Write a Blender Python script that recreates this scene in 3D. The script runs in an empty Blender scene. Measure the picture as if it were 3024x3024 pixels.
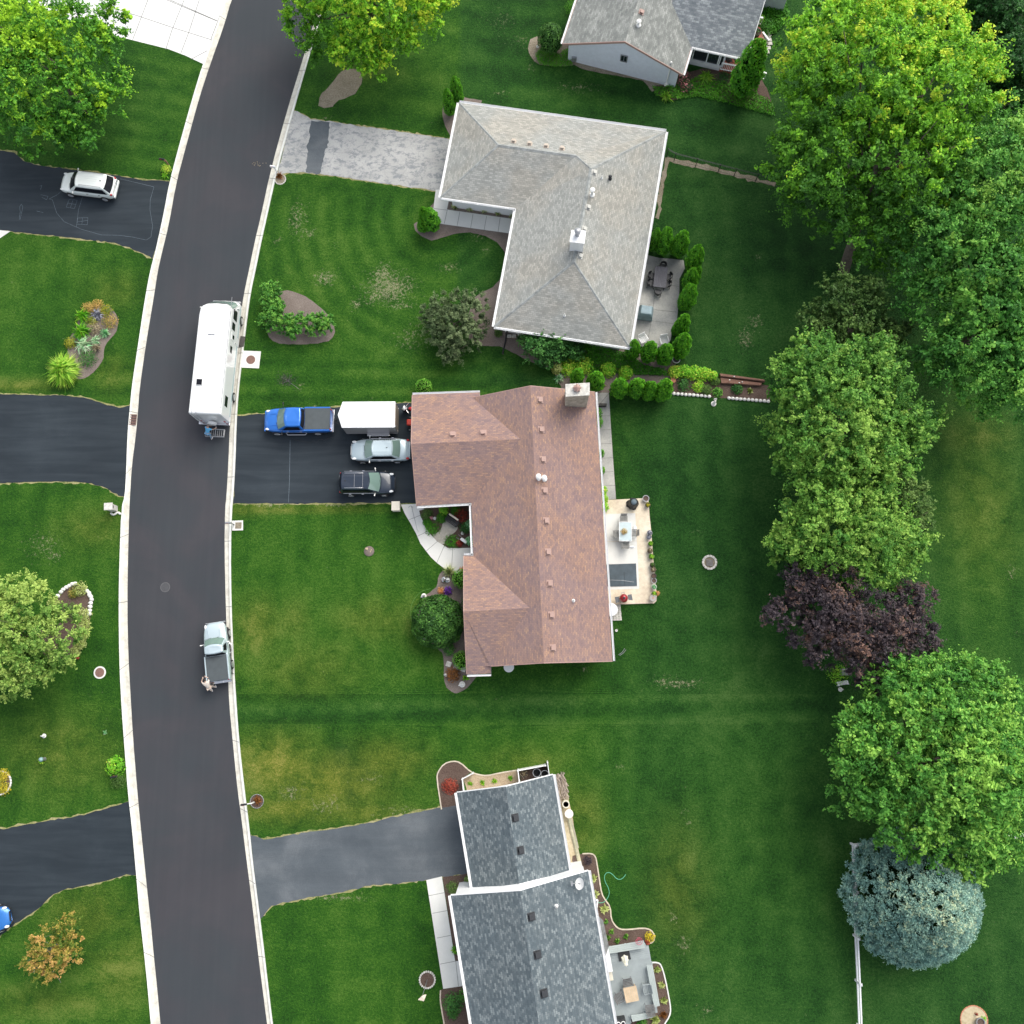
import bpy, bmesh, math, random
import numpy as np
from mathutils import Vector, Matrix
R_ = math.radians
SC = bpy.context.scene
COL = SC.collection
# ------------------------------------------------------------ camera
CAMH = 74.0; FPX = 2796.0
CM = Matrix.Rotation(R_(1.0), 3, 'Y') @ Matrix.Rotation(R_(10.0), 3, 'X')
cam_d = bpy.data.cameras.new('camera'); cam = bpy.data.objects.new('camera', cam_d); COL.objects.link(cam)
cam_d.sensor_fit = 'HORIZONTAL'; cam_d.angle = 2*math.atan(1512/FPX); cam_d.clip_start = .5; cam_d.clip_end = 3000
cam.matrix_world = Matrix.Translation((0, 0, CAMH)) @ CM.to_4x4()
SC.camera = cam
# ------------------------------------------------------------ sky and sun
SUN_AZ, SUN_EL = R_(35), R_(46)
w = bpy.data.worlds.new('World'); SC.world = w; w.use_nodes = True
nt = w.node_tree; bg = nt.nodes['Background']; sky = nt.nodes.new('ShaderNodeTexSky')
sky.sky_type = 'NISHITA'; sky.sun_disc = False; sky.sun_elevation = SUN_EL; sky.sun_rotation = SUN_AZ
sky.air_density = 1.0; sky.dust_density = 3.0; sky.ozone_density = 1.0
hs = nt.nodes.new('ShaderNodeHueSaturation'); hs.inputs['Saturation'].default_value = .38
nt.links.new(sky.outputs[0], hs.inputs['Color']); nt.links.new(hs.outputs[0], bg.inputs[0]); bg.inputs[1].default_value = 0.14
sl = bpy.data.lights.new('sun', 'SUN'); sl.energy = 1.3; sl.angle = R_(50); sl.color = (1, .93, .8)
so = bpy.data.objects.new('sun', sl); COL.objects.link(so)
sd = Vector((math.sin(SUN_AZ)*math.cos(SUN_EL), math.cos(SUN_AZ)*math.cos(SUN_EL), math.sin(SUN_EL)))
so.rotation_euler = sd.to_track_quat('Z', 'Y').to_euler(); so.location = sd*100
SC.view_settings.view_transform = 'Standard'; SC.view_settings.look = 'None'
SC.view_settings.exposure = .92; SC.view_settings.gamma = 1.0
SC.render.engine = 'CYCLES'
SC.cycles.max_bounces = 6; SC.cycles.diffuse_bounces = 3; SC.cycles.transparent_max_bounces = 4
# ------------------------------------------------------------ helpers
def P(px, py, z=0.0):
    """point of the photograph at height z, as a real world place"""
    d = CM @ Vector(((px-1512)/FPX, -(py-1512)/FPX, -1.0))
    t = (z-CAMH)/d.z
    return Vector((d.x*t, d.y*t, z))
def PP(pts, z=0.0): return [P(a, b, z) for a, b in pts]
def tag(o, label=None, cat=None, group=None, kind=None):
    if label: o['label'] = label
    if cat: o['category'] = cat
    if group: o['group'] = group
    if kind: o['kind'] = kind
    return o
def empty(name, loc=(0, 0, 0), rz=0.0, label=None, cat=None, group=None):
    o = bpy.data.objects.new(name, None); COL.objects.link(o); o.location = loc; o.rotation_euler = (0, 0, rz)
    o.empty_display_size = .3
    return tag(o, label, cat, group)
def copy_tree(o, parent=None):
    c = o.copy(); COL.objects.link(c)
    if parent: c.parent = parent
    for ch in list(o.children): copy_tree(ch, c)
    return c
def setmats(me, mats):
    for m in (mats if isinstance(mats, (list, tuple)) else [mats]): me.materials.append(m)
class MB:
    def __init__(s): s.v = []; s.f = []; s.m = []; s.uv = None
    def add(s, vs, fs, mi=0):
        b = len(s.v); s.v += [tuple(p) for p in vs]
        for f in fs: s.f.append(tuple(i+b for i in f)); s.m.append(mi)
        return s
    def box(s, c, sz, rz=0, mi=0, M=None):
        x, y, z = sz[0]/2, sz[1]/2, sz[2]/2
        vs = [Vector((a, b, d)) for d in (-z, z) for a, b in ((-x, -y), (x, -y), (x, y), (-x, y))]
        rm = M if M is not None else Matrix.Rotation(rz, 3, 'Z')
        vs = [rm @ p + Vector(c) for p in vs]
        return s.add(vs, [(3, 2, 1, 0), (4, 5, 6, 7), (0, 1, 5, 4), (1, 2, 6, 5), (2, 3, 7, 6), (3, 0, 4, 7)], mi)
    def cyl(s, a, b, r0, r1=None, n=12, mi=0, caps=True):
        a, b = Vector(a), Vector(b); r1 = r0 if r1 is None else r1
        d = (b-a).normalized(); u = d.orthogonal().normalized(); v = d.cross(u)
        vs = []
        for p, r in ((a, r0), (b, r1)):
            for i in range(n):
                t = 2*math.pi*i/n; vs.append(p + (u*math.cos(t)+v*math.sin(t))*r)
        fs = [(i, (i+1) % n, n+(i+1) % n, n+i) for i in range(n)]
        if caps: fs += [tuple(reversed(range(n))), tuple(range(n, 2*n))]
        return s.add(vs, fs, mi)
    def tube(s, pts, r, n=6, mi=0, r1=None):
        pts = [Vector(p) for p in pts]; m = len(pts); vs = []
        u = None
        for i, p in enumerate(pts):
            d = (pts[min(i+1, m-1)]-pts[max(i-1, 0)]).normalized()
            if u is None: u = d.orthogonal().normalized()
            u = (u - d*u.dot(d)).normalized(); v = d.cross(u)
            rr = r if r1 is None else r+(r1-r)*i/(m-1)
            for k in range(n):
                t = 2*math.pi*k/n; vs.append(p+(u*math.cos(t)+v*math.sin(t))*rr)
        fs = []
        for i in range(m-1):
            for k in range(n): fs.append((i*n+k, i*n+(k+1) % n, (i+1)*n+(k+1) % n, (i+1)*n+k))
        fs += [tuple(reversed(range(n))), tuple(range((m-1)*n, m*n))]
        return s.add(vs, fs, mi)
    def lathe(s, prof, c=(0, 0, 0), n=20, mi=0, sc=(1, 1)):
        c = Vector(c); vs = []
        for r, z in prof:
            for k in range(n):
                t = 2*math.pi*k/n; vs.append(c+Vector((r*math.cos(t)*sc[0], r*math.sin(t)*sc[1], z)))
        fs = []
        for i in range(len(prof)-1):
            for k in range(n): fs.append((i*n+k, i*n+(k+1) % n, (i+1)*n+(k+1) % n, (i+1)*n+k))
        ring = len(prof) > 3 and abs(prof[0][0]-prof[-1][0]) < .25*max(prof[0][0], prof[-1][0]) and prof[0][0] > .04
        if ring:
            m = len(prof)-1
            for k in range(n): fs.append((m*n+k, m*n+(k+1) % n, (k+1) % n, k))
            return s.add(vs, fs, mi)
        if prof[-1][0] > 1e-4: fs.append(tuple(range((len(prof)-1)*n, len(prof)*n)))
        if prof[0][0] > 1e-4: fs.append(tuple(reversed(range(n))))
        return s.add(vs, fs, mi)
    def blob(s, c, r, rng=None, n=8, amp=.15, mi=0):
        """uneven rounded stone or lump; r = (rx, ry, rz)"""
        rng = rng or random; c = Vector(c); vs = []; rings = max(3, n//2)
        for i in range(1, rings):
            ph = math.pi*i/rings
            for k in range(n):
                t = 2*math.pi*k/n; q = 1+rng.uniform(-amp, amp)
                vs.append(c+Vector((r[0]*q*math.sin(ph)*math.cos(t), r[1]*q*math.sin(ph)*math.sin(t), r[2]*q*math.cos(ph))))
        b = len(vs); vs += [c+Vector((0, 0, r[2])), c-Vector((0, 0, r[2]))]; fs = []
        for i in range(rings-2):
            for k in range(n): fs.append((i*n+k, (i+1)*n+k, (i+1)*n+(k+1) % n, i*n+(k+1) % n))
        for k in range(n):
            fs.append((b, k, (k+1) % n)); fs.append((b+1, (rings-2)*n+(k+1) % n, (rings-2)*n+k))
        return s.add(vs, fs, mi)
    def prism(s, pts, z0, z1, mi=0):
        n = len(pts); pts = [Vector((p[0], p[1], 0)) for p in pts]
        ar = sum(pts[i].x*pts[(i+1) % n].y-pts[(i+1) % n].x*pts[i].y for i in range(n))
        if ar < 0: pts.reverse()
        vs = [(p.x, p.y, z0) for p in pts]+[(p.x, p.y, z1) for p in pts]
        return s.add(vs, [tuple(reversed(range(n))), tuple(range(n, 2*n))]+[(i, (i+1) % n, n+(i+1) % n, n+i) for i in range(n)], mi)
    def build(s, name, mats, parent=None, smooth=False, bevel=0, label=None, cat=None, group=None, kind=None):
        me = bpy.data.meshes.new(name); me.from_pydata(s.v, [], s.f); setmats(me, mats)
        if any(s.m): me.polygons.foreach_set('material_index', s.m)
        if smooth: me.polygons.foreach_set('use_smooth', [True]*len(s.f))
        me.update()
        o = bpy.data.objects.new(name, me); COL.objects.link(o)
        if parent: o.parent = parent
        if bevel:
            b = o.modifiers.new('bevel', 'BEVEL'); b.width = bevel; b.segments = 2; b.limit_method = 'ANGLE'; b.angle_limit = R_(40)
        return tag(o, label, cat, group, kind)
# ------------------------------------------------------------ materials
def mat(name):
    m = bpy.data.materials.new(name); m.use_nodes = True
    return m, m.node_tree, m.node_tree.nodes['Principled BSDF']
def N(nt, t, **k):
    n = nt.nodes.new('ShaderNode'+t)
    for a, b in k.items():
        if hasattr(n, a): setattr(n, a, b)
        else: n.inputs[a.replace('_', ' ')].default_value = b
    return n
def ramp(nt, fac, stops):
    r = nt.nodes.new('ShaderNodeValToRGB'); e = r.color_ramp.elements
    while len(e) > 1: e.remove(e[-1])
    for i, (p, c) in enumerate(stops):
        if i == 0: e[0].position = p
        else: e.new(p)
        e[i].color = (*c, 1) if len(c) == 3 else c
    nt.links.new(fac, r.inputs[0]); return r.outputs[0]
def mixc(nt, f, a, b, mode='MIX'):
    m = nt.nodes.new('ShaderNodeMix'); m.data_type = 'RGBA'; m.blend_type = mode
    for s, v in ((m.inputs[0], f), (m.inputs[6], a), (m.inputs[7], b)):
        if hasattr(v, 'is_output'): nt.links.new(v, s)
        elif isinstance(v, (int, float)): s.default_value = v
        else: s.default_value = (*v, 1)
    return m.outputs[2]
def mth(nt, op, a, b=0.0, clamp=False):
    m = nt.nodes.new('ShaderNodeMath'); m.operation = op; m.use_clamp = clamp
    for s, v in ((m.inputs[0], a), (m.inputs[1], b)):
        if hasattr(v, 'is_output'): nt.links.new(v, s)
        else: s.default_value = v
    return m.outputs[0]
def noise(nt, scale, detail=3, rough=.55, vec=None, dist=0):
    n = nt.nodes.new('ShaderNodeTexNoise'); n.inputs['Scale'].default_value = scale
    n.inputs['Detail'].default_value = detail; n.inputs['Roughness'].default_value = rough; n.inputs['Distortion'].default_value = dist
    if vec is not None: nt.links.new(vec, n.inputs['Vector'])
    return n.outputs[0]
def objco(nt): return nt.nodes.new('ShaderNodeTexCoord').outputs['Object']
def wpos(nt): return nt.nodes.new('ShaderNodeNewGeometry').outputs['Position']
def bump(nt, h, bs, strength=.3, dist=.02):
    b = nt.nodes.new('ShaderNodeBump'); b.inputs['Strength'].default_value = strength; b.inputs['Distance'].default_value = dist
    nt.links.new(h, b.inputs['Height']); nt.links.new(b.outputs[0], bs.inputs['Normal'])
def plain(name, c, rough=.6, metal=0, spec=.5, var=.12, scale=6, coat=0):
    m, nt, b = mat(name)
    if var:
        n = noise(nt, scale, 3, .6, objco(nt))
        nt.links.new(ramp(nt, n, [(.3, tuple(x*(1-var) for x in c)), (.7, tuple(min(1, x*(1+var)) for x in c))]), b.inputs['Base Color'])
    else: b.inputs['Base Color'].default_value = (*c, 1)
    b.inputs['Roughness'].default_value = rough; b.inputs['Metallic'].default_value = metal
    b.inputs['Specular IOR Level'].default_value = spec
    if coat: b.inputs['Coat Weight'].default_value = coat; b.inputs['Coat Roughness'].default_value = .05
    return m
def ground_mat(name, stops, big=.12, fine=9, mixf=.5, rough=.9, bstr=.4, extra=None, stretch=None):
    """noise-based mineral surface: stops = ramp over a blend of a large and a fine noise"""
    m, nt, b = mat(name); p = wpos(nt)
    if stretch:
        mp = nt.nodes.new('ShaderNodeMapping'); mp.inputs['Scale'].default_value = stretch[:3]; mp.inputs['Rotation'].default_value = (0, 0, stretch[3])
        nt.links.new(p, mp.inputs[0]); pb = mp.outputs[0]
    else: pb = p
    a = noise(nt, big, 4, .6, pb, .3); c = noise(nt, fine, 3, .7, p)
    f = mth(nt, 'ADD', mth(nt, 'MULTIPLY', a, 1-mixf), mth(nt, 'MULTIPLY', c, mixf))
    col = ramp(nt, f, stops)
    if extra: col = extra(nt, col, p)
    nt.links.new(col, b.inputs['Base Color']); b.inputs['Roughness'].default_value = rough; b.inputs['Specular IOR Level'].default_value = .3
    bump(nt, c, b, bstr, .02)
    return m
def shingle(name, stops, rowh=.15, width=.34, tint=None, tintamt=.5, bw=.22, nw=.55):
    m, nt, b = mat(name)
    uv = nt.nodes.new('ShaderNodeUVMap'); uv.uv_map = 'UVMap'
    br = nt.nodes.new('ShaderNodeTexBrick'); nt.links.new(uv.outputs[0], br.inputs['Vector'])
    br.inputs['Color1'].default_value = (0, 0, 0, 1); br.inputs['Color2'].default_value = (1, 1, 1, 1); br.inputs['Mortar'].default_value = (.35, .35, .35, 1)
    br.inputs['Scale'].default_value = 1; br.inputs['Mortar Size'].default_value = .012; br.inputs['Mortar Smooth'].default_value = .4
    br.inputs['Brick Width'].default_value = width; br.inputs['Row Height'].default_value = rowh
    n1 = noise(nt, .9, 4, .6, uv.outputs[0]); n2 = noise(nt, 14, 2, .6, uv.outputs[0])
    f = mth(nt, 'ADD', mth(nt, 'MULTIPLY', br.outputs[0], bw), mth(nt, 'ADD', mth(nt, 'MULTIPLY', n1, nw), mth(nt, 'MULTIPLY', n2, 1.0-nw-bw+.05)))
    col = ramp(nt, f, stops)
    if tint:
        t = ramp(nt, noise(nt, .22, 3, .6, uv.outputs[0]), [(.42, (0, 0, 0)), (.6, (1, 1, 1))])
        col = mixc(nt, mth(nt, 'MULTIPLY', t, tintamt), col, mixc(nt, 1.0, col, tint, 'MULTIPLY'))
    dk = mixc(nt, mth(nt, 'MULTIPLY', br.outputs[1], .3), col, (.06, .06, .06))
    nt.links.new(dk, b.inputs['Base Color']); b.inputs['Roughness'].default_value = .92; b.inputs['Specular IOR Level'].default_value = .2
    bump(nt, mth(nt, 'ADD', br.outputs[0], mth(nt, 'MULTIPLY', br.outputs[1], -1.5)), b, .35, .02)
    return m
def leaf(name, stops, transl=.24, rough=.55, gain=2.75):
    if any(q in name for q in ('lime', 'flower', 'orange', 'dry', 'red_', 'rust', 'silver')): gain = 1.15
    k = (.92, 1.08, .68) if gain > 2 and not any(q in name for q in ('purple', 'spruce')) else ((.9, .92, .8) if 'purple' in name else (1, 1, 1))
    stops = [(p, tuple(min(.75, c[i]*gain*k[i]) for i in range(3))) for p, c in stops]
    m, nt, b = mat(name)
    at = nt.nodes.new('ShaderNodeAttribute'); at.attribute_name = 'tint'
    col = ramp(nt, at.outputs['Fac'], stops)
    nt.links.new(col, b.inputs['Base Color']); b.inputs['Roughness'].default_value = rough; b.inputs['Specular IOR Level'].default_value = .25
    if transl:
        tr = nt.nodes.new('ShaderNodeBsdfTranslucent'); nt.links.new(col, tr.inputs[0])
        mx = nt.nodes.new('ShaderNodeMixShader'); mx.inputs[0].default_value = transl
        nt.links.new(b.outputs[0], mx.inputs[1]); nt.links.new(tr.outputs[0], mx.inputs[2])
        nt.links.new(mx.outputs[0], nt.nodes['Material Output'].inputs[0])
    return m
def glassm(name, c, rough=.06):
    return plain(name, c, rough, 0, .8, 0)
def paint(name, c, metal=.3): return plain(name, c, .28, metal, .5, 0, coat=.8)
# ------------------------------------------------------------ surfaces
M = {}
def road_marks(nt, col, p):
    st = noise(nt, 1.0, 3, .6, stretch_vec(nt, p, (2.2, .06, 1), R_(-6)), .2)
    c = mixc(nt, .12, col, ramp(nt, st, [(.35, (.028, .029, .034)), (.65, (.080, .080, .088))]))
    return mixc(nt, .5, c, ramp(nt, noise(nt, .16, 4, .6, p, .6), [(.38, (.031, .041, .049)), (.52, (.039, .042, .050)), (.62, (.050, .047, .055))]))
def stretch_vec(nt, p, sc, rot=0):
    mp = nt.nodes.new('ShaderNodeMapping'); mp.inputs['Scale'].default_value = sc; mp.inputs['Rotation'].default_value = (0, 0, rot)
    nt.links.new(p, mp.inputs[0]); return mp.outputs[0]
M['road'] = ground_mat('road_asphalt', [(.3, (.030, .034, .040)), (.5, (.041, .044, .051)), (.7, (.056, .057, .063))], .12, 22, .35, .8, .4, road_marks)
def sealer(nt, col, p):
    st = noise(nt, 1.0, 4, .6, stretch_vec(nt, p, (.16, 1.5, 1), .05), .5)
    return mixc(nt, .3, col, ramp(nt, st, [(.4, (.014, .021, .028)), (.7, (.050, .064, .076))]))
M['drive'] = ground_mat('sealed_asphalt', [(.3, (.011, .017, .024)), (.55, (.017, .026, .035)), (.75, (.034, .045, .056))], .22, 18, .3, .75, .35, sealer)
M['drive_old'] = ground_mat('worn_asphalt', [(.3, (.065, .08, .095)), (.5, (.105, .122, .138)), (.72, (.19, .205, .22))], .3, 14, .3, .8, .35, sealer)
def cracks(nt, col, p):
    pv = stretch_vec(nt, p, (.8, 1.3, 1), -.12)
    n = noise(nt, 1.5, 8, .78, pv, .25); mk = ramp(nt, n, [(.49, (0, 0, 0)), (.58, (1, 1, 1))])
    c2 = mixc(nt, mth(nt, 'MULTIPLY', mk, .75), col, (.17, .19, .21))
    vo = nt.nodes.new('ShaderNodeTexVoronoi'); vo.feature = 'DISTANCE_TO_EDGE'; vo.inputs['Scale'].default_value = .55
    nv = nt.nodes.new('ShaderNodeMix'); nv.data_type = 'VECTOR'
    ns = nt.nodes.new('ShaderNodeTexNoise'); ns.inputs['Scale'].default_value = 1.4; nt.links.new(p, ns.inputs['Vector'])
    va = nt.nodes.new('ShaderNodeVectorMath'); va.operation = 'ADD'; nt.links.new(p, va.inputs[0]); nt.links.new(ns.outputs['Color'], va.inputs[1])
    nt.links.new(va.outputs[0], vo.inputs['Vector'])
    ck = ramp(nt, vo.outputs['Distance'], [(.0, (1, 1, 1)), (.025, (0, 0, 0))])
    return mixc(nt, mth(nt, 'MULTIPLY', ck, .22), c2, (.1, .11, .12))
M['drive_conc'] = ground_mat('cracked_concrete', [(.3, (.30, .305, .30)), (.6, (.43, .43, .42)), (.8, (.52, .51, .49))], .4, 9, .4, .9, .5, cracks)
M['conc'] = ground_mat('pale_concrete', [(.3, (.60, .60, .57)), (.7, (.73, .73, .70))], .5, 12, .35, .9, .2)
M['conc_white'] = ground_mat('white_concrete', [(.3, (.66, .66, .66)), (.7, (.76, .76, .76))], .4, 12, .3, .9, .15)
M['patio_grey'] = ground_mat('patio_concrete', [(.35, (.22, .23, .23)), (.5, (.36, .36, .34)), (.62, (.5, .49, .46))], .3, 10, .25, .85, .2)
def curbline(nt, col, p):
    return mixc(nt, .32, col, ramp(nt, noise(nt, 1.6, 6, .75, p, .4), [(.38, (.26, .22, .17)), (.5, (.56, .53, .46)), (.6, (.72, .70, .62))]))
M['curb'] = ground_mat('curb_concrete', [(.3, (.50, .49, .43)), (.7, (.66, .65, .58))], .5, 10, .4, .9, .3, curbline)
M['curb_top'] = plain('curb_lip', (.66, .67, .63), .9, var=.1, scale=2)
M['joint'] = plain('dark_joint', (.16, .16, .15), .95, var=.2)  # dark grey strips along the concrete joints
M['mulch'] = ground_mat('bark_mulch', [(.3, (.05, .032, .026)), (.5, (.10, .068, .055)), (.7, (.18, .135, .11))], .8, 16, .7, .95, 1.0)
M['mulch_grey'] = ground_mat('grey_mulch', [(.3, (.10, .08, .072)), (.5, (.18, .148, .13)), (.7, (.28, .24, .21))], .8, 18, .7, .95, 1.0)
M['straw'] = ground_mat('straw_mulch', [(.3, (.2, .14, .09)), (.5, (.36, .28, .19)), (.7, (.5, .42, .3))], .8, 16, .7, .95, 1.0)
M['soil'] = ground_mat('bare_soil', [(.3, (.10, .085, .055)), (.5, (.22, .19, .14)), (.7, (.34, .30, .24))], .7, 9, .6, .95, .8)
M['sand'] = ground_mat('sandy_ground', [(.3, (.3, .24, .14)), (.5, (.46, .39, .26)), (.7, (.58, .5, .36))], .7, 5, .5, .95, .5)
M['dryedge'] = ground_mat('dry_grass_edge', [(.35, (.08, .13, .03)), (.5, (.25, .24, .10)), (.7, (.42, .38, .24))], .9, 7, .5, .95, .8)
M['stamped'] = ground_mat('stamped_patio', [(.3, (.50, .40, .30)), (.5, (.66, .58, .45)), (.7, (.76, .72, .6))], .6, 5, .4, .85, .4)
M['paver'] = ground_mat('paver_stone', [(.3, (.26, .25, .22)), (.5, (.38, .36, .31)), (.7, (.5, .48, .42))], 1.5, 10, .5, .9, .5)
M['stone'] = plain('pale_stone', (.52, .51, .47), .9, var=.25, scale=5)
M['white_stone'] = plain('whitewashed_stone', (.72, .71, .68), .85, var=.12, scale=4)
M['chalk'] = plain('chalk_line', (.12, .15, .18), .95, var=.35, scale=9)
M['edgestrip'] = plain('bed_edging', (.52, .46, .36), .85, var=.2, scale=4)
# lawn
def lawn_mat():
    m, nt, b = mat('lawn_grass'); p = wpos(nt)
    def A(n):
        a = nt.nodes.new('ShaderNodeAttribute'); a.attribute_name = n; return a.outputs['Fac']
    big = noise(nt, .10, 4, .6, p, .4); med = noise(nt, .7, 4, .65, p, .3); fine = mth(nt, 'ADD', mth(nt, 'MULTIPLY', mth(nt, 'SUBTRACT', noise(nt, 5.5, 3, .75, p), .5), 1.8), .5); vf = mth(nt, 'ADD', mth(nt, 'MULTIPLY', mth(nt, 'SUBTRACT', noise(nt, 13, 2, .7, p), .5), 2.2), .5)
    st = mth(nt, 'MULTIPLY', mth(nt, 'SINE', mth(nt, 'ADD', A('stripe_phase'), mth(nt, 'MULTIPLY', med, 1.6))), A('stripe_amp'))
    vr = noise(nt, .5, 4, .65, p, .5); st = mth(nt, 'MULTIPLY', st, mth(nt, 'MULTIPLY', mth(nt, 'SUBTRACT', vr, .3), 3, True))
    f = mth(nt, 'ADD', mth(nt, 'MULTIPLY', big, .36), mth(nt, 'ADD', mth(nt, 'MULTIPLY', med, .26), mth(nt, 'ADD', mth(nt, 'MULTIPLY', fine, .24), mth(nt, 'MULTIPLY', vf, .14))))
    f = mth(nt, 'ADD', f, mth(nt, 'MULTIPLY', st, .085))
    col = ramp(nt, f, [(.36, (.008, .040, .004)), (.46, (.017, .075, .006)), (.54, (.034, .110, .009)), (.66, (.082, .160, .024))])
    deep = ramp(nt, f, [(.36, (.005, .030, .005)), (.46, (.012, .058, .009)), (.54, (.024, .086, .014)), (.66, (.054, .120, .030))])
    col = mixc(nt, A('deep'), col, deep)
    yl = ramp(nt, f, [(.38, (.065, .11, .010)), (.5, (.135, .165, .022)), (.62, (.27, .245, .065))])
    col = mixc(nt, mth(nt, 'MULTIPLY', A('lush'), mth(nt, 'MULTIPLY', ramp(nt, med, [(.28, (.3,)*3), (.55, (1, 1, 1))]), 1.0), True), col, yl)
    spk = noise(nt, 4.2, 4, .75, p, .5)
    dm = mth(nt, 'MULTIPLY', mth(nt, 'SUBTRACT', mth(nt, 'ADD', spk, mth(nt, 'MULTIPLY', A('dry'), .21)), .655), 7, True)
    col = mixc(nt, mth(nt, 'MULTIPLY', dm, .62), col, ramp(nt, vf, [(.3, (.17, .17, .07)), (.7, (.44, .40, .29))]))
    nt.links.new(col, b.inputs['Base Color']); b.inputs['Roughness'].default_value = .85; b.inputs['Specular IOR Level'].default_value = .15
    bump(nt, mth(nt, 'ADD', fine, vf), b, .9, .05)
    return m
M['lawn'] = lawn_mat()
def ground():
    def axis(lo, hi, st):
        a = list(np.arange(lo, hi+.01, st)); s = st; x = hi
        out = []
        while x < 420: s *= 1.5; x += s; out.append(x)
        s = st; x = lo; inn = []
        while x > -420: s *= 1.5; x -= s; inn.append(x)
        return np.array(inn[::-1]+a+out)
    xs = axis(-56, 56, .45); ys = axis(-52, 66, .45); nx, ny = len(xs), len(ys)
    X, Y = np.meshgrid(xs, ys); co = np.zeros((nx*ny, 3)); co[:, 0] = X.ravel(); co[:, 1] = Y.ravel()
    i = np.arange(nx*ny).reshape(ny, nx); q = np.stack([i[:-1, :-1], i[:-1, 1:], i[1:, 1:], i[1:, :-1]], -1).reshape(-1, 4)
    me = bpy.data.meshes.new('lawn'); me.vertices.add(nx*ny); me.vertices.foreach_set('co', co.ravel())
    me.loops.add(q.size); me.loops.foreach_set('vertex_index', q.ravel()); me.polygons.add(len(q))
    me.polygons.foreach_set('loop_start', np.arange(0, q.size, 4)); me.polygons.foreach_set('loop_total', np.full(len(q), 4)); me.update()
    x, y = co[:, 0], co[:, 1]
    def spots(lst):
        a = np.zeros(len(x))
        for px, py, rx, ry, s in lst:
            c = P(px, py); d = ((x-c.x)/(rx/36))**2+((y-c.y)/(ry/36))**2
            a = np.maximum(a, s*np.exp(-d*1.1))
        return a
    lush = spots([(960, 2310, 190, 80, 1), (820, 2260, 130, 80, 1), (1130, 2250, 120, 60, .7), (870, 2390, 150, 40, .9), (1050, 2400, 160, 30, .7), (760, 1850, 60, 80, .55), (1110, 1830, 120, 60, .35),
                  (900, 1980, 160, 90, .3), (340, 860, 90, 60, .25), (180, 2220, 160, 110, .35), (260, 2700, 130, 80, .4), (350, 2850, 100, 120, .35), (330, 1100, 60, 60, .3), (280, 1560, 110, 60, .3),
                  (740, 1500, 60, 20, .8), (900, 1500, 260, 12, .7), (2900, 1500, 120, 200, .25), (2890, 1290, 120, 60, .3), (1720, 2420, 60, 90, .4), (2000, 2620, 80, 160, .35), (1600, 700, 30, 30, .1),
                  (700, 1290, 40, 20, .8), (60, 1140, 110, 22, .5), (150, 2960, 200, 40, .3), (860, 1830, 60, 60, .3), (1080, 200, 80, 50, .3), (1550, 2250, 120, 40, .3)])
    dry = spots([(1150, 850, 90, 60, 1.25), (960, 820, 45, 26, 1.2), (1130, 810, 40, 40, 1.2), (880, 650, 40, 70, .9), (910, 690, 30, 16, 1.2), (1100, 880, 30, 20, 1.2), (1180, 900, 50, 14, 1.2), (1050, 900, 20, 20, 1.2),
                 (1330, 790, 40, 14, 1.2), (1410, 700, 30, 12, 1.1), (1440, 740, 16, 8, 1.2), (990, 720, 14, 10, 1.2), (1210, 1000, 80, 50, .7), (1260, 960, 50, 40, .8), (820, 710, 14, 10, 1.2), (1130, 670, 10, 8, 1.1),
                 (130, 1610, 60, 50, .8), (160, 1640, 30, 20, 1.0), (2000, 2020, 90, 16, 1.1), (1960, 2010, 50, 14, 1.0), (1490, 2060, 70, 6, 1.2), (1730, 1975, 12, 12, 1.1), (2060, 1570, 24, 12, .8),
                 (2020, 2400, 14, 10, 1.2), (2040, 2435, 14, 8, 1.2), (1830, 2265, 16, 12, 1.0), (1990, 2710, 16, 22, 1.1), (2020, 2790, 22, 28, 1.0), (2200, 1000, 30, 40, 1.0), (2230, 950, 30, 30, .9), (2240, 760, 12, 10, 1.1),
                 (1700, 260, 90, 24, .7), (1570, 200, 12, 14, 1.1), (1540, 120, 60, 30, .6), (1480, 272, 30, 5, 1.3), (1480, 60, 60, 60, .5), (930, 1196, 18, 8, 1.5), (1100, 1188, 12, 8, 1.5), (1000, 1493, 60, 6, 1.4), (800, 1495, 60, 8, 1.3),
                 (885, 1145, 14, 10, 1.5), (2990, 1690, 30, 30, .7), (3010, 1870, 10, 12, 1.0), (860, 2340, 40, 30, .9), (960, 2380, 60, 30, .8), (1100, 2300, 60, 16, .7), (1480, 1060, 10, 10, 1.2), (740, 2500, 30, 10, .9), (1200, 2400, 80, 12, 1.2),
                 (1010, 2650, 120, 5, 1.0), (960, 350, 30, 12, .7), (2850, 1430, 60, 8, .6), (2740, 780, 20, 20, .6), (1330, 2060, 10, 6, 1), (2080, 2980, 30, 30, .5), (2090, 2980, 18, 10, .9)])
    # east lawns painted darker and bluer: tree shade plus some turf variation
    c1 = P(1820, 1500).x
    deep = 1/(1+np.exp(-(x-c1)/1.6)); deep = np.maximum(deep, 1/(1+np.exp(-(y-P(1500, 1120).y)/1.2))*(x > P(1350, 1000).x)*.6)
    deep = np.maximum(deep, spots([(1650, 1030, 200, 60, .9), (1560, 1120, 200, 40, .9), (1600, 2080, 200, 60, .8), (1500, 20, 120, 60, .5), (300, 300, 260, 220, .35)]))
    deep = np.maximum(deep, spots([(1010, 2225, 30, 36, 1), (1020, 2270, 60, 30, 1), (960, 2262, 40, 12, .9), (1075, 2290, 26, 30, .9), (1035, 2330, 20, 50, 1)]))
    deep = deep*(1-.8*spots([(2900, 1550, 160, 500, 1), (2200, 2500, 320, 500, .55)]))
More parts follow.
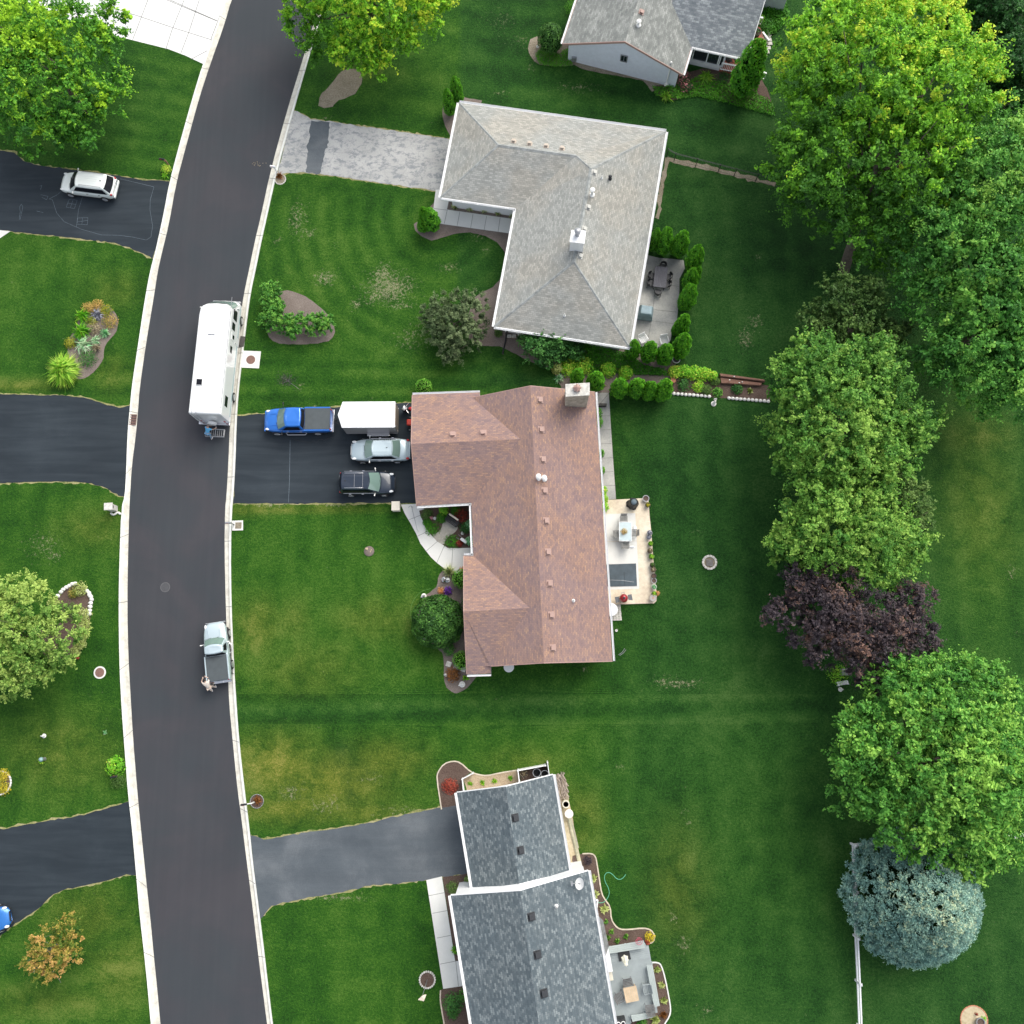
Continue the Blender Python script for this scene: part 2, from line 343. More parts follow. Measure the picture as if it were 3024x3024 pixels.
    ph = x*2*math.pi/2.4; am = np.full(len(x), .28)
    def zone(pxs, val, a, soft=3.0):
        nonlocal ph, am
        xs_, ys_ = zip(*[(P(a_, b_).x, P(a_, b_).y) for a_, b_ in pxs])
        msk = (x > min(xs_)) & (x < max(xs_)) & (y > min(ys_)) & (y < max(ys_)); ph = np.where(msk, val, ph); am = np.where(msk, a, am)
    c = P(1290, 640); zone([(760, 560), (1500, 1190)], np.hypot(x-c.x, (y-c.y)*.9)*2*math.pi/1.6, .55)
    zone([(700, 1060), (1450, 1190)], (y+x*.03)*2*math.pi/1.5, .7)
    zone([(600, -200), (2400, 560)], (y+x*.17)*2*math.pi/2.6, .55)
    zone([(690, 2040), (2450, 2140)], (y-x*.03)*2*math.pi/1.9, 1.0)
    zone([(-300, 150), (640, 540)], (y+x*.2)*2*math.pi/1.6, .5)
    zone([(-300, 1060), (400, 1210)], (y)*2*math.pi/2.0, .8)
    zone([(-300, 2800), (450, 3200)], (y-x*.15)*2*math.pi/2.4, .7)
    zone([(1800, 1170), (2480, 2040)], (x-y*.0)*2*math.pi/2.6, .35)
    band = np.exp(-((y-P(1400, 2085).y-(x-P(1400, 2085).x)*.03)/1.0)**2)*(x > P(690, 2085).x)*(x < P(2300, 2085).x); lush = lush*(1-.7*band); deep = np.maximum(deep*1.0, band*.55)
    for n, a in (('stripe_phase', ph), ('stripe_amp', am), ('dry', dry), ('lush', np.clip(lush, 0, 1)), ('deep', np.clip(deep, 0, 1))):
        at = me.attributes.new(n, 'FLOAT', 'POINT'); at.data.foreach_set('value', a.astype(np.float32))
    me.materials.append(M['lawn'])
    o = bpy.data.objects.new('lawn', me); COL.objects.link(o); tag(o, kind='structure')
ground()
def smoothpts(pts, closed=True, it=1):
    for _ in range(it):
        n = len(pts); out = []
        for i in range(n if closed else n-1):
            a, b = pts[i], pts[(i+1) % n]; out += [a*.75+b*.25, a*.25+b*.75]
        if not closed: out = [pts[0]]+out+[pts[-1]]
        pts = out
    return pts
def sheet(name, px, z, m, jit=0.0, seed=1, step=.35, smooth=0, kind='structure', th=0, **k):
    """a laid surface: outline from real corners, edges broken up a little; optional thickness"""
    pts = [p if isinstance(p, Vector) else P(*p) for p in px]
    if smooth: pts = smoothpts(pts, True, smooth)
    rng = random.Random(seed); out = []
    n = len(pts)
    for i in range(n):
        a, b = pts[i], pts[(i+1) % n]; L = (b-a).length; k_ = max(1, int(L/step)) if jit else 1
        for j in range(k_):
            p = a.lerp(b, j/k_)
            if jit: p = p+Vector((rng.gauss(0, jit), rng.gauss(0, jit), 0))
            out.append(Vector((p.x, p.y, z)))
    bm = bmesh.new(); vs = [bm.verts.new(p) for p in out]; f = bm.faces.new(vs)
    if f.normal.z < 0 or True:
        f.normal_update()
        if f.normal.z < 0: f.normal_flip()
    if th:
        r = bmesh.ops.extrude_face_region(bm, geom=[f]); 
        for v in r['geom']:
            if isinstance(v, bmesh.types.BMVert): v.co.z += th
        bmesh.ops.recalc_face_normals(bm, faces=bm.faces)
    bmesh.ops.triangulate(bm, faces=[q for q in bm.faces if len(q.verts) > 4])
    me = bpy.data.meshes.new(name); bm.to_mesh(me); bm.free(); setmats(me, m)
    o = bpy.data.objects.new(name, me); COL.objects.link(o)
    tag(o, kind=kind, **k); return o
def lines(name, segs, z, wd, m, parent=None, kind='structure', **k):
    mb = MB()
    for s in segs:
        pts = [P(*a) for a in s]
        for a, b in zip(pts[:-1], pts[1:]):
            d = (b-a); L = d.length
            if L < 1e-3: continue
            nrm = Vector((-d.y, d.x, 0))/L*wd/2
            mb.add([Vector((p.x, p.y, z)) for p in (a-nrm, b-nrm, b+nrm, a+nrm)], [(0, 1, 2, 3)])
    return mb.build(name, m, parent, kind=kind, **k)
L0 = [(785, -300), (665, 0), (646, 64), (600, 192), (571, 286), (534, 418), (503, 534), (482, 646), (460, 745), (445, 800), (429, 886), (408, 1027), (391, 1140), (385, 1205), (378, 1280), (374, 1400), (370, 1466), (360, 1500), (354, 1666), (352, 1790), (354, 1955), (360, 2080), (369, 2204), (380, 2350), (391, 2439), (404, 2584), (414, 2700), (427, 2812), (437, 2907), (447, 3024), (486, 3400)]
L1 = [(803, -300), (683, 0), (662, 75), (620, 192), (588, 290), (551, 426), (520, 542), (499, 662), (481, 735), (466, 800), (454, 880), (432, 1010), (412, 1150), (408, 1210), (402, 1280), (389, 1379), (385, 1450), (382, 1500), (378, 1645), (376, 1790), (379, 1935), (386, 2060), (393, 2180), (405, 2330), (415, 2437), (433, 2613), (445, 2720), (455, 2830), (463, 2905), (474, 3024), (510, 3400)]
R1 = [(1036, -300), (948, 0), (897, 166), (849, 323), (799, 505), (770, 642), (752, 715), (735, 800), (722, 860), (711, 930), (700, 1040), (690, 1150), (679, 1251), (675, 1362), (669, 1466), (665, 1500), (663, 1624), (667, 1790), (673, 1976), (677, 2080), (687, 2183), (700, 2319), (714, 2423), (727, 2530), (741, 2638), (756, 2762), (770, 2878), (789, 3024), (838, 3400)]
R0 = [(1056, -300), (965, 0), (914, 166), (868, 327), (818, 510), (788, 645), (772, 716), (755, 800), (742, 860), (731, 938), (719, 1040), (705, 1155), (699, 1251), (696, 1362), (690, 1466), (686, 1500), (682, 1624), (684, 1790), (692, 1976), (699, 2080), (707, 2190), (722, 2325), (736, 2435), (747, 2545), (760, 2645), (775, 2762), (789, 2880), (806, 3024), (856, 3400)]
sheet('road', [(a-2, b) for a, b in L1]+[(a+2, b) for a, b in reversed(R1)], .008, M['road'], .012, 3, .8)
def curb(a, b, name):
    """gutter pan that rises to a rolled lip on the grass side"""
    A = smoothpts([P(*p) for p in a], False, 1); B = smoothpts([P(*p) for p in b], False, 1); vs = []; n = len(A)
    for p, q in zip(A, B):
        for t, z in ((1, -.02), (1, .014), (.55, .02), (.38, .06), (.26, .105), (.0, .115), (0, -.02)): r = p.lerp(q, t); vs.append((r.x, r.y, z))
    fs = [(i*7+k, (i+1)*7+k, (i+1)*7+k+1, i*7+k+1) for i in range(n-1) for k in range(6)]
    mb = MB(); mb.add(vs, fs); mb.m = [(1 if i % 6 in (4, 5) else 0) for i in range(len(fs))]
    o = mb.build(name, [M['curb'], M['curb_top']]); tag(o, kind='structure')
    # contraction joints
    j = MB(); acc = 0; nxt = 2
    for i in range(n-1):
        L = (A[i+1]-A[i]).length
        while nxt < acc+L:
            t = (nxt-acc)/L; p = A[i].lerp(A[i+1], t); q = B[i].lerp(B[i+1], t); d = (A[i+1]-A[i]).normalized()*.022
            prof = [(0, .119), (.26, .109), (.38, .064), (.55, .024), (1, .018)]
            for (t0, z0), (t1, z1) in zip(prof[:-1], prof[1:]):
                u = p.lerp(q, t0); v = p.lerp(q, t1)
                j.add([(u.x-d.x, u.y-d.y, z0), (v.x-d.x, v.y-d.y, z1), (v.x+d.x, v.y+d.y, z1), (u.x+d.x, u.y+d.y, z0)], [(0, 1, 2, 3)])
            nxt += 5.2
        acc += L
    tag(j.build('curb_joints', M['joint']), kind='structure')
curb(L0, L1, 'curb_west'); curb(R0, R1, 'curb_east')
# driveways
DW = M['drive']
D = {
 'white': ([(720, -150), (665, 0), (602, 190), (547, 164), (497, 145), (356, 110), (250, 75), (100, 20), (0, -30), (-150, -150)], M['conc_white']),
 'upper': ([(-400, 430), (0, 445), (41, 449), (70, 476), (120, 490), (186, 497), (340, 518), (410, 530), (501, 536), (482, 646), (452, 764), (414, 743), (340, 718), (186, 700), (90, 690), (0, 679), (-400, 650)], DW),
 'middle': ([(-400, 1160), (0, 1164), (182, 1168), (257, 1176), (306, 1193), (352, 1204), (387, 1197), (379, 1280), (374, 1400), (372, 1466), (352, 1464), (306, 1437), (248, 1424), (137, 1422), (0, 1427), (-400, 1440)], DW),
 'lower': ([(-400, 2520), (0, 2448), (124, 2427), (248, 2406), (352, 2377), (384, 2367), (393, 2440), (406, 2586), (373, 2584), (265, 2613), (186, 2628), (157, 2642), (112, 2684), (25, 2742), (-100, 2850), (-400, 3000)], DW),
 'grey': ([(866, 326), (919, 352), (973, 359), (1155, 385), (1360, 416), (1340, 575), (1288, 564), (1135, 542), (990, 520), (899, 509), (849, 511), (818, 518)], M['drive_conc']),
 'brown': ([(699, 1229), (775, 1222), (990, 1203), (1176, 1191), (1262, 1187), (1268, 1487), (1160, 1485), (900, 1487), (689, 1487), (693, 1380)], DW),
 'blue': ([(739, 2466), (779, 2479), (866, 2464), (965, 2450), (1056, 2437), (1184, 2408), (1300, 2385), (1420, 2362), (1440, 2560), (1379, 2580), (1259, 2599), (1093, 2615), (1023, 2632), (899, 2653), (803, 2673), (768, 2715), (752, 2600)], M['drive_old'])}
for i, (k, (pts, m)) in enumerate(D.items()):
    if k != 'white':
        c = sum((P(*p) for p in pts), Vector())/len(pts)
        big = []
        for p in pts:
            q = P(*p); d = (q-c); big.append(q+Vector((0, math.copysign(.09, d.y), 0)))
        sheet('dry_verge', big, .004, M['dryedge'], .05, 40+i, .25)
    sheet('driveway', pts, .012, m, .03 if k != 'white' else .004, 20+i, .3)
lines('concrete_joints', [[(437, 0), (392, 118)], [(548, -10), (507, 92), (490, 146)], [(592, -10), (558, 95), (534, 158)], [(290, 10), (410, 48), (505, 80), (625, 118)], [(350, -60), (640, 62)], [(480, -10), (642, 62)], [(650, 45), (625, 110), (615, 175)], [(-20, -40), (240, 60)], [(565, 175), (612, 150)]], .017, .05, M['joint'])
sheet('asphalt_patch', [(921, 354), (975, 361), (968, 420), (944, 515), (903, 509), (908, 430)], .016, M['drive_old'], .05, 5, .25)
lines('driveway_seam', [[(857, 1300), (855, 1420), (852, 1484)]], .017, .03, M['chalk'])
sheet('concrete_walk', [(-60, 675), (-10, 679), (31, 683), (0, 704), (-60, 730)], .016, M['conc'])
lines('chalk_drawing', [[(355, 528), (455, 552), (444, 590), (443, 620), (451, 668), (446, 700), (432, 709), (390, 700), (352, 695), (300, 694), (240, 677), (190, 655), (168, 630), (155, 590), (145, 588), (170, 575), (185, 562)],
    [(212, 588), (228, 592), (220, 616), (196, 612), (204, 590), (212, 588)], [(216, 590), (208, 614)], [(200, 600), (224, 604)], [(230, 644), (260, 643), (258, 664), (227, 662), (230, 644)], [(244, 644), (242, 663)], [(228, 656), (259, 651)], [(245, 578), (232, 620), (226, 670)],
    [(57, 650), (60, 625), (58, 612), (63, 603), (68, 612), (64, 628), (60, 648)], [(108, 623), (128, 628)], [(120, 560), (124, 548), (118, 550)], [(120, 575), (142, 580), (138, 590), (124, 583)]], .0165, .022, M['chalk'])
# walks and patios
sheet('front_walk', [(1287, 560), (1278, 632), (1300, 661), (1400, 675), (1560, 697), (1566, 653), (1516, 647), (1320, 619), (1326, 590), (1345, 560)], .02, M['conc'])
lines('front_walk_joints', [[(1281, 616), (1320, 621)], [(1321, 620), (1312, 661)], [(1358, 626), (1350, 667)], [(1397, 632), (1390, 673)], [(1437, 638), (1430, 679)], [(1477, 643), (1471, 685)]], .025, .03, M['joint'])
sheet('courtyard_walk', [(1184, 1490), (1195, 1516), (1211, 1543), (1229, 1576), (1241, 1604), (1258, 1627), (1273, 1646), (1290, 1662), (1312, 1679), (1330, 1690), (1348, 1694), (1400, 1694), (1410, 1617), (1352, 1619), (1322, 1618), (1311, 1611), (1290, 1598), (1273, 1580), (1264, 1567), (1252, 1544), (1242, 1525), (1238, 1508), (1254, 1504), (1232, 1488)], .02, M['conc'])
lines('courtyard_walk_joints', [[(1208, 1535), (1243, 1521)], [(1232, 1584), (1263, 1569)], [(1259, 1627), (1292, 1599)], [(1290, 1662), (1312, 1612)], [(1333, 1690), (1337, 1619)]], .025, .03, M['joint'])
sheet('paver_path', [(1273, 1580), (1293, 1573), (1304, 1561), (1307, 1544), (1320, 1536), (1335, 1540), (1350, 1551), (1353, 1560), (1342, 1574), (1325, 1583), (1315, 1596), (1311, 1610), (1290, 1598)], .016, M['paver'], smooth=1)
sheet('house_walk', [(1259, 2599), (1305, 2588), (1344, 2837), (1358, 2837), (1410, 2828), (1425, 2905), (1371, 2911), (1309, 2920)], .02, M['conc'])
lines('house_walk_joints', [[(1266, 2645), (1312, 2636)], [(1277, 2697), (1320, 2689)], [(1290, 2770), (1331, 2762)], [(1299, 2847), (1346, 2838)], [(1346, 2838), (1354, 2912)], [(1346, 2838), (1410, 2828)]], .025, .03, M['joint'])
sheet('back_walk', [(1745, 1160), (1798, 1160), (1803, 1240), (1808, 1321), (1819, 1474), (1780, 1477), (1765, 1300)], .02, M['patio_grey'])
lines('back_walk_joints', [[(1770, 1195), (1798, 1162)], [(1770, 1229), (1803, 1228)], [(1775, 1270), (1804, 1269)], [(1775, 1311), (1806, 1310)], [(1780, 1353), (1810, 1352)], [(1782, 1394), (1812, 1393)], [(1785, 1435), (1816, 1434)]], .025, .03, M['joint'])
sheet('patio', [(1885, 752), (1910, 754), (1947, 762), (1985, 765), (2019, 769), (2022, 793), (2007, 824), (2007, 855), (2003, 907), (1999, 944), (1984, 980), (1980, 1005), (1970, 1023), (1920, 1028), (1850, 1015), (1825, 1000)], .03, M['patio_grey'], .012, 9, .5)
lines('patio_joints', [[(1950, 765), (1947, 790)], [(1932, 880), (1925, 940), (1914, 1000)], [(1975, 842), (2008, 847)], [(1932, 915), (2000, 922)], [(1860, 938), (1990, 957)]], .036, .03, M['joint'])
sheet('patio', [(1780, 1478), (1914, 1471), (1918, 1520), (1922, 1562), (1931, 1676), (1935, 1720), (1939, 1760), (1938, 1775), (1931, 1782), (1802, 1786), (1785, 1786)], .11, M['stamped'], .004, 9, .5)
sheet('patio_inset', [(1784, 1519), (1876, 1516), (1884, 1660), (1888, 1739), (1788, 1742)], .115, M['conc'])
lines('patio_inset_joints', [[(1876, 1516), (1884, 1660), (1888, 1739)], [(1790, 1600), (1881, 1598)]], .12, .03, M['stamped'])
# planting beds
BEDS = [('flower_bed', 'mulch_grey', [(305, 900), (328, 908), (346, 932), (350, 956), (341, 985), (320, 1007), (307, 1030), (305, 1063), (293, 1082), (269, 1106), (245, 1120), (224, 1121), (205, 1080), (200, 1040), (198, 1010), (215, 985), (230, 953), (236, 928), (251, 911), (275, 902)], 1),
 ('flower_bed', 'mulch', [(172, 1759), (188, 1740), (203, 1729), (217, 1723), (239, 1726), (256, 1742), (270, 1757), (275, 1775), (269, 1793), (267, 1814), (263, 1856), (253, 1900), (232, 1933), (217, 1944), (120, 1944), (90, 1850), (140, 1800)], 1),
 ('hedge_bed', 'mulch_grey', [(841, 855), (870, 862), (899, 874), (948, 907), (986, 953), (990, 990), (965, 1013), (866, 1018), (812, 1013), (789, 990), (783, 940), (800, 880)], 1),
 ('house_bed', 'mulch_grey', [(1287, 591), (1270, 610), (1240, 647), (1222, 663), (1225, 681), (1247, 700), (1275, 711), (1303, 703), (1340, 691), (1387, 686), (1434, 697), (1468, 716), (1490, 744), (1494, 770), (1482, 820), (1454, 849), (1425, 862), (1400, 880), (1380, 940), (1385, 1000), (1420, 1022), (1475, 1023), (1512, 1040), (1560, 1065), (1632, 1092), (1660, 1150), (1660, 1180), (1760, 1182), (1760, 1160), (1990, 1160), (2000, 1090), (1980, 1040), (1870, 1045), (1860, 1010), (1500, 960), (1530, 700), (1560, 650), (1320, 590)], 0),
 ('house_bed', 'mulch_grey', [(1330, 262), (1345, 275), (1370, 288), (1440, 300), (1360, 340), (1352, 400), (1338, 412), (1322, 390), (1306, 350), (1308, 312), (1320, 285)], 1),
 ('courtyard_bed', 'mulch', [(1238, 1508), (1252, 1544), (1264, 1567), (1273, 1580), (1290, 1598), (1311, 1611), (1322, 1618), (1400, 1618), (1402, 1490), (1250, 1498)], 0),
 ('house_bed', 'mulch_grey', [(1310, 1681), (1294, 1702), (1293, 1728), (1272, 1748), (1257, 1757), (1235, 1800), (1235, 1860), (1249, 1887), (1272, 1900), (1287, 1908), (1302, 1924), (1311, 1939), (1309, 1981), (1312, 2015), (1322, 2035), (1339, 2047), (1355, 2046), (1376, 2035), (1395, 2015), (1411, 1992), (1425, 1970), (1400, 1940), (1400, 1697), (1340, 1694)], 1),
 ('house_bed', 'mulch', [(1304, 2386), (1290, 2299), (1293, 2280), (1311, 2255), (1338, 2247), (1359, 2251), (1390, 2280), (1369, 2300), (1372, 2350), (1400, 2370), (1348, 2378)], 0),
 ('house_bed', 'straw', [(1369, 2300), (1392, 2281), (1415, 2288), (1438, 2291), (1477, 2282), (1529, 2274), (1540, 2330), (1450, 2345), (1385, 2352)], 0),
 ('bin_yard', 'mulch', [(1530, 2275), (1614, 2259), (1625, 2300), (1545, 2330)], 0),
 ('house_bed', 'mulch', [(1690, 2527), (1720, 2521), (1748, 2520), (1759, 2529), (1763, 2551), (1770, 2598), (1777, 2640), (1788, 2658), (1802, 2677), (1805, 2714), (1816, 2733), (1830, 2744), (1855, 2745), (1899, 2740), (1922, 2745), (1934, 2762), (1930, 2781), (1913, 2787), (1880, 2800), (1780, 2840), (1740, 2760), (1700, 2600)], 0),
 ('deck_bed', 'mulch', [(1900, 2842), (1943, 2842), (1953, 2850), (1964, 2888), (1974, 2938), (1981, 2980), (1977, 3001), (1962, 3024), (1945, 3060), (1830, 3070), (1840, 3000)], 0),
 ('house_bed', 'mulch', [(1307, 2590), (1379, 2580), (1420, 2575), (1440, 2800), (1358, 2837), (1344, 2837)], 0),
 ('house_bed', 'mulch', [(1301, 2924), (1313, 2920), (1371, 2911), (1430, 2905), (1450, 3050), (1316, 3050), (1312, 3024), (1300, 2953)], 0),
 ('terrace_bed', 'mulch', [(1975, 1159), (2104, 1174), (2149, 1176), (2275, 1186), (2275, 1140), (2246, 1134), (2120, 1130), (2060, 1100), (1985, 1095)], 0),
 ('shrub_bed', 'soil', [(1570, 110), (1558, 135), (1565, 165), (1585, 190), (1620, 195), (1690, 196), (1700, 182), (1690, 130), (1640, 100)], 1),
 ('house_bed', 'soil', [(1685, 186), (1720, 205), (1800, 220), (1900, 238), (1925, 270), (1985, 262), (1985, 256), (1690, 182)], 0),
 ('house_bed', 'mulch', [(1925, 250), (1985, 256), (2050, 200), (2150, 210), (2220, 190), (2260, 250), (2290, 330), (2230, 320), (2160, 305), (2080, 272), (2030, 285), (1990, 298), (1940, 285)], 1)]
for i, (n, m, pts, sm) in enumerate(BEDS):
    sheet(n, pts, .0125+.0003*i, M[m], .02, 60+i, .3, smooth=sm)
sheet('bare_patch', [(944, 286), (965, 262), (986, 236), (1015, 207), (1035, 203), (1052, 205), (1073, 232), (1068, 257), (1039, 282), (1006, 294), (973, 321), (948, 323), (940, 302)], .006, M['soil'], .07, 8, .3, smooth=1)
sheet('bare_strip', [(1963, 470), (1972, 466), (2010, 472), (2120, 497), (2200, 516), (2290, 540), (2290, 552), (2200, 530), (2110, 508), (2000, 484), (1975, 480), (1960, 560), (1945, 650), (1935, 640), (1950, 540)], .006, M['soil'], .06, 8, .3)
sheet('sand_yard', [(1640, 2298), (1668, 2297), (1672, 2310), (1685, 2390), (1700, 2460), (1716, 2550), (1680, 2556), (1650, 2400)], .012, M['sand'], .02, 8, .4)
def edging(px, wd=.09, h=.06, nm='bed_edging', closed=False, m='edgestrip', **k):
    pts = smoothpts([P(*p) for p in px], closed, 1); mb = MB()
    n = len(pts)
    for i in range(n-1):
        a, b = pts[i], pts[i+1]; d = (b-a).normalized(); q = Vector((-d.y, d.x, 0))*wd/2
        vs = [a-q, b-q, b+q, a+q]; mb.add([(p.x, p.y, 0) for p in vs]+[(p.x, p.y, h) for p in vs], [(4, 5, 6, 7), (0, 1, 5, 4), (2, 3, 7, 6), (1, 2, 6, 5), (3, 0, 4, 7)])
    return mb.build(nm, M[m], **k)
edging([(1304, 2390), (1290, 2299), (1293, 2280), (1311, 2255), (1338, 2247), (1359, 2251), (1390, 2280), (1415, 2288), (1438, 2291), (1477, 2282), (1529, 2274)], label='pale edging strip around the mulch bed with the red shrub by the blue-grey roof', cat='garden edging')
edging([(1720, 2521), (1748, 2520), (1759, 2529), (1763, 2551), (1770, 2598), (1777, 2640), (1788, 2658), (1802, 2677), (1805, 2714), (1816, 2733), (1830, 2744), (1855, 2745), (1899, 2740), (1922, 2745), (1934, 2762), (1930, 2781), (1913, 2787)], label='pale edging strip of the winding mulch bed crossed by the green hose', cat='garden edging')
edging([(1923, 2842), (1943, 2842), (1953, 2850), (1964, 2888), (1974, 2938), (1981, 2980), (1977, 3001), (1962, 3024), (1945, 3060)], label='white edging strip of the bed east of the grey deck', cat='garden edging', m='curb_top')
edging([(1301, 2924), (1300, 2953), (1305, 2985), (1312, 3024), (1316, 3060)], label='pale edging strip of the lower bed beside the front walk at the bottom', cat='garden edging')
# ------------------------------------------------------------ buildings
M['white'] = plain('white_paint', (.80, .81, .82), .5, var=.04)
M['white_siding'] = plain('white_siding', (.62, .66, .74), .6, var=.05, scale=3)
M['white_pipe'] = plain('white_plastic', (.78, .78, .76), .4, var=.05)
M['dark_metal'] = plain('black_metal', (.03, .032, .036), .45, .4, var=.15)
M['grey_metal'] = plain('grey_metal', (.35, .36, .38), .4, .6, var=.1)
M['brick'] = plain('tan_brick', (.34, .24, .18), .85, var=.3, scale=9)
M['win'] = glassm('window_glass', (.02, .03, .035))
M['roof_grey'] = shingle('grey_shingle', [(.3, (.22, .23, .22)), (.5, (.29, .30, .285)), (.7, (.375, .38, .36))], .15, .3, (1.12, 1.0, .88), .45, .3, .28)
M['roof_brown'] = shingle('brown_shingle', [(.3, (.19, .135, .135)), (.46, (.26, .172, .15)), (.62, (.315, .198, .155)), (.8, (.44, .28, .17))], .13, .26, (.86, .95, 1.15), .5, .3, .34)
M['roof_blue'] = shingle('slate_blue_shingle', [(.3, (.078, .102, .118)), (.5, (.105, .133, .15)), (.62, (.135, .162, .176)), (.75, (.20, .235, .25))], .15, .24, (1.1, 1.0, .92), .2, .46, .3)
M['roof_top'] = shingle('weathered_shingle', [(.3, (.145, .155, .15)), (.5, (.21, .222, .212)), (.72, (.34, .35, .335))], .16, .34)
M['roof_top2'] = shingle('grey_blue_shingle', [(.3, (.12, .14, .155)), (.5, (.18, .20, .22)), (.72, (.36, .39, .4))], .17, .32)
M['vent_tan'] = plain('tan_vent_metal', (.42, .36, .30), .5, var=.05)
M['vent_grey'] = plain('grey_vent_metal', (.46, .46, .43), .5, var=.05)
M['vent_brown'] = plain('brown_vent_metal', (.34, .22, .19), .5, var=.05)
M['vent_dark'] = plain('dark_vent_metal', (.022, .025, .030), .5, var=.05)
def roof_obj(name, faces, m, parent, th=.2):
    """faces: lists of 3D corner points; UVs run along the eaves and up the slope"""
    mb = MB()
    for f in faces:
        f = [Vector(p) for p in f]
        nrm = sum(((f[i]-f[0]).cross(f[i+1]-f[0]) for i in range(1, len(f)-1)), Vector())
        if nrm.z < 0: f.reverse()
        mb.add(f, [tuple(range(len(f)))])
    o = mb.build(name, m, parent); me = o.data
    uvl = me.uv_layers.new(name='UVMap')
    for p in me.polygons:
        n = p.normal; e = Vector((0, 0, 1)).cross(n)
        e = e.normalized() if e.length > 1e-4 else Vector((1, 0, 0)); s = n.cross(e)
        for li in p.loop_indices:
            c = me.vertices[me.loops[li].vertex_index].co; uvl.data[li].uv = (c.dot(e), c.dot(s))
    # soffit
    sb = MB()
    for f in faces:
        f = [Vector(p)-Vector((0, 0, th)) for p in f]
        nrm = sum(((f[i]-f[0]).cross(f[i+1]-f[0]) for i in range(1, len(f)-1)), Vector())
        if nrm.z > 0: f.reverse()
        sb.add(f, [tuple(range(len(f)))])
    sb.build('soffit', M['white'], o)
    return o
def fascia(loop, parent, th=.2, wd=.05, m='white'):
    mb = MB(); n = len(loop); L = [Vector(p) for p in loop]
    ar = sum(L[i].x*L[(i+1) % n].y-L[(i+1) % n].x*L[i].y for i in range(n))
    for i in range(n):
        a, b = L[i], L[(i+1) % n]; d = (b-a); d.z = 0
        if d.length < .02: continue
        d.normalize(); q = Vector((d.y, -d.x, 0))*(1 if ar > 0 else -1)*wd
        z1 = Vector((0, 0, -.004)); z0 = Vector((0, 0, -th))
        mb.add([a+z0, b+z0, b+q+z0, a+q+z0, a+z1, b+z1, b+q+z1, a+q+z1], [(0, 3, 2, 1), (4, 5, 6, 7), (3, 7, 6, 2), (0, 1, 5, 4), (0, 4, 7, 3), (1, 2, 6, 5)])
    return mb.build('fascia', M[m], parent)
def gutter(a, b, parent, out=.12, z=-.02):
    """open K-style gutter: back, floor and front"""
    a, b = Vector(a), Vector(b); d = (b-a).normalized(); q = Vector((d.y, -d.x, 0)); mb = MB()
    L = (b-a).length; mid = (a+b)/2; ang = math.atan2(d.y, d.x)
    for off, w_, zz, h in ((.055, .012, -.07, .12), (.055+out, .014, -.06, .13), (.055+out/2, out, -.125, .012)):
        mb.box(mid+q*off+Vector((0, 0, z+zz+.05)), (L, w_, h), ang)
    for k in range(int(L/1.2)): mb.box(a.lerp(b, (k+.5)/int(L/1.2))+q*(.055+out/2)+Vector((0, 0, z+.03)), (.03, out, .02), ang)
    return mb.build('gutter', M['white'], parent)
def walls(foot, z1, parent, m, gables=(), z0=0, name='wall'):
    """foot: plan corners; gables: (i, apex) raises a triangle over wall i"""
    n = len(foot); F = [Vector((p[0], p[1], 0)) for p in foot]; mb = MB()
    for i in range(n):
        a, b = F[i], F[(i+1) % n]; vs = [(a.x, a.y, z0), (b.x, b.y, z0), (b.x, b.y, z1)]
        g = [ap for (k, ap) in gables if k == i]
        if g: vs.append(tuple(g[0]))
        vs.append((a.x, a.y, z1)); mb.add(vs, [tuple(range(len(vs)))])
    return mb.build(name, m, parent)
def inset(loop, d):
    """plan corners moved inwards by d"""
    n = len(loop); L = [Vector((p[0], p[1])) for p in loop]
    ar = sum(L[i].x*L[(i+1) % n].y-L[(i+1) % n].x*L[i].y for i in range(n)); s = 1 if ar > 0 else -1; out = []
    for i in range(n):
        a, b, c = L[i-1], L[i], L[(i+1) % n]; e1 = (b-a).normalized(); e2 = (c-b).normalized()
        n1 = Vector((-e1.y, e1.x))*s; n2 = Vector((-e2.y, e2.x))*s; k = 1+n1.dot(n2)
        q = b+(n1+n2)*(d/max(k, .3)); out.append((q.x, q.y))
    return out
def zroof(face, x, y):
    a, b, c = [Vector(p) for p in face[:3]]; n = (b-a).cross(c-a); return a.z-(n.x*(x-a.x)+n.y*(y-a.y))/n.z
def on_roof(px, py, face):
    """3D point where the sight line of a photo pixel meets a roof face"""
    d = CM @ Vector(((px-1512)/FPX, -(py-1512)/FPX, -1.0)); a, b, c = [Vector(p) for p in face[:3]]; n = (b-a).cross(c-a)
    o = Vector((0, 0, CAMH)); t = (a-o).dot(n)/d.dot(n); return o+d*t
def box_vent(px, py, face, parent, m, s=.3):
    p = on_roof(px, py, face); a, b, c = [Vector(q) for q in face[:3]]; n = (b-a).cross(c-a).normalized(); n = n if n.z > 0 else -n
    e = Vector((0, 0, 1)).cross(n).normalized(); u = n.cross(e); R = Matrix((e, u, n)).transposed()
    mb = MB(); mb.box(p+n*.02, (s+.16, s+.16, .015), M=R); mb.box(p+n*.09, (s*.8, s*.8, .12), M=R); mb.box(p+n*.17, (s, s, .05), M=R)
    return mb.build('roof_vent', m, parent, bevel=.015)
def pipe_vent(px, py, face, parent, m, r=.07, h=.4, cap=False):
    p = on_roof(px, py, face); mb = MB(); mb.lathe([(r*2.4, -.02), (r*2.2, .03), (r*1.2, .1), (r, .14), (r, h), (r*.7, h), (r*.7, .1)], p, 12)
    if cap: mb.lathe([(.01, h+.02), (r*1.9, h+.03), (r*2.0, h+.09), (r*.9, h+.16), (.01, h+.17)], p, 14)
    return mb.build('vent_pipe', m, parent, smooth=False)
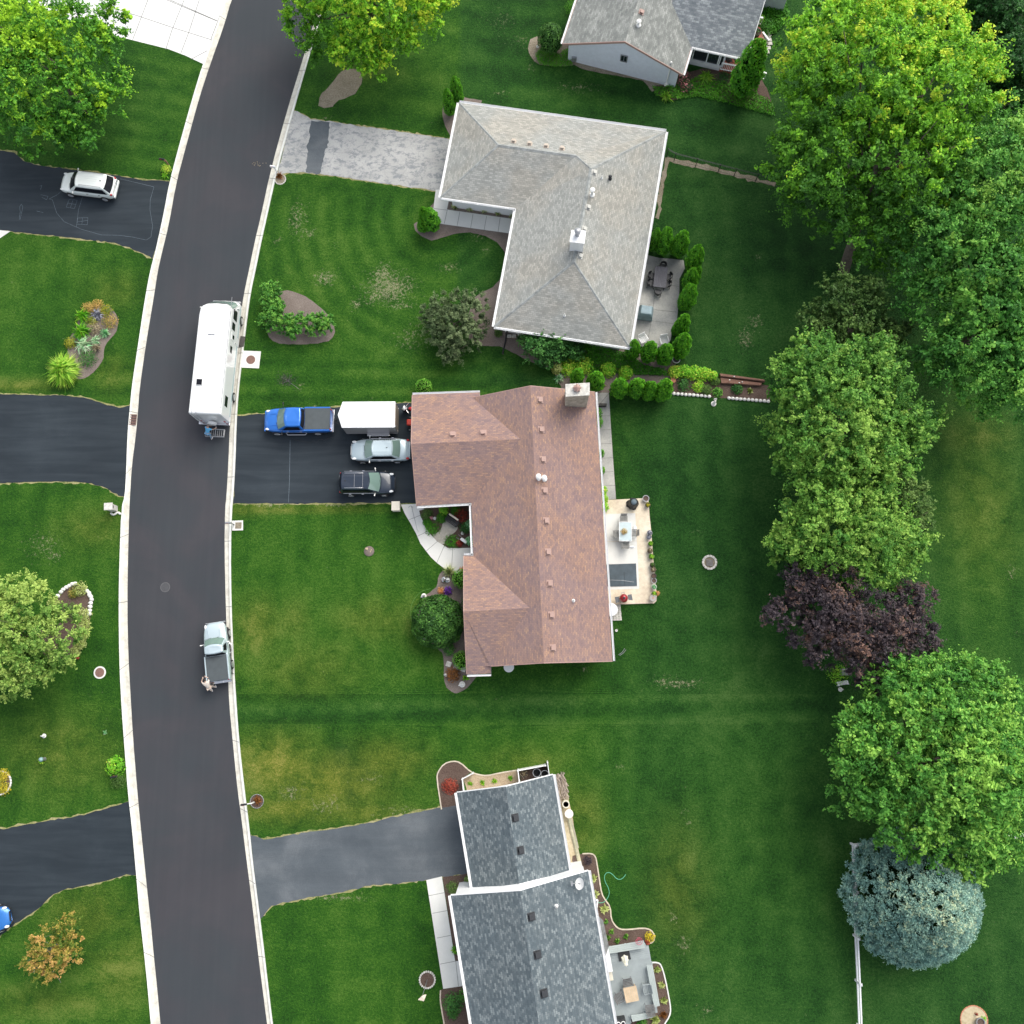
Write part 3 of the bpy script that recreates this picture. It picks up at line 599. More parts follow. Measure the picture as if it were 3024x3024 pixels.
def window(c, w_, h, ang, parent, name='window', fr='white'):
    """window standing proud of a wall; ang = outward direction"""
    R = Matrix.Rotation(ang, 3, 'Z'); c = Vector(c); mb = MB(); t = .07
    for yy, zz, sy, sz in ((0, h/2, w_+t, t), (0, -h/2, w_+t, t), (w_/2, 0, t, h), (-w_/2, 0, t, h), (0, 0, t*.6, h)):
        mb.box(c+R @ Vector((.03, yy, zz)), (.06, sy, sz), M=R)
    f = mb.build(name, M[fr], parent); g = MB(); g.box(c+R @ Vector((.012, 0, 0)), (.012, w_-.02, h-.02), M=R); g.build('pane', M['win'], f); return f
def wall_windows(foot, items, parent):
    """items: (wall index, fraction along, width, height, sill height, kind)"""
    n = len(foot); ar = sum(foot[i][0]*foot[(i+1) % n][1]-foot[(i+1) % n][0]*foot[i][1] for i in range(n))
    for i, t, w_, h, sill, kd in items:
        a, b = Vector((*foot[i], 0)), Vector((*foot[(i+1) % n], 0)); d = (b-a).normalized()
        q = Vector((d.y, -d.x, 0))*(1 if ar > 0 else -1); p = a.lerp(b, t); ang = math.atan2(q.y, q.x); p.z = sill+h/2
        if kd == 'w': window(p, w_, h, ang, parent)
        else:
            R = Matrix.Rotation(ang, 3, 'Z'); mb = MB(); mb.box(p+R @ Vector((.03, 0, 0)), (.06, w_, h), M=R)
            rows = 4 if kd == 'g' else 1; cols = 8 if kd == 'g' else 1
            for r in range(rows):
                for c in range(cols):
                    mb.box(p+R @ Vector((.065, (c-(cols-1)/2)*w_/cols, (r-(rows-1)/2)*h/rows)), (.012, w_/cols*.8, h/rows*.75), M=R)
            o = mb.build('garage_door' if kd == 'g' else 'door', M['white'], parent)
            if kd == 'd': k = MB(); k.blob(p+R @ Vector((.11, w_*.38, -.05)), (.04, .04, .04)); k.build('handle', M['grey_metal'], o, smooth=True)
# ---- brown roofed house
def house_brown():
    h = empty('brick_house', P(1580, 1560), 0, 'brown shingled L-shaped house with a stone chimney in the middle of the photo', 'house')
    org = h.location.copy(); h.location = (0, 0, 0)
    E, Rg, Rw = 2.7, 4.75, 4.35
    A = lambda *a: P(*a)
    nw, ne, se, sw = A(1380, 1178, E), A(1757, 1158, E), A(1809, 1952, E), A(1411, 1969, E)
    rn, rs = A(1566, 1140, Rg), A(1606, 1957, Rg)
    we = [rn, nw, sw, rs]; ea = [rn, rs, se, ne]
    W = [A(1402, 1176, E+.0)]
    west = [rn, A(1400, 1175, E+.08), A(1392, 1485, E), A(1398, 1641, E), A(1448, 1966, E+.2), rs]
    gN = [A(1218, 1167, E), A(1417, 1160, E), A(1417, 1186, 3.02), A(1548, 1296, Rw), A(1215, 1311, Rw)]
    gS = [A(1215, 1311, Rw), A(1548, 1296, Rw), A(1393, 1485, E), A(1231, 1494, E)]
    bN = [A(1370, 1641, E), A(1399, 1641, E), A(1574, 1795, Rw+.05), A(1370, 1806, Rw)]
    bS = [A(1370, 1806, Rw), A(1574, 1795, Rw+.05), A(1450, 1968, 2.98), A(1450, 1989, E), A(1379, 1991, E)]
    # west slope: only what shows beyond the two wings is needed, but it runs whole under them
    faces = [[rn, we[1], we[2], rs], ea]
    ro = roof_obj('roof', [ea, [rn, nw, sw, rs]], M['roof_brown'], h)
    g1 = roof_obj('wing_roof', [gN, gS], M['roof_brown'], h)
    g2 = roof_obj('wing_roof', [bN, bS], M['roof_brown'], h)
    for f, pr, L in ((0, h, [rn, nw, sw, rs, se, ne]),): pass
    fascia([A(1566, 1140, Rg), A(1402, 1176, E+.12), A(1402, 1176, E-.1)], h) if False else None
    rb = MB()
    def rake(a, b, w_=.05, th=.2):
        a, b = Vector(a), Vector(b); d = (b-a); d.z = 0; d.normalize(); q = Vector((d.y, -d.x, 0))*w_
        rb.add([a-q*.2, b-q*.2, b+q, a+q]+[p-Vector((0, 0, th)) for p in (a-q*.2, b-q*.2, b+q, a+q)], [(0, 1, 2, 3), (4, 7, 6, 5), (3, 2, 6, 7), (0, 4, 5, 1), (0, 3, 7, 4), (1, 5, 6, 2)])
    rake(ne, rn); rake(rn, nw.lerp(rn, .04)); rake(rs, se); rake(sw.lerp(rs, .2), rs); rake(gN[4], gS[3]); rake(gN[0], gN[4]); rake(bS[0], bS[4]); rake(bN[0], bN[3]); rake(gN[1], gN[0])
    rb.build('rake_board', M['vent_brown'], h)['kind'] = 'stuff'
    gutter(se, ne, h); gutter(gS[3], gS[2], h); gutter(west[2], west[3], h); gutter(bN[1], bN[0], h); gutter(bS[4], bS[3], h)
    gutter(A(1417, 1160, E), gN[0], h)
    lp = [gN[0], gN[1], A(1417, 1180, E), ne, se, A(1452, 1966, E), A(1450, 1989, E), A(1379, 1991, E), A(1370, 1641, E), A(1398, 1641, E), A(1392, 1485, E), A(1231, 1494, E)]
    foot = inset([(p.x, p.y) for p in lp], .55)
    walls(foot, E-.12, h, M['brick'])
    for ap, a, b in ((gN[4], gN[0], gS[3]), (bN[3], bN[0], bS[4]), (rn, nw, ne), (rs, sw, se)):
        mid = (a+b)/2; inw = (P(1580, 1560)-mid); inw.z = 0
        ax = Vector((b.y-a.y, a.x-b.x, 0)).normalized(); ax = ax if ax.dot(inw) > 0 else -ax
        dn = Vector((0, 0, -.25)); q = [a.lerp(b, .05)+ax*.5+dn*.3, b.lerp(a, .05)+ax*.5+dn*.3, ap+ax*.5+dn]; q2 = [p+ax*.1 for p in q]
        MB().add(q+q2, [(0, 1, 2), (5, 4, 3), (0, 2, 5, 3), (1, 4, 5, 2), (0, 3, 4, 1)]).build('gable', M['white_siding'], h)
    wall_windows(foot, [(11, .5, 4.9, 2.1, .1, 'g'), (10, .5, 1.0, 1.1, 1, 'w'), (3, .2, 1.8, 1.1, 1, 'w'), (3, .42, 1.8, 2.0, .15, 'd'), (3, .6, 1.8, 1.1, 1, 'w'), (3, .85, 1.5, 1.1, 1, 'w'), (7, .3, 1.4, 1.1, 1, 'w'), (7, .7, 1.4, 1.1, 1, 'w'), (9, .5, 1.0, 2.05, .1, 'd')], h)
    # chimney: rubble stone stack with a concrete cap and a square flue
    zt = 6.3; c = [P(1671, 1135, zt), P(1740, 1131, zt), P(1740, 1166, zt), P(1672, 1170, zt)]
    cb = MB(); cb.prism([(p.x, p.y) for p in c], 2.2, zt-.1)
    ch = cb.build('chimney', plain('rubble_stone', (.40, .36, .29), .9, var=.35, scale=3), ro)
    cc = sum(c, Vector())/4; cap = MB(); cap.prism([((p.x-cc.x)*1.04+cc.x, (p.y-cc.y)*1.06+cc.y) for p in c], zt-.1, zt); cap.build('chimney_cap', M['stone'], ch)
    fl = MB(); f0 = P(1704, 1147, zt+.1); fl.box(f0, (.42, .42, .3)); fl.lathe([(.34, .15), (.30, .18), (.01, .34)], f0, 4); fl.build('flue', M['vent_brown'], ch)
    for px, py in ((1594, 1181), (1598, 1269), (1603, 1357), (1608, 1449), (1613, 1538), (1618, 1630), (1623, 1723), (1628, 1816), (1632, 1913)): box_vent(px, py, ea, ro, M['vent_brown'], .36)
    for px, py in ((1337, 1284), (1427, 1279)): box_vent(px, py, gN[2:5], g1, M['vent_brown'], .36)
    pipe_vent(1590, 1411, [rn, rs, se], ro, M['white_pipe'], .1, .5, True); pipe_vent(1607, 1414, ea, ro, M['white_pipe'], .1, .4, True); pipe_vent(1693, 1774, ea, ro, M['white_pipe'], .06, .4)
    return h
HB = house_brown()
# ---- grey hipped house
def house_grey():
    h = empty('hip_roof_house', (0, 0, 0), 0, 'grey hip-roofed house with white gutters and white walls, upper middle', 'house')
    E = 2.75; Z1 = 5.0; Z2 = 4.4
    nw, ne, se, sw = P(1356, 303, E), P(1967, 388, E), P(1860, 1026, E), P(1459, 964, E)
    inn, swg = P(1524, 615, E), P(1301, 583, E)
    pg, g2, m1, s = P(1472, 428, Z2), P(1702, 460, Z2), P(1746, 499, Z1), P(1695, 772, Z1)
    F = [[nw, swg, pg], [nw, pg, g2, m1, ne], [ne, m1, s, se], [se, s, sw], [sw, s, m1, g2, inn], [swg, inn, g2, pg]]
    # hips and valley are triangulated so every plane stays flat
    tri = [[nw, swg, pg], [nw, pg, g2], [nw, g2, ne], [g2, m1, ne], [ne, m1, s], [ne, s, se], [se, s, sw], [sw, s, m1], [sw, m1, inn], [m1, g2, inn], [swg, inn, g2], [swg, g2, pg]]
    ro = roof_obj('roof', tri, M['roof_grey'], h)
    lp = [nw, ne, se, sw, inn, swg]
    fascia(lp, h)
    for a, b in ((ne, nw), (se, ne), (sw, se), (inn, sw), (swg, inn), (nw, swg)): gutter(a, b, h)
    foot = inset([(p.x, p.y) for p in lp], .68); walls(foot, E-.12, h, M['white'])
    wall_windows(foot, [(5, .5, 4.9, 2.1, .1, 'g'), (3, .3, 1, 2.05, .1, 'd'), (3, .65, 2.2, 1.4, .8, 'w'), (2, .25, 1.2, 1.1, 1, 'w'), (2, .75, 1.2, 1.1, 1, 'w'), (1, .3, 1.5, 1.1, 1, 'w'), (1, .65, 1.9, 2.05, .1, 'd'), (0, .3, 1.2, 1, 1.1, 'w'), (0, .7, 1.5, 1, 1.1, 'w')], h)
    # ridge caps
    rc = MB()
    for a, b in ((nw, pg), (swg, pg), (pg, g2), (g2, m1), (m1, ne), (m1, s), (s, se), (s, sw)):
        n = int((b-a).length/.33); d = (b-a).normalized()
        for k in range(n):
            p = a.lerp(b, (k+.5)/n); q = Vector((-d.y, d.x, 0)).normalized()*.15; up = Vector((0, 0, .025)); dn = Vector((0, 0, -.055)); e = d*.17
            rc.add([p-e-q+dn, p+e-q+dn, p+e+up, p-e+up*1.4, p-e+q+dn, p+e+q+dn], [(0, 1, 2, 3), (3, 2, 5, 4)])
    rc.build('ridge_cap', M['roof_grey_cap'], ro)
    for px, py in ((1517, 418), (1564, 425), (1613, 432), (1660, 439)): box_vent(px, py, [nw, pg, g2], ro, M['vent_tan'], .28)
    for px, py in ((1755, 509), (1737, 612), (1726, 676), (1713, 756)): box_vent(px, py, F[2], ro, M['vent_grey'], .28)
    pipe_vent(1748, 575, F[2], ro, M['white_pipe'], .1, .7, True); pipe_vent(1777, 526, F[2], ro, M['white_pipe'], .05, .35)
    pipe_vent(1801, 528, F[2], ro, M['dark_metal'], .07, .3, True); pipe_vent(1667, 932, F[3], ro, M['white_pipe'], .05, .35)
    zt = 6.4; c = [P(1690, 682, zt), P(1728, 684, zt), P(1724, 718, zt), P(1684, 714, zt)]
    cb = MB(); cb.prism([(p.x, p.y) for p in c], 4, zt); cc = sum(c, Vector())/4
    cb.prism([((p.x-cc.x)*1.12+cc.x, (p.y-cc.y)*1.12+cc.y) for p in c], zt, zt+.06)
    ch = cb.build('chimney', M['white'], ro)
    MB().lathe([(.19, 0), (.19, .5), (.25, .52), (.27, .62), (.1, .72), (.01, .73)], P(1705, 693, zt+.06), 18).build('flue', M['grey_metal'], ch, smooth=False)
    d = MB(); d.tube([P(1498, 972, 2.5), P(1497, 980, 1.2), P(1496, 985, .2), P(1492, 1010, .06), P(1484, 1045, .05)], .06, 8); d.build('downspout', M['dark_metal'], h)
    a = MB(); q = P(1755, 1040, 0); a.box(q+Vector((-.6, .8, 1.3)), (.1, .1, 2.5)); a.build('downspout', M['white'], h)
M['roof_grey_cap'] = plain('ridge_shingle', (.27, .285, .28), .9, var=.3, scale=3)
house_grey()
# ---- blue-grey roofed house
def gable_roof(h, nw, ne, se, sw, rn, rs, m, gut=True):
    ro = roof_obj('roof', [[rn, nw, sw, rs], [rn, rs, se, ne]], m, h)
    fascia([nw, rn, ne, se, rs, sw], h, .22, .06)
    if gut: gutter(se, ne, h); gutter(nw, sw, h)
    return ro
def house_blue():
    h = empty('blue_roof_house', (0, 0, 0), 0, 'two-part house with slate-blue shingles and a white stepped gable at the bottom', 'house')
    E, Z = 2.6, 4.5
    g = dict(nw=P(1349, 2341, E), ne=P(1633, 2288, E), se=P(1682, 2573, E), sw=P(1396, 2627, E), rn=P(1494, 2323, Z), rs=P(1533, 2610, Z))
    E2, Z2 = 4.25, 6.35
    m = dict(nw=P(1331, 2645, E2), ne=P(1737, 2572, E2), se=P(1855, 3250, E2), sw=P(1432, 3265, E2), rn=P(1535, 2631, Z2), rs=P(1625, 3257, Z2))
    r1 = gable_roof(h, **g, m=M['roof_blue']); r2 = gable_roof(h, **m, m=M['roof_blue'])
    f1 = inset([(g[k].x, g[k].y) for k in ('nw', 'ne', 'se', 'sw')], .35); walls(f1, E-.12, h, M['white'])
    f2 = inset([(m[k].x, m[k].y) for k in ('nw', 'ne', 'se', 'sw')], .3); ax = (m['rs']-m['rn']).normalized(); f2 = [(f2[i][0]+ax.x*s*.27, f2[i][1]+ax.y*s*.27) for i, s in enumerate((-1, -1, 1, 1))]; walls(f2, E2-.06, h, M['white'], [(0, m['rn']+Vector((0, 0, -.1))+ax*.03), (2, m['rs']+Vector((0, 0, -.1))-ax*.03)])
    ap = g['rn']+(g['rs']-g['rn']).normalized()*.35+Vector((0, 0, -.25)); a, b = Vector((*f1[0], E-.13)), Vector((*f1[1], E-.13))
    MB().add([a, b, ap, a+Vector((.01, -.1, 0)), b+Vector((.01, -.1, 0)), ap+Vector((.01, -.1, 0))], [(0, 1, 2), (5, 4, 3)]).build('gable', M['white'], h)
    wall_windows(f1, [(3, .5, 4.8, 2.1, .1, 'g'), (0, .5, 1, 1, 1.1, 'w')], h); wall_windows(f2, [(3, .5, 1, 2.05, .9, 'd'), (3, .25, 1.6, 1.2, 1.6, 'w'), (3, .75, 1.6, 1.2, 1.6, 'w'), (1, .2, 1.2, 1, 1.8, 'w'), (1, .5, 1.8, 2, .9, 'w')], h)
    for px, py in ((1521, 2415), (1537, 2511)): box_vent(px, py, [g['rn'], g['rs'], g['se']], r1, M['vent_dark'], .4)
    for px, py in ((1569, 2707), (1587, 2819), (1606, 2933)): box_vent(px, py, [m['rn'], m['rs'], m['se']], r2, M['vent_dark'], .4)
    pipe_vent(1643, 2676, [m['rn'], m['rs'], m['se']], r2, M['white_pipe'], .06, .35)
    # dish aerial
    p = on_roof(1704, 2606, [m['rn'], m['rs'], m['se']]); Rm = Matrix.Rotation(R_(-38), 3, 'Y') @ Matrix.Rotation(R_(-10), 3, 'X')
    d = MB(); prof = [(.36*t, .09*t*t) for t in (.03, .25, .5, .75, 1.0)]
    vs = []; 
    for r, z in prof:
        for k in range(20):
            t = 2*math.pi*k/20; vs.append(Rm @ Vector((r*math.cos(t), r*1.1*math.sin(t), z))+p+Vector((.2, 0, .45)))
    d.add(vs, [(i*20+k, i*20+(k+1) % 20, (i+1)*20+(k+1) % 20, (i+1)*20+k) for i in range(4) for k in range(20)])
    dish = d.build('satellite_dish', M['white_pipe'], r2, smooth=True)
    k = MB(); k.tube([p, p+Vector((0, 0, .3)), p+Vector((.2, 0, .45))], .03, 8); k.tube([p+Vector((.15, 0, .2)), p+Vector((-.35, .02, .45))], .02, 6); k.box(p+Vector((-.38, .02, .5)), (.12, .3, .1)); k.build('dish_arm', M['grey_metal'], dish)
    # bay with a shed roof
    zb = 2.6; b1 = [P(1762, 2700, zb+1), P(1781, 2718, zb), P(1798, 2795, zb), P(1789, 2822, zb), P(1784, 2830, zb+1)]
    MB().add([tuple(q) for q in b1], [(0, 1, 2, 3, 4)]).build('bay_roof', M['bayroof'], h)
    bf = [P(1755, 2705), P(1776, 2722), P(1793, 2795), P(1784, 2822), P(1770, 2826)]; MB().prism([(q.x, q.y) for q in bf], .3, 2.55).build('bay_wall', M['white'], h)
M['bayroof'] = plain('bay_shingle', (.19, .2, .2), .9, var=.3, scale=4)
house_blue()
# ---- weathered gabled house at the top
def house_top():
    h = empty('gabled_house', (0, 0, 0), 0, 'pale grey gabled house with a blank sided end wall at the top edge', 'house')
    E, Z = 2.6, 4.7
    sw, se, rs = P(1662, 128, E), P(2017, 219, E), P(1846, 121, Z)
    d = (P(1704, 0, E)-sw); d.normalize(); L = 13
    nw, ne, rn = sw+d*L, se+d*L, rs+d*L
    r1 = roof_obj('roof', [[rn, nw, sw, rs], [rn, rs, se, ne]], M['roof_top'], h)
    fascia([nw, rn, ne, se, rs, sw], h, .22, .06, 'vent_brown'); gutter(se, ne, h); gutter(nw, sw, h)
    foot = inset([(p.x, p.y) for p in (nw, ne, se, sw)], .42)
    fx = [Vector((*q, 0)) for q in foot]
    walls([(q.x, q.y) for q in fx], E-.1, h, M['white_siding'], [(2, rs+d*.42+Vector((0, 0, -.22))), (0, rn-d*.42+Vector((0, 0, -.22)))])
    # small window on the end wall
    a, b = fx[3], fx[2]; u = (b-a).normalized(); q = Vector((u.y, -u.x, 0)); ang = math.atan2(q.y, q.x); pw = a.lerp(b, .505); window((pw.x, pw.y, 2.1), .55, .75, ang, h, fr='grey_metal')
    pv = a.lerp(b, .92)+q*.1; k = MB(); k.tube([(pv.x, pv.y, .25), (pv.x, pv.y, 3.3)], .06, 8); k.box((pv.x, pv.y, .3), (.35, .2, .2)); k.build('vent_pipe', M['white_pipe'], h)
    pm = a.lerp(b, .06)+q*.1; k = MB(); k.box((pm.x, pm.y, .5), (.4, .18, .5)); k.build('meter_box', M['grey_metal'], h)
    box_vent(1894, 36, [rn, rs, se], r1, M['vent_brown'], .3); pipe_vent(1885, 74, [rn, rs, se], r1, M['white_pipe'], .1, .4, True)
    # lower east wing
    e2 = 2.6; z2 = 5.2
    s1, s2 = P(2029, 135, e2), P(2206, 174, e2)
    v = d; t1, t2 = s1+v*11, s2+v*11
    up1 = s1+v*7+Vector((0, 0, z2-e2)); up2 = s2+v*7+Vector((0, 0, z2-e2)); w_ = (s1-s2).normalized()*2.2
    r2 = roof_obj('wing_roof', [[s1+w_, s2, up2, up1+w_], [up1+w_, up2, t2+v*3, t1+v*3+w_]], M['roof_top2'], h)
    gutter(s1, s2, h); fascia([s1, s2, up2, t2+v*3, t1+v*3, up1], h, .2, .05)
    # screened porch: knee wall, posts and dark screens
    a, b = P(2023, 184, 0), P(2128, 209, 0); u = (b-a).normalized(); L = (b-a).length; ang = math.atan2(u.y, u.x)
    pw = MB(); pw.box((a+b)/2+Vector((0, 0, .3)), (L, .12, .6), ang)
    for t in (0, .16, .55, .86, .9, 1): pw.box(a.lerp(b, t)+Vector((0, 0, 1.45)), (.09, .1, 1.9), ang)
    pw.box((a+b)/2+Vector((0, 0, 2.38)), (L, .11, .12), ang)
    po = pw.build('porch', M['white'], h); q = MB(); q.box((a+b)/2+v*.06+Vector((0, 0, 1.45)), (L-.05, .02, 1.75), ang); q.build('porch_screen', M['win'], po)
    f3 = [a+v*3.2, b+v*3.2, s2+v*3.2-(s2-s1).normalized()*.5, s2+v*10, s1+v*10]; walls([(p.x, p.y) for p in f3], e2-.1, h, M['white_siding'])
    # side wall of the porch
    MB().prism([(p.x, p.y) for p in (b, b+u*.1, b+u*.1+v*3, b+v*3)], 0, 2.4).build('porch_wall', M['white_siding'], h)
house_top()
# ------------------------------------------------------------ plants
LG = {
 'maple': leaf('maple_leaves', [(0, (.010, .038, .008)), (.35, (.026, .082, .012)), (.65, (.058, .135, .016)), (1, (.17, .24, .02))]),
 'gold': leaf('golden_green_leaves', [(0, (.018, .055, .008)), (.35, (.048, .115, .012)), (.65, (.10, .20, .015)), (1, (.25, .34, .03))]),
 'mid': leaf('green_leaves', [(0, (.010, .04, .010)), (.4, (.028, .085, .018)), (.7, (.06, .135, .03)), (1, (.13, .2, .05))]),
 'dark': leaf('dark_leaves', [(0, (.006, .022, .008)), (.5, (.014, .048, .016)), (1, (.04, .095, .03))]),
 'olive': leaf('olive_leaves', [(0, (.012, .028, .008)), (.5, (.034, .060, .020)), (1, (.085, .115, .045))]),
 'linden': leaf('linden_leaves', [(0, (.012, .040, .009)), (.4, (.034, .085, .018)), (.7, (.068, .125, .028)), (1, (.13, .18, .05))]),
 'pale': leaf('pale_green_leaves', [(0, (.016, .034, .008)), (.35, (.042, .085, .020)), (.65, (.092, .135, .040)), (1, (.17, .195, .072))]),
 'sage': leaf('dry_sage_leaves', [(0, (.03, .06, .02)), (.5, (.09, .14, .055)), (1, (.20, .26, .12))]),
 'purple': leaf('purple_leaves', [(0, (.007, .006, .009)), (.5, (.022, .017, .024)), (.8, (.042, .030, .036)), (1, (.075, .042, .036))], .15),
 'spruce': leaf('blue_spruce_needles', [(0, (.022, .056, .052)), (.4, (.062, .122, .11)), (.75, (.13, .205, .165)), (1, (.25, .29, .17))], .1),
 'arb': leaf('arborvitae_sprays', [(0, (.010, .042, .004)), (.5, (.028, .098, .006)), (1, (.085, .175, .012))], .15),
 'yew': leaf('yew_needles', [(0, (.006, .020, .008)), (.5, (.018, .048, .012)), (1, (.055, .11, .03))], .1),
 'box': leaf('boxwood_leaves', [(0, (.02, .065, .008)), (.5, (.06, .15, .02)), (1, (.18, .29, .08))], .2),
 'blade': leaf('grass_blades', [(0, (.03, .085, .01)), (.5, (.10, .19, .025)), (1, (.22, .31, .06))], .25),
 'lime': leaf('lime_leaves', [(0, (.14, .2, .03)), (.5, (.32, .4, .1)), (1, (.58, .62, .28))], .25),
 'red': leaf('red_leaves', [(0, (.09, .015, .01)), (.5, (.26, .04, .025)), (1, (.42, .10, .06))], .2),
 'rust': leaf('rust_leaves', [(0, (.06, .03, .012)), (.5, (.18, .075, .02)), (1, (.34, .14, .04))], .2),
 'orange': leaf('orange_green_leaves', [(0, (.05, .13, .02)), (.4, (.15, .21, .03)), (.6, (.38, .30, .06)), (1, (.55, .34, .12))], .25),
 'yellow': leaf('yellow_flowers', [(0, (.06, .13, .02)), (.4, (.2, .26, .03)), (1, (.7, .5, .03))], .2),
 'pink': leaf('pink_flowers', [(0, (.02, .06, .02)), (.55, (.04, .09, .03)), (.7, (.45, .12, .16)), (1, (.7, .3, .32))], .2),
 'violet': leaf('violet_flowers', [(0, (.03, .03, .06)), (.4, (.10, .02, .26)), (1, (.26, .07, .5))], .2),
 'peach': leaf('orange_flowers', [(0, (.2, .12, .04)), (.4, (.7, .26, .09)), (1, (.85, .42, .2))], .2),
 'silver': leaf('silver_leaves', [(0, (.10, .12, .14)), (.5, (.26, .27, .32)), (1, (.5, .5, .58))], .1),
 'bluegreen': leaf('blue_green_leaves', [(0, (.03, .10, .06)), (.5, (.08, .2, .13)), (1, (.25, .4, .28))], .2),
 'cover': leaf('ground_cover_leaves', [(0, (.010, .042, .006)), (.5, (.024, .085, .008)), (1, (.06, .15, .014))], .2),
 'bright': leaf('bright_leaves', [(0, (.03, .10, .01)), (.5, (.09, .21, .02)), (1, (.27, .36, .05))], .3),
 'tan': leaf('dry_stalks', [(0, (.12, .09, .05)), (.5, (.27, .22, .13)), (1, (.45, .4, .27))], .2),
 'grassy': leaf('olive_blades', [(0, (.05, .07, .03)), (.5, (.14, .17, .08)), (1, (.3, .32, .2))], .2)}
M['bark'] = plain('bark', (.13, .105, .085), .95, var=.35, scale=5)
M['bark_grey'] = plain('grey_bark', (.24, .23, .22), .95, var=.3, scale=5)
M['core'] = plain('dark_foliage_core', (.008, .02, .006), 1, var=0, spec=0)  # near-black solid core that keeps dense foliage opaque
def unit(a): return a/np.maximum(np.linalg.norm(a, axis=1, keepdims=True), 1e-6)
def leafmesh(name, C, Nn, S, T, m, parent=None, seed=0, asp=.6, core=None, flower=None):
    """many small rhombic leaf faces as one mesh; core = optional inner blob"""
    rg = np.random.default_rng(seed); n = len(C); Nn = unit(Nn)
    r = rg.normal(size=(n, 3)); u = unit(np.cross(Nn, r)); v = np.cross(Nn, u); s = S[:, None]
    bend = Nn*s*rg.uniform(-.12, .22, (n, 1))
    V = np.stack([C-u*s*.55, C+v*s*asp*.5+bend, C+u*s*.55, C-v*s*asp*.5+bend], 1).reshape(-1, 3)
    tint = np.repeat(np.clip(T, 0, 1), 4)
    nv = len(V); F = [np.arange(nv).reshape(-1, 4)]; mi = np.zeros(n, int); extra = []
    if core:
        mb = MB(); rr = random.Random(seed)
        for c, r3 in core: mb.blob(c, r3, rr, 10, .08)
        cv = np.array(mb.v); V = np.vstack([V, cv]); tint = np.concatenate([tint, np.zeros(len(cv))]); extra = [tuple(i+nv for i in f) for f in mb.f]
    me = bpy.data.meshes.new(name); me.vertices.add(len(V)); me.vertices.foreach_set('co', V.ravel())
    li = list(F[0].ravel())+[i for f in extra for i in f]; tot = [4]*n+[len(f) for f in extra]
    st = np.concatenate([[0], np.cumsum(tot)[:-1]]).astype(int)
    me.loops.add(len(li)); me.loops.foreach_set('vertex_index', li); me.polygons.add(len(tot))
    me.polygons.foreach_set('loop_start', st); me.polygons.foreach_set('loop_total', tot)
    me.polygons.foreach_set('material_index', [0]*n+[1]*len(extra)); me.update()
    a = me.attributes.new('tint', 'FLOAT', 'POINT'); a.data.foreach_set('value', tint.astype(np.float32))
    me.materials.append(LG[m]); me.materials.append(M['core'])
    o = bpy.data.objects.new(name, me); COL.objects.link(o)
    if parent: o.parent = parent
    return o
def crown_pts(seed, lobes, ncl, crad, nl, ls, spiky=.6, flat=.7, tvar=.3, tbase=.35, toptint=.3, inner=.12, low=-.45, patches=None):
    """clumps of leaves over the lobes' outsides; every clump is a spray of twigs pointing outwards"""
    rg = np.random.default_rng(seed); L = np.array([l[:6] for l in lobes], float)
    ls *= .88; nl = int(nl*1.2); vol = (L[:, 3]*L[:, 4]+L[:, 3]*L[:, 5]); pr = vol/vol.sum(); ncl = int(ncl*1.15); cc = []; oo = []; kin = []; tries = 0
    mean = L[:, :3].mean(0)
    while len(cc) < ncl and tries < ncl*30:
        tries += 1; i = rg.choice(len(L), p=pr); d = rg.normal(size=3); d /= np.linalg.norm(d)
        if d[2] < low: continue
        isin = rg.random() < inner; rr = rg.uniform(.3, .62) if isin else (rg.uniform(.80, 1.06) if rg.random() < .8 else rg.uniform(.68, .82))
        p = L[i, :3]+d*L[i, 3:6]*rr
        if not isin:
            q = ((p-L[:, :3])/L[:, 3:6]); q = np.sqrt((q**2).sum(1)); q[i] = 9
            if q.min() < .8: continue
            if tries < ncl*18 and cc and (((np.array(cc)[np.array(kin)]-p)**2).sum(1) < (crad*.92)**2).any(): continue
        cc.append(p); oo.append(d); kin.append(not isin)
    cc = np.array(cc); oo = np.array(oo); n = len(cc)
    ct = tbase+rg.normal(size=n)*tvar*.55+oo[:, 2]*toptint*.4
    if patches is not None:
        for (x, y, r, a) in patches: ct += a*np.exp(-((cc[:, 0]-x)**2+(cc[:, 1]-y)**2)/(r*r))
    size = crad*rg.uniform(.6, 1.15, n)
    k = max(5, nl//13); m = max(2, nl//k)
    td = unit(np.repeat(oo, k, 0)*spiky+rg.normal(size=(n*k, 3))*(1-spiky*.45)*.75+np.array([0, 0, .28])); td[:, 2] *= flat; td = unit(td)
    tl = np.repeat(size, k)*rg.uniform(.5, 1.15, n*k)*np.where(rg.random(n*k) < .12, 1.5, 1)
    t = rg.uniform(.12, 1, (n*k, m))**.75
    C = np.repeat(cc, k, 0)[:, None, :]+td[:, None, :]*(tl[:, None]*t)[:, :, None]+rg.normal(size=(n*k, m, 3))*(.085*np.repeat(size, k))[:, None, None]
    Nn = unit((td[:, None, :]*.35+rg.normal(size=(n*k, m, 3))*.55+np.array([0, 0, .75])).reshape(-1, 3))
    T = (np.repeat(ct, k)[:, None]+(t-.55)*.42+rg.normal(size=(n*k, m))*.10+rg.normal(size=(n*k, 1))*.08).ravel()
    S = ls*rg.uniform(.65, 1.3, n*k*m)*np.repeat(rg.uniform(.72, 1.3, n), k*m)
    return C.reshape(-1, 3), Nn, S, T, cc
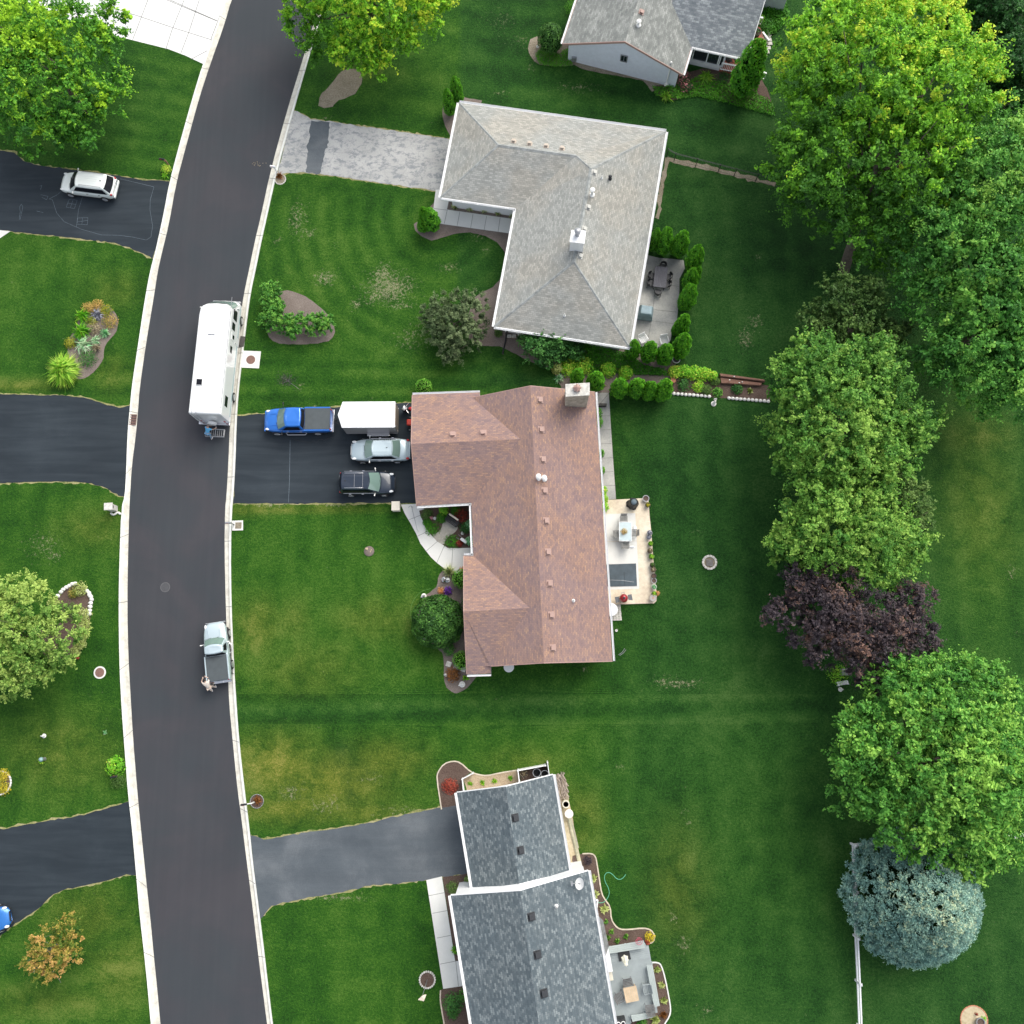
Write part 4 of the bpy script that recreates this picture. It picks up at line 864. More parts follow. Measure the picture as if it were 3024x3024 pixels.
def trunk_mesh(base, top, r, targets, rng, m='bark', parent=None, nl=10, name='trunk'):
    base, top = Vector(base), Vector(top); mb = MB(); pts = []
    for i in range(6):
        t = i/5; pts.append(base.lerp(top, t)+Vector((rng.gauss(0, r*.35), rng.gauss(0, r*.35), 0))*(0 if i == 0 else 1))
    mb.tube(pts, r*1.15, 8, r1=r*.45)
    tg = list(targets); rng.shuffle(tg)
    for q in tg[:nl]:
        q = Vector(q); s = pts[rng.choice((2, 3, 4, 4, 5))]; mid = s.lerp(q, .5)+Vector((rng.gauss(0, .2), rng.gauss(0, .2), -.25))
        mb.tube([s, s.lerp(mid, .5)+Vector((0, 0, -.05)), mid, q], r*.38, 5, r1=r*.07)
        for _ in range(2):
            e = mid.lerp(q, rng.uniform(.2, .8)); mb.tube([e, e+Vector((rng.uniform(-1, 1), rng.uniform(-1, 1), rng.uniform(.1, .7)))], r*.12, 4, r1=.012)
    return mb.build(name, M[m], parent, smooth=True)
def tree(name, label, cat, lobes_px, base, leafm, h, ncl, crad, nl, ls, seed, tr=.22, group=None, bark='bark', limbs=10, patches=None, **k):
    """lobes_px: (px, py, radius in px, centre height[, vertical radius])"""
    lobes = []
    for l in lobes_px:
        c = P(l[0], l[1], l[3]); rm = l[2]*(CAMH-l[3])/FPX*.94; rz = l[4] if len(l) > 4 else rm*.75
        lobes.append((c.x, c.y, c.z, rm, rm, rz))
    b = P(*base) if base else Vector((lobes[0][0], lobes[0][1], 0)); o = empty(name, b, 0, label, cat, group)
    loc = [(l[0]-b.x, l[1]-b.y, l[2], *l[3:]) for l in lobes]
    if patches: patches = [(P(x, y, z).x-b.x, P(x, y, z).y-b.y, r*(CAMH-z)/FPX, a) for x, y, r, z, a in patches]
    C, Nn, S, T, cc = crown_pts(seed, loc, ncl, crad, nl, ls, patches=patches, **k)
    C[:, 2] = np.maximum(C[:, 2], .05)
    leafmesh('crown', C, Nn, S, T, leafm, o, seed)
    top = Vector((sum(l[0] for l in loc)/len(loc)*.6, sum(l[1] for l in loc)/len(loc)*.6, h*.72))
    trunk_mesh((0, 0, -.05), top, tr, [tuple(c) for c in cc], random.Random(seed), bark, o, limbs)
    return o
def build_trees():
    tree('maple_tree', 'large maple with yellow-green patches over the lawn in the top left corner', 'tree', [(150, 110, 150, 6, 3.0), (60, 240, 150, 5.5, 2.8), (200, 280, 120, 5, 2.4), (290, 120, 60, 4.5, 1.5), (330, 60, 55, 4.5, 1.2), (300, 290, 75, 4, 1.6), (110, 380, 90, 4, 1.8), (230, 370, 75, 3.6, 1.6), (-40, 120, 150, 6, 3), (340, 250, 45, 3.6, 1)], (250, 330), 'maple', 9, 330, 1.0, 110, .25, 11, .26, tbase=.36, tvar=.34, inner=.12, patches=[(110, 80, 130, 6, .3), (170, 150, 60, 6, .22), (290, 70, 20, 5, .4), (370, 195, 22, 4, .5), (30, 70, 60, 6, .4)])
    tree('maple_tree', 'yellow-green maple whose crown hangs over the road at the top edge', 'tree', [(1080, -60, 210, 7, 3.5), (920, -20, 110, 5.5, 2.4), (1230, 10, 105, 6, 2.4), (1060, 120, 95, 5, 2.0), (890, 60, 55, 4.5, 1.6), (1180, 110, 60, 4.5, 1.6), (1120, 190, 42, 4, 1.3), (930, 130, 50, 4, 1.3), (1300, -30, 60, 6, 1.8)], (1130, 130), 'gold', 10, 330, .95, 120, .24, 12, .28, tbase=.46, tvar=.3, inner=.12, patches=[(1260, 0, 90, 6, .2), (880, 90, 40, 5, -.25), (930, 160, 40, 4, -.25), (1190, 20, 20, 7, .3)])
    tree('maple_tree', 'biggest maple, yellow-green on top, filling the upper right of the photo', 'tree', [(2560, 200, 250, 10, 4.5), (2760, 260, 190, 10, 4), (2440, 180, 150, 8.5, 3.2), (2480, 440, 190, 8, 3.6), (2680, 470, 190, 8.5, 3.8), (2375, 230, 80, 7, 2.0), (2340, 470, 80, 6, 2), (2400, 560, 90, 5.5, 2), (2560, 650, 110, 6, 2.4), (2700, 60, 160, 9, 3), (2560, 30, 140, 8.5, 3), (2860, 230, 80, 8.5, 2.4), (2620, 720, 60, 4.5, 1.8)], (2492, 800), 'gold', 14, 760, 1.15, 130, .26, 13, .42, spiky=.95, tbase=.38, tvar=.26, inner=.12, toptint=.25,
         patches=[(2560, 20, 150, 9, .36), (2760, 40, 120, 9, .38), (2300, 210, 40, 7, .5), (2880, 220, 80, 9, .28), (2640, 480, 170, 9, -.08), (2400, 600, 160, 6, -.32), (2560, 700, 150, 6, -.4), (2330, 440, 100, 6, -.28), (2460, 350, 60, 8, -.15)])  # patches paint the sunlit yellow top into the leaf tint; lower side deeper green
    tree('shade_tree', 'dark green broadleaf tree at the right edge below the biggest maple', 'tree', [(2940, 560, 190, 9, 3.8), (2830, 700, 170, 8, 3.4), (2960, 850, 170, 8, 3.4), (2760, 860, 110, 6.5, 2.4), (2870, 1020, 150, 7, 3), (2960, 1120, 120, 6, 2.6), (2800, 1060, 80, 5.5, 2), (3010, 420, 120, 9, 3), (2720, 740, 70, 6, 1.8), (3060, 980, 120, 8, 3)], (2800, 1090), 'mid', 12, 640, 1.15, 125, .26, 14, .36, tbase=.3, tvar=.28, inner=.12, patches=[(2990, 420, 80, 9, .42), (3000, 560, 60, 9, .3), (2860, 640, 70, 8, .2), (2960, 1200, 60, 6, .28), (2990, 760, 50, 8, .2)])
    for i, (x, y, r) in enumerate([(2890, 30, 90), (2990, 90, 110), (2940, 200, 90), (3010, 260, 90), (2840, -60, 110)]):
        tree('dark_evergreen', ['dark evergreen tree at the top edge right of the big maple', 'darkest evergreen tree filling the top right corner', 'dark evergreen tree between the big maple and the corner evergreen', 'dark evergreen tree at the right edge under the corner evergreen', 'dark evergreen tree just above the frame behind the big maple'][i], 'tree', [(x, y, r, 5.5, 3.2), (x+20, y-20, r*.6, 8, 2)], None, 'dark', 9, 80, .9, 110, .24, 30+i, .2, group='dark trees in the top right corner', tbase=.25, tvar=.25, toptint=.1)
    tree('small_tree', 'small dark olive-green tree in the shade between the two largest crowns', 'tree', [(2480, 880, 62, 5, 1.8), (2560, 880, 60, 4.8, 1.8), (2410, 950, 55, 4.2, 1.6), (2520, 960, 75, 4.6, 1.8), (2600, 990, 55, 4, 1.5), (2450, 1000, 60, 4, 1.6), (2650, 990, 40, 4, 1.2)], (2480, 1010), 'olive', 6, 150, .8, 100, .2, 15, .16, tbase=.22, tvar=.3, inner=.25, toptint=.15)
    tree('linden_tree', 'broad fresh green tree, upper of the two right of the middle lawn', 'tree', [(2420, 1130, 140, 6.5, 2.8), (2560, 1120, 120, 6.5, 2.6), (2480, 1260, 175, 7, 3), (2350, 1240, 90, 5, 2.2), (2620, 1250, 110, 6, 2.4), (2700, 1260, 70, 5, 1.8), (2390, 1370, 100, 5.5, 2.2), (2580, 1370, 110, 6, 2.4), (2310, 1300, 60, 4.5, 1.6), (2600, 1060, 60, 5, 1.8), (2480, 1430, 70, 4.5, 1.8)], (2420, 1350), 'linden', 9, 500, .95, 120, .22, 16, .28, tbase=.4, tvar=.3, inner=.12, patches=[(2420, 1080, 120, 6, -.05), (2540, 1380, 90, 6, .22), (2390, 1300, 60, 6, .15), (2700, 1230, 70, 5, -.2), (2620, 1060, 60, 5, -.2)])
    tree('linden_tree', 'yellowish green tree directly above the purple-leaved one', 'tree', [(2440, 1550, 130, 6, 2.6), (2560, 1560, 130, 6, 2.6), (2350, 1590, 75, 5, 1.8), (2480, 1460, 80, 5.5, 2), (2600, 1640, 100, 5, 2.2), (2510, 1680, 70, 4.5, 1.8), (2680, 1600, 60, 4.5, 1.6), (2300, 1620, 45, 4, 1.3)], (2440, 1620), 'linden', 8, 330, .85, 120, .21, 17, .25, tbase=.5, tvar=.28, inner=.2)
    tree('hazy_green_tree', 'small grey-green tree half hidden right of the yellowish one', 'tree', [(2680, 1480, 62, 4.5, 1.8), (2640, 1420, 55, 4.5, 1.6), (2700, 1540, 45, 4, 1.4)], None, 'olive', 6, 90, .7, 100, .18, 18, .15, tbase=.45, tvar=.2)
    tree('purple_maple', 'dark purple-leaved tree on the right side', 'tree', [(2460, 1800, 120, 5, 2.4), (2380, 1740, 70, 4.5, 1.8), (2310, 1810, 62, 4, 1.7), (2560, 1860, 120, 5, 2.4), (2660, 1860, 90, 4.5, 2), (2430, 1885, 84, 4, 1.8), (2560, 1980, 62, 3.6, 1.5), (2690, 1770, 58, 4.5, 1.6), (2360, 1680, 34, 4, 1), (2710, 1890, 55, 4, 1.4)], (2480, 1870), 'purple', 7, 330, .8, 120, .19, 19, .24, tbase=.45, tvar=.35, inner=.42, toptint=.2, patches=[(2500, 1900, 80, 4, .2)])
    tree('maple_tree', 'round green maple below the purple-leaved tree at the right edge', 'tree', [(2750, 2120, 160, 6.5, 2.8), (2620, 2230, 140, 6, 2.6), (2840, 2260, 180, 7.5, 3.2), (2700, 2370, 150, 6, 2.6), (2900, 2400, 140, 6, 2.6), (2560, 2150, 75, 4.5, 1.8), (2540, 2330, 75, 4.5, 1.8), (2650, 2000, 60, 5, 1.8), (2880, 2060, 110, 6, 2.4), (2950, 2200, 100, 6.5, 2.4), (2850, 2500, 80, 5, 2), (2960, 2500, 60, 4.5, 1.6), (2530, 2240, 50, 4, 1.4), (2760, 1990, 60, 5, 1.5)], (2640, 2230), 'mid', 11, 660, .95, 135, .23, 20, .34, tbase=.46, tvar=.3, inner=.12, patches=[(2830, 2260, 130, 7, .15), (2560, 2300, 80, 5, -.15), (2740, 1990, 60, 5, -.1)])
    tree('green_tree', 'spreading green and bronze tree at the left edge beside the stone-edged bed', 'tree', [(60, 1800, 95, 4.5, 2), (-40, 1880, 150, 5, 2.4), (120, 1880, 95, 4.5, 2), (180, 1850, 62, 3.6, 1.5), (60, 1960, 90, 4, 1.8), (150, 1950, 50, 3.2, 1.3), (20, 2010, 50, 3.2, 1.3), (-20, 1780, 80, 4.5, 2), (110, 1770, 45, 4, 1.2)], (120, 1900), 'pale', 7, 290, .75, 120, .2, 21, .22, tbase=.62, tvar=.34, inner=.12, patches=[(60, 1760, 70, 4, .15), (150, 1950, 60, 4, -.2), (130, 1900, 25, 4, -.3)])
    tree('ornamental_tree', 'small orange and green tree on the lower left lawn', 'tree', [(200, 2740, 34, 2.6, .8), (215, 2775, 26, 2.4, .6), (130, 2790, 40, 2.8, .9), (120, 2830, 38, 2.6, .8), (190, 2820, 42, 2.6, .8), (140, 2870, 28, 2.2, .6), (85, 2855, 18, 2.0, .4)], (165, 2790), 'orange', 3.4, 130, .42, 100, .13, 22, .07, tbase=.5, tvar=.5, bark='bark_grey', limbs=14, inner=.3, patches=[(200, 2760, 34, 2.6, -.45)])
    # willow-like shrub on the front lawn
    tree('spreading_shrub', 'feathery grey-green shrub on the lawn left of the grey-roofed house', 'shrub', [(1340, 960, 78, 1.9, 1.2), (1390, 915, 58, 1.8, 1.1), (1290, 935, 48, 1.5, 1), (1380, 990, 50, 1.5, 1), (1330, 1030, 45, 1.2, .8), (1350, 900, 48, 1.6, 1), (1300, 985, 42, 1.3, .8)], None, 'sage', 2.6, 380, .5, 100, .13, 23, .1, spiky=1.1, tbase=.42, tvar=.35, inner=.3)
    tree('large_shrub', 'dark green shrub against the south wall of the grey-roofed house', 'shrub', [(1590, 1022, 52, 1.7, 1.2), (1640, 1015, 45, 1.6, 1.1), (1565, 1000, 36, 1.5, .9), (1620, 1050, 38, 1.2, .9), (1690, 1030, 34, 1.2, .8)], None, 'dark', 2.6, 260, .45, 90, .14, 24, .1, tbase=.55, tvar=.35, inner=.3)
    for i, (pts, sd, lab) in enumerate([([(802, 862, 30, .9, .7), (800, 885, 30, .9, .7), (812, 912, 32, .9, .7)], 25, 'upper leg of the V-shaped hedge in the front lawn bed'), ([(800, 945, 34, .9, .7), (840, 955, 32, .9, .7), (880, 955, 32, .9, .7), (920, 957, 30, .9, .7), (955, 957, 30, .9, .7), (860, 975, 26, .7, .6)], 26, 'lower leg of the V-shaped hedge, running along the bed edge')]):
        tree('hedge', lab, 'hedge', pts, None, 'mid', 1.5, 260, .34, 90, .13, sd, .05, tbase=.36, tvar=.3, spiky=.9, limbs=6, inner=.4, group='V-shaped hedge')
build_trees()
# blue spruce: tiers of upturned branch ends on a domed cone
def spruce():
    b = P(2660, 2625); o = empty('blue_spruce', b, 0, 'blue-green spruce at the corner of the white rail fence', 'tree'); rg = np.random.default_rng(5); H = 6.6
    cc = []; oo = []
    while len(cc) < 1350:
        z = rg.random()**1.25; r = 4.75*(1-z**1.25)**.72*(.86+.14*rg.random()); a = rg.uniform(0, 2*math.pi)
        if rg.random() > (r/4.75)**.45: continue
        if cc and ((np.array(cc)-np.array([r*math.cos(a)+z*.3, r*math.sin(a), .5+z*H]))**2).sum(1).min() < .21**2: continue
        cc.append((r*math.cos(a)+z*.3, r*math.sin(a), 1.5+z*H)); oo.append((math.cos(a)*.8, math.sin(a)*.8, .55))
    cc = np.array(cc); oo = unit(np.array(oo)); n = len(cc); k, m = 14, 8
    sz = rg.uniform(.34, .52, n); td = unit(np.repeat(oo, k, 0)*.9+rg.normal(size=(n*k, 3))*.62+np.array([0, 0, .15])); t = rg.uniform(.2, 1, (n*k, m))
    C = np.repeat(cc, k, 0)[:, None, :]+td[:, None, :]*(np.repeat(sz, k)[:, None]*t)[:, :, None]+rg.normal(size=(n*k, m, 3))*.035
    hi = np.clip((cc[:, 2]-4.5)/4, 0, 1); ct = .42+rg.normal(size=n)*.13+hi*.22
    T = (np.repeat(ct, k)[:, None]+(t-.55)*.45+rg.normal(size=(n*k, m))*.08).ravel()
    Nn = unit((td[:, None, :]*.2+rg.normal(size=(n*k, m, 3))*.7+np.array([0, 0, .5])).reshape(-1, 3))
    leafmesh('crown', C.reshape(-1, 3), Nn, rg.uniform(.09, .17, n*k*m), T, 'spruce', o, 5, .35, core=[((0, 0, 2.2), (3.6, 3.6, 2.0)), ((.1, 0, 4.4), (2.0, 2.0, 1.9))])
    trunk_mesh((0, 0, -.05), (.2, 0, 7.5), .2, [], random.Random(2), 'bark', o, 0)
spruce()
# ---- arborvitae: three prototypes, then copies
def arb_proto(seed, twin):
    o = empty('arborvitae', (0, 0, 0), 0); rg = np.random.default_rng(seed); C = []; O = []; T = []; core = []
    stems = [(0, 0, 1.0, 1.0)]
    if twin >= 1: stems.append((.24, .12, .88, .62))
    if twin >= 2: stems.append((-.2, .2, .8, .55))
    for sx, sy, hh, ww in stems:
        n = int(2600*hh*ww)
        z = rg.uniform(.02, 1, n); prof = .46*ww*np.minimum(1, (z/.22)**.6)*np.sqrt(np.clip(1-((z-.25)/.75).clip(0)**1.7, .0, 1)); a = rg.uniform(0, 6.283, n)
        lump = 1+.10*np.sin(a*4+z*16+seed)+.05*np.sin(a*9-z*25); r = prof*lump*rg.uniform(.88, 1.05, n)
        C.append(np.stack([sx+r*np.cos(a), sy+r*np.sin(a), z*2.6*hh], 1)); O.append(np.stack([np.cos(a)*.8, np.sin(a)*.8, np.full(n, .45)], 1))
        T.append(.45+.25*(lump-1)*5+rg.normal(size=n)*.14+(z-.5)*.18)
        core += [((sx, sy, .95*hh), (.37*ww, .37*ww, .95*hh)), ((sx, sy, 1.7*hh), (.24*ww, .24*ww, .75*hh))]
    C = np.vstack(C); O = np.vstack(O); T = np.concatenate(T); rg2 = np.random.default_rng(seed+1)
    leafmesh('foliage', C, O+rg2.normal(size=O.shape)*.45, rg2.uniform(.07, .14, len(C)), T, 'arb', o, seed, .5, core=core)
    trunk_mesh((0, 0, -.03), (0, 0, 1.2), .05, [], random.Random(1), 'bark', o, 0)
    return o
ARB = [arb_proto(71, 0), arb_proto(72, 1), arb_proto(73, 2)]; ARBUSED = set()
def arb(bx, by, h, wd, kind, label, group=None, rz=0):
    """base pixel, height and width in metres"""
    if kind in ARBUSED: o = copy_tree(ARB[kind])
    else: o = ARB[kind]; ARBUSED.add(kind)
    o.location = P(bx, by); o.scale = (wd*1.2, wd*1.2, h*1.55/2.6); o.rotation_euler = (0, 0, rz); tag(o, label, 'conifer', group)
G1 = 'arborvitae around the grey house patio'
for i, a in enumerate([(1925, 738, 2.5, .8, 0, 'first arborvitae from the west at the north end of the patio, touching the gutter'), (1953, 748, 2.9, 1.1, 1, 'second arborvitae from the west at the north end of the patio'), (2000, 752, 2.7, 1.15, 1, 'third arborvitae from the west at the north end of the patio'),
    (2040, 792, 2.7, 1.15, 2, 'northernmost arborvitae of the row along the patio east side'), (2028, 850, 2.4, 1.0, 1, 'second arborvitae from the north along the patio east side'), (2045, 842, 2.3, .7, 0, 'slim arborvitae behind the second one along the patio east side'),
    (2022, 905, 2.7, 1.2, 2, 'third and widest arborvitae from the north along the patio east side'), (2004, 985, 2.6, 1.05, 1, 'fourth arborvitae from the north along the patio east side'), (2002, 1043, 2.7, 1.25, 2, 'southernmost arborvitae of the row along the patio east side'),
    (1862, 1052, 2.3, .95, 1, 'westernmost arborvitae south of the patio beside the roof corner'), (1910, 1060, 2.4, 1.15, 0, 'middle arborvitae of the three south of the patio'), (1957, 1068, 2.4, 1.1, 1, 'easternmost arborvitae of the three south of the patio')]):
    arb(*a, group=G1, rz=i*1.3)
G2 = 'arborvitae row by the stone chimney'
for i, a in enumerate([(1702, 1128, 1.9, .95, 1, 'clipped arborvitae right behind the stone chimney'), (1757, 1143, 2.2, 1.15, 1, 'clipped arborvitae just right of the stone chimney'), (1824, 1162, 2.2, 1.2, 0, 'third clipped arborvitae of the row right of the stone chimney'),
    (1873, 1162, 2.1, 1.2, 1, 'fourth clipped arborvitae of the row right of the stone chimney'), (1914, 1168, 2.0, 1.05, 2, 'fifth clipped arborvitae of the row right of the stone chimney'), (1953, 1168, 2.4, 1.2, 1, 'last clipped arborvitae at the east end of the row, beside the terracotta pot')]):
    arb(*a, group=G2, rz=i*1.9+.5)
arb(2188, 275, 4.4, 2.2, 1, 'large bright green arborvitae between the top house deck and the big maple', rz=.3)
arb(1330, 338, 2.3, .9, 0, 'lower of two arborvitae at the north-west corner of the grey roof'); arb(1352, 312, 2.6, .9, 1, 'upper of two arborvitae at the north-west corner of the grey roof')
arb(1258, 662, 1.9, .75, 1, 'tall narrow arborvitae at the back of the bed left of the front walk'); arb(1277, 672, 2.0, 1.3, 0, 'widest arborvitae in the bed left of the front walk'); arb(1250, 680, 1.2, .75, 0, 'shortest arborvitae in the bed left of the front walk')
# ---- clipped globes and ovals
def globe(px, py, r, h, leafm, label, cat='shrub', group=None, seed=1, ls=.08, sx=1.0, name='round_shrub', dens=1.0, tv=.14, z0=0):
    o = empty(name, P(px, py), 0, label, cat, group); o.location.z = z0; rg = np.random.default_rng(seed); n = int(2200*dens*max(.15, r*r))
    d = unit(rg.normal(size=(n, 3))); d[:, 2] = np.abs(d[:, 2])*1.2-.25; d = unit(d); lump = 1+.05*np.sin(d[:, 0]*9+seed)*np.cos(d[:, 1]*8)
    C = d*np.array([r*sx, r, h*.55])*(lump*rg.uniform(.9, 1.04, n))[:, None]+np.array([0, 0, h*.45])
    C[:, 2] = np.maximum(C[:, 2], .02)
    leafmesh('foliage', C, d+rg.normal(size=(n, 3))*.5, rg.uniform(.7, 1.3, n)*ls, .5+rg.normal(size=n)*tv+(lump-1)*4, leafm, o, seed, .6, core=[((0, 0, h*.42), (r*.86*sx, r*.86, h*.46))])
    s = MB(); s.cyl((0, 0, -.02), (0, 0, h*.3), .04, .03, 6); s.build('stem', M['bark'], o); return o
globe(1625, 142, 1.2, 2.6, 'yew', 'tall clipped oval shrub at the corner of the house at the top', seed=81, ls=.11, sx=.9)
globe(1298, 1838, 2.0, 2.4, 'yew', 'very large dark round yew in front of the brown-roofed house', seed=82, ls=.15, tv=.2, dens=1.1)
globe(1254, 1150, .68, 1.3, 'box', 'pale green globe shrub at the garage corner of the brown roof', seed=83)
globe(1366, 1712, .78, 1.3, 'box', 'bright green globe boxwood by the curved walk, north of the big yew', seed=84)
globe(1366, 1950, .72, 1.3, 'box', 'bright green globe boxwood by the three stepping slabs', seed=85)
# ---- bladed and leafy clumps
def blades(px, py, n, ln, wd, m, label, cat='plant', name='leafy_plant', up=.6, seed=1, group=None, droop=.5, tb=.5, pot=None, z0=0, spread=1.0):
    if group == 'plants of the left flower bed': ln *= 1.4; n = int(n*1.6)
    o = empty(name, P(px, py, z0), 0, label, cat, group); rg = np.random.default_rng(seed); V = []; F = []; T = []
    for i in range(n):
        a = rg.uniform(0, 6.283); L = ln*rg.uniform(.6, 1.1); q = rg.uniform(.15, 1)*spread; d = np.array([math.cos(a), math.sin(a), 0]); s = np.array([-math.sin(a), math.cos(a), 0])*wd*rg.uniform(.6, 1.2)
        p0 = d*L*.08*q; uz = up*rg.uniform(.45, 1.15)*(1.15-.45*q); p1 = d*L*.45*q+np.array([rg.normal()*.04*L, rg.normal()*.04*L, L*uz]); p2 = d*L*.95*q+np.array([rg.normal()*.08*L, rg.normal()*.08*L, L*uz*(1-droop*rg.uniform(.5, 1.3))+.03])
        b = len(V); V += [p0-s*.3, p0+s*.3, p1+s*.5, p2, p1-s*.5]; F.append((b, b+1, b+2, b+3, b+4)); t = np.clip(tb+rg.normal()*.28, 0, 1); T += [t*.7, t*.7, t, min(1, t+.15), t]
    me = bpy.data.meshes.new('leaves'); me.from_pydata([tuple(v) for v in V], [], F); at = me.attributes.new('tint', 'FLOAT', 'POINT'); at.data.foreach_set('value', np.array(T, np.float32)); me.materials.append(LG[m]); me.update()
    l = bpy.data.objects.new('leaves', me); COL.objects.link(l); l.parent = o; return o
def puff(px, py, r, h, m, label, cat='plant', name='bushy_plant', n=380, ls=.09, seed=1, group=None, tv=.3, tb=.5, sx=1, rot=0, z0=0, parent=None):
    """loose low bushy plant of small leaves"""
    if group == 'plants of the left flower bed': r *= 1.3; n = int(n*1.4)
    o = empty(name, P(px, py, z0), rot, label, cat, group); rg = np.random.default_rng(seed)
    d = unit(rg.normal(size=(n, 3))); d[:, 2] = np.abs(d[:, 2]); C = d*rg.uniform(.45, 1.1, n)[:, None]*np.array([r*sx, r, h]); C[:, 2] += .03
    lump = np.sin(C[:, 0]*7/r*.3+seed)*np.cos(C[:, 1]*6/r*.3); leafmesh('foliage', C, d*.6+rg.normal(size=(n, 3))*.5+np.array([0, 0, .6]), rg.uniform(.7, 1.3, n)*ls, tb+rg.normal(size=n)*tv*.6+lump*tv*.4, m, o, seed)
    s = MB(); s.tube([(0, 0, 0), (.02, 0, h*.5)], .02, 5); s.build('stem', M['bark'], o); return o
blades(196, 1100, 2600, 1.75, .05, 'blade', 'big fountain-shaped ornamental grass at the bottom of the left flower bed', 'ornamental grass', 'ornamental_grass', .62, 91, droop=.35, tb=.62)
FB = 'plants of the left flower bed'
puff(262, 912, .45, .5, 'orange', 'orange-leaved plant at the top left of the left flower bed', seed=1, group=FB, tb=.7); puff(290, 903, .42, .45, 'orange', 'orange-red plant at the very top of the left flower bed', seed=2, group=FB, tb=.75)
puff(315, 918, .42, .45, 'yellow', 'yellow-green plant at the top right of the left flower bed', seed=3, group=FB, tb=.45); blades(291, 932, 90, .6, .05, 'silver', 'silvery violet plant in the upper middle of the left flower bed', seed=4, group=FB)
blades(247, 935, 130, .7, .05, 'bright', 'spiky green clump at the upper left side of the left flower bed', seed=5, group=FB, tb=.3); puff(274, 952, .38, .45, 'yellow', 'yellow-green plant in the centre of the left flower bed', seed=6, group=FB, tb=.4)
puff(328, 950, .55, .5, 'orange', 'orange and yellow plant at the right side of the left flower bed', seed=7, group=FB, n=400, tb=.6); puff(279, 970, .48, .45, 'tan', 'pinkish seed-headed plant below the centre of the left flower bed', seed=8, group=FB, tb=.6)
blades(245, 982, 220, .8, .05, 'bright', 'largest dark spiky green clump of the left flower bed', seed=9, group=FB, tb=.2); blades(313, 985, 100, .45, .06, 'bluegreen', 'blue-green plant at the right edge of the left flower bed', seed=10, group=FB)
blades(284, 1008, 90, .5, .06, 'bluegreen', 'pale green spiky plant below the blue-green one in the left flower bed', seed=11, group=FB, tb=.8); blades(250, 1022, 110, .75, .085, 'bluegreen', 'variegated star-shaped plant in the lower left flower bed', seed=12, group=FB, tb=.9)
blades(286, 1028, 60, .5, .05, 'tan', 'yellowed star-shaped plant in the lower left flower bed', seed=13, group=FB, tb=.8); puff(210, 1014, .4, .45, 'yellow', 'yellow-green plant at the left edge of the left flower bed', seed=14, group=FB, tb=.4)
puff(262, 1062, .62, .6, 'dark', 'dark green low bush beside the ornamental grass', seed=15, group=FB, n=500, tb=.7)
SB = 'pale flowering shrubs around the stone-edged bed'
for i, (x, y, r, l) in enumerate([(240, 1740, .62, 'pale lime shrub at the top of the stone-edged bed'), (160, 1783, .5, 'pale lime shrub at the left end of the stone-edged bed'), (252, 1815, .55, 'uppermost pale lime shrub of the row inside the right stones'), (250, 1845, .5, 'second pale lime shrub of the row inside the right stones'), (247, 1875, .5, 'third pale lime shrub of the row inside the right stones'), (240, 1902, .48, 'fourth pale lime shrub of the row inside the right stones'), (226, 1922, .42, 'lowest pale lime shrub of the row inside the right stones')]):
    puff(x, y, r, r, 'lime', l, 'shrub', 'lime_shrub', 420, .1, 100+i, SB, tb=.6)
puff(218, 1752, .42, .4, 'orange', 'small orange-yellow plant in the stone-edged bed', seed=110, tb=.5); puff(212, 1806, .75, .8, 'olive', 'olive green bush in the lower part of the stone-edged bed', 'shrub', seed=111, n=700, tb=.6, tv=.4)
puff(231, 1943, .12, .3, 'red', 'tiny red plant below the stone-edged bed', seed=112, n=60)
for i, (x, y) in enumerate([(172, 1760), (182, 1748), (189, 1741), (197, 1735), (206, 1730), (215, 1725), (223, 1724), (258, 1745), (264, 1751), (265, 1757), (269, 1762), (272, 1770), (269, 1781), (267, 1792), (266, 1803), (265, 1813)]):
    MB().blob((0, 0, .08), (.19, .16, .13), random.Random(i), 10, .14).build('white_stone', M['white_stone'], smooth=True, label='whitewashed rounded stone in the edge of the bed beside the left tree, %s' % ('left arc' if i < 7 else 'right arc'), cat='stone', group='white stones edging the left bed, %s' % ('left arc' if i < 7 else 'right arc')).location = P(x, y)
# mailbox and corner plants
puff(492, 502, .45, .5, 'bright', 'yellow-green plant under the black mailbox at the upper left driveway', seed=120, n=300, tb=.75); blades(488, 520, 50, .5, .06, 'bright', 'spiky green plant at the end of the upper left driveway', seed=121)
puff(345, 2262, .75, .9, 'bright', 'bushy leafy plant above the black mailbox on the left kerb', 'shrub', seed=122, n=520, tb=.4, ls=.13); puff(350, 2308, .6, .4, 'olive', 'low grey-green plant below the black mailbox on the left kerb', seed=123, n=420, tb=.5)
puff(330, 2250, .2, .6, 'lime', 'pale flower heads left of the bushy plant at the left kerb', seed=124, n=60); blades(313, 2163, 50, .3, .05, 'bluegreen', 'small blue-green tuft in the left lawn near the road', seed=125)
puff(125, 2249, .2, .3, 'bright', 'small yellow-green plant by the glass garden globe', seed=126, n=90)
blades(828, 522, 130, .6, .03, 'rust', 'rusty grass tuft on the round bed beside the white mailbox', seed=127, tb=.6)
for i, (x, y, r) in enumerate([(-6, 2310, .85), (14, 2330, .5), (12, 2288, .5)]): puff(x, y, r, .45, 'yellow', ['large yellow-flowered plant in the round bed at the left edge', 'lower yellow-flowered plant in the round bed at the left edge', 'upper yellow-flowered plant in the round bed at the left edge'][i], 'flowers', 'flowering_plant', 420, .09, 130+i, 'yellow flowers in the round bed at the left edge', tb=.7)
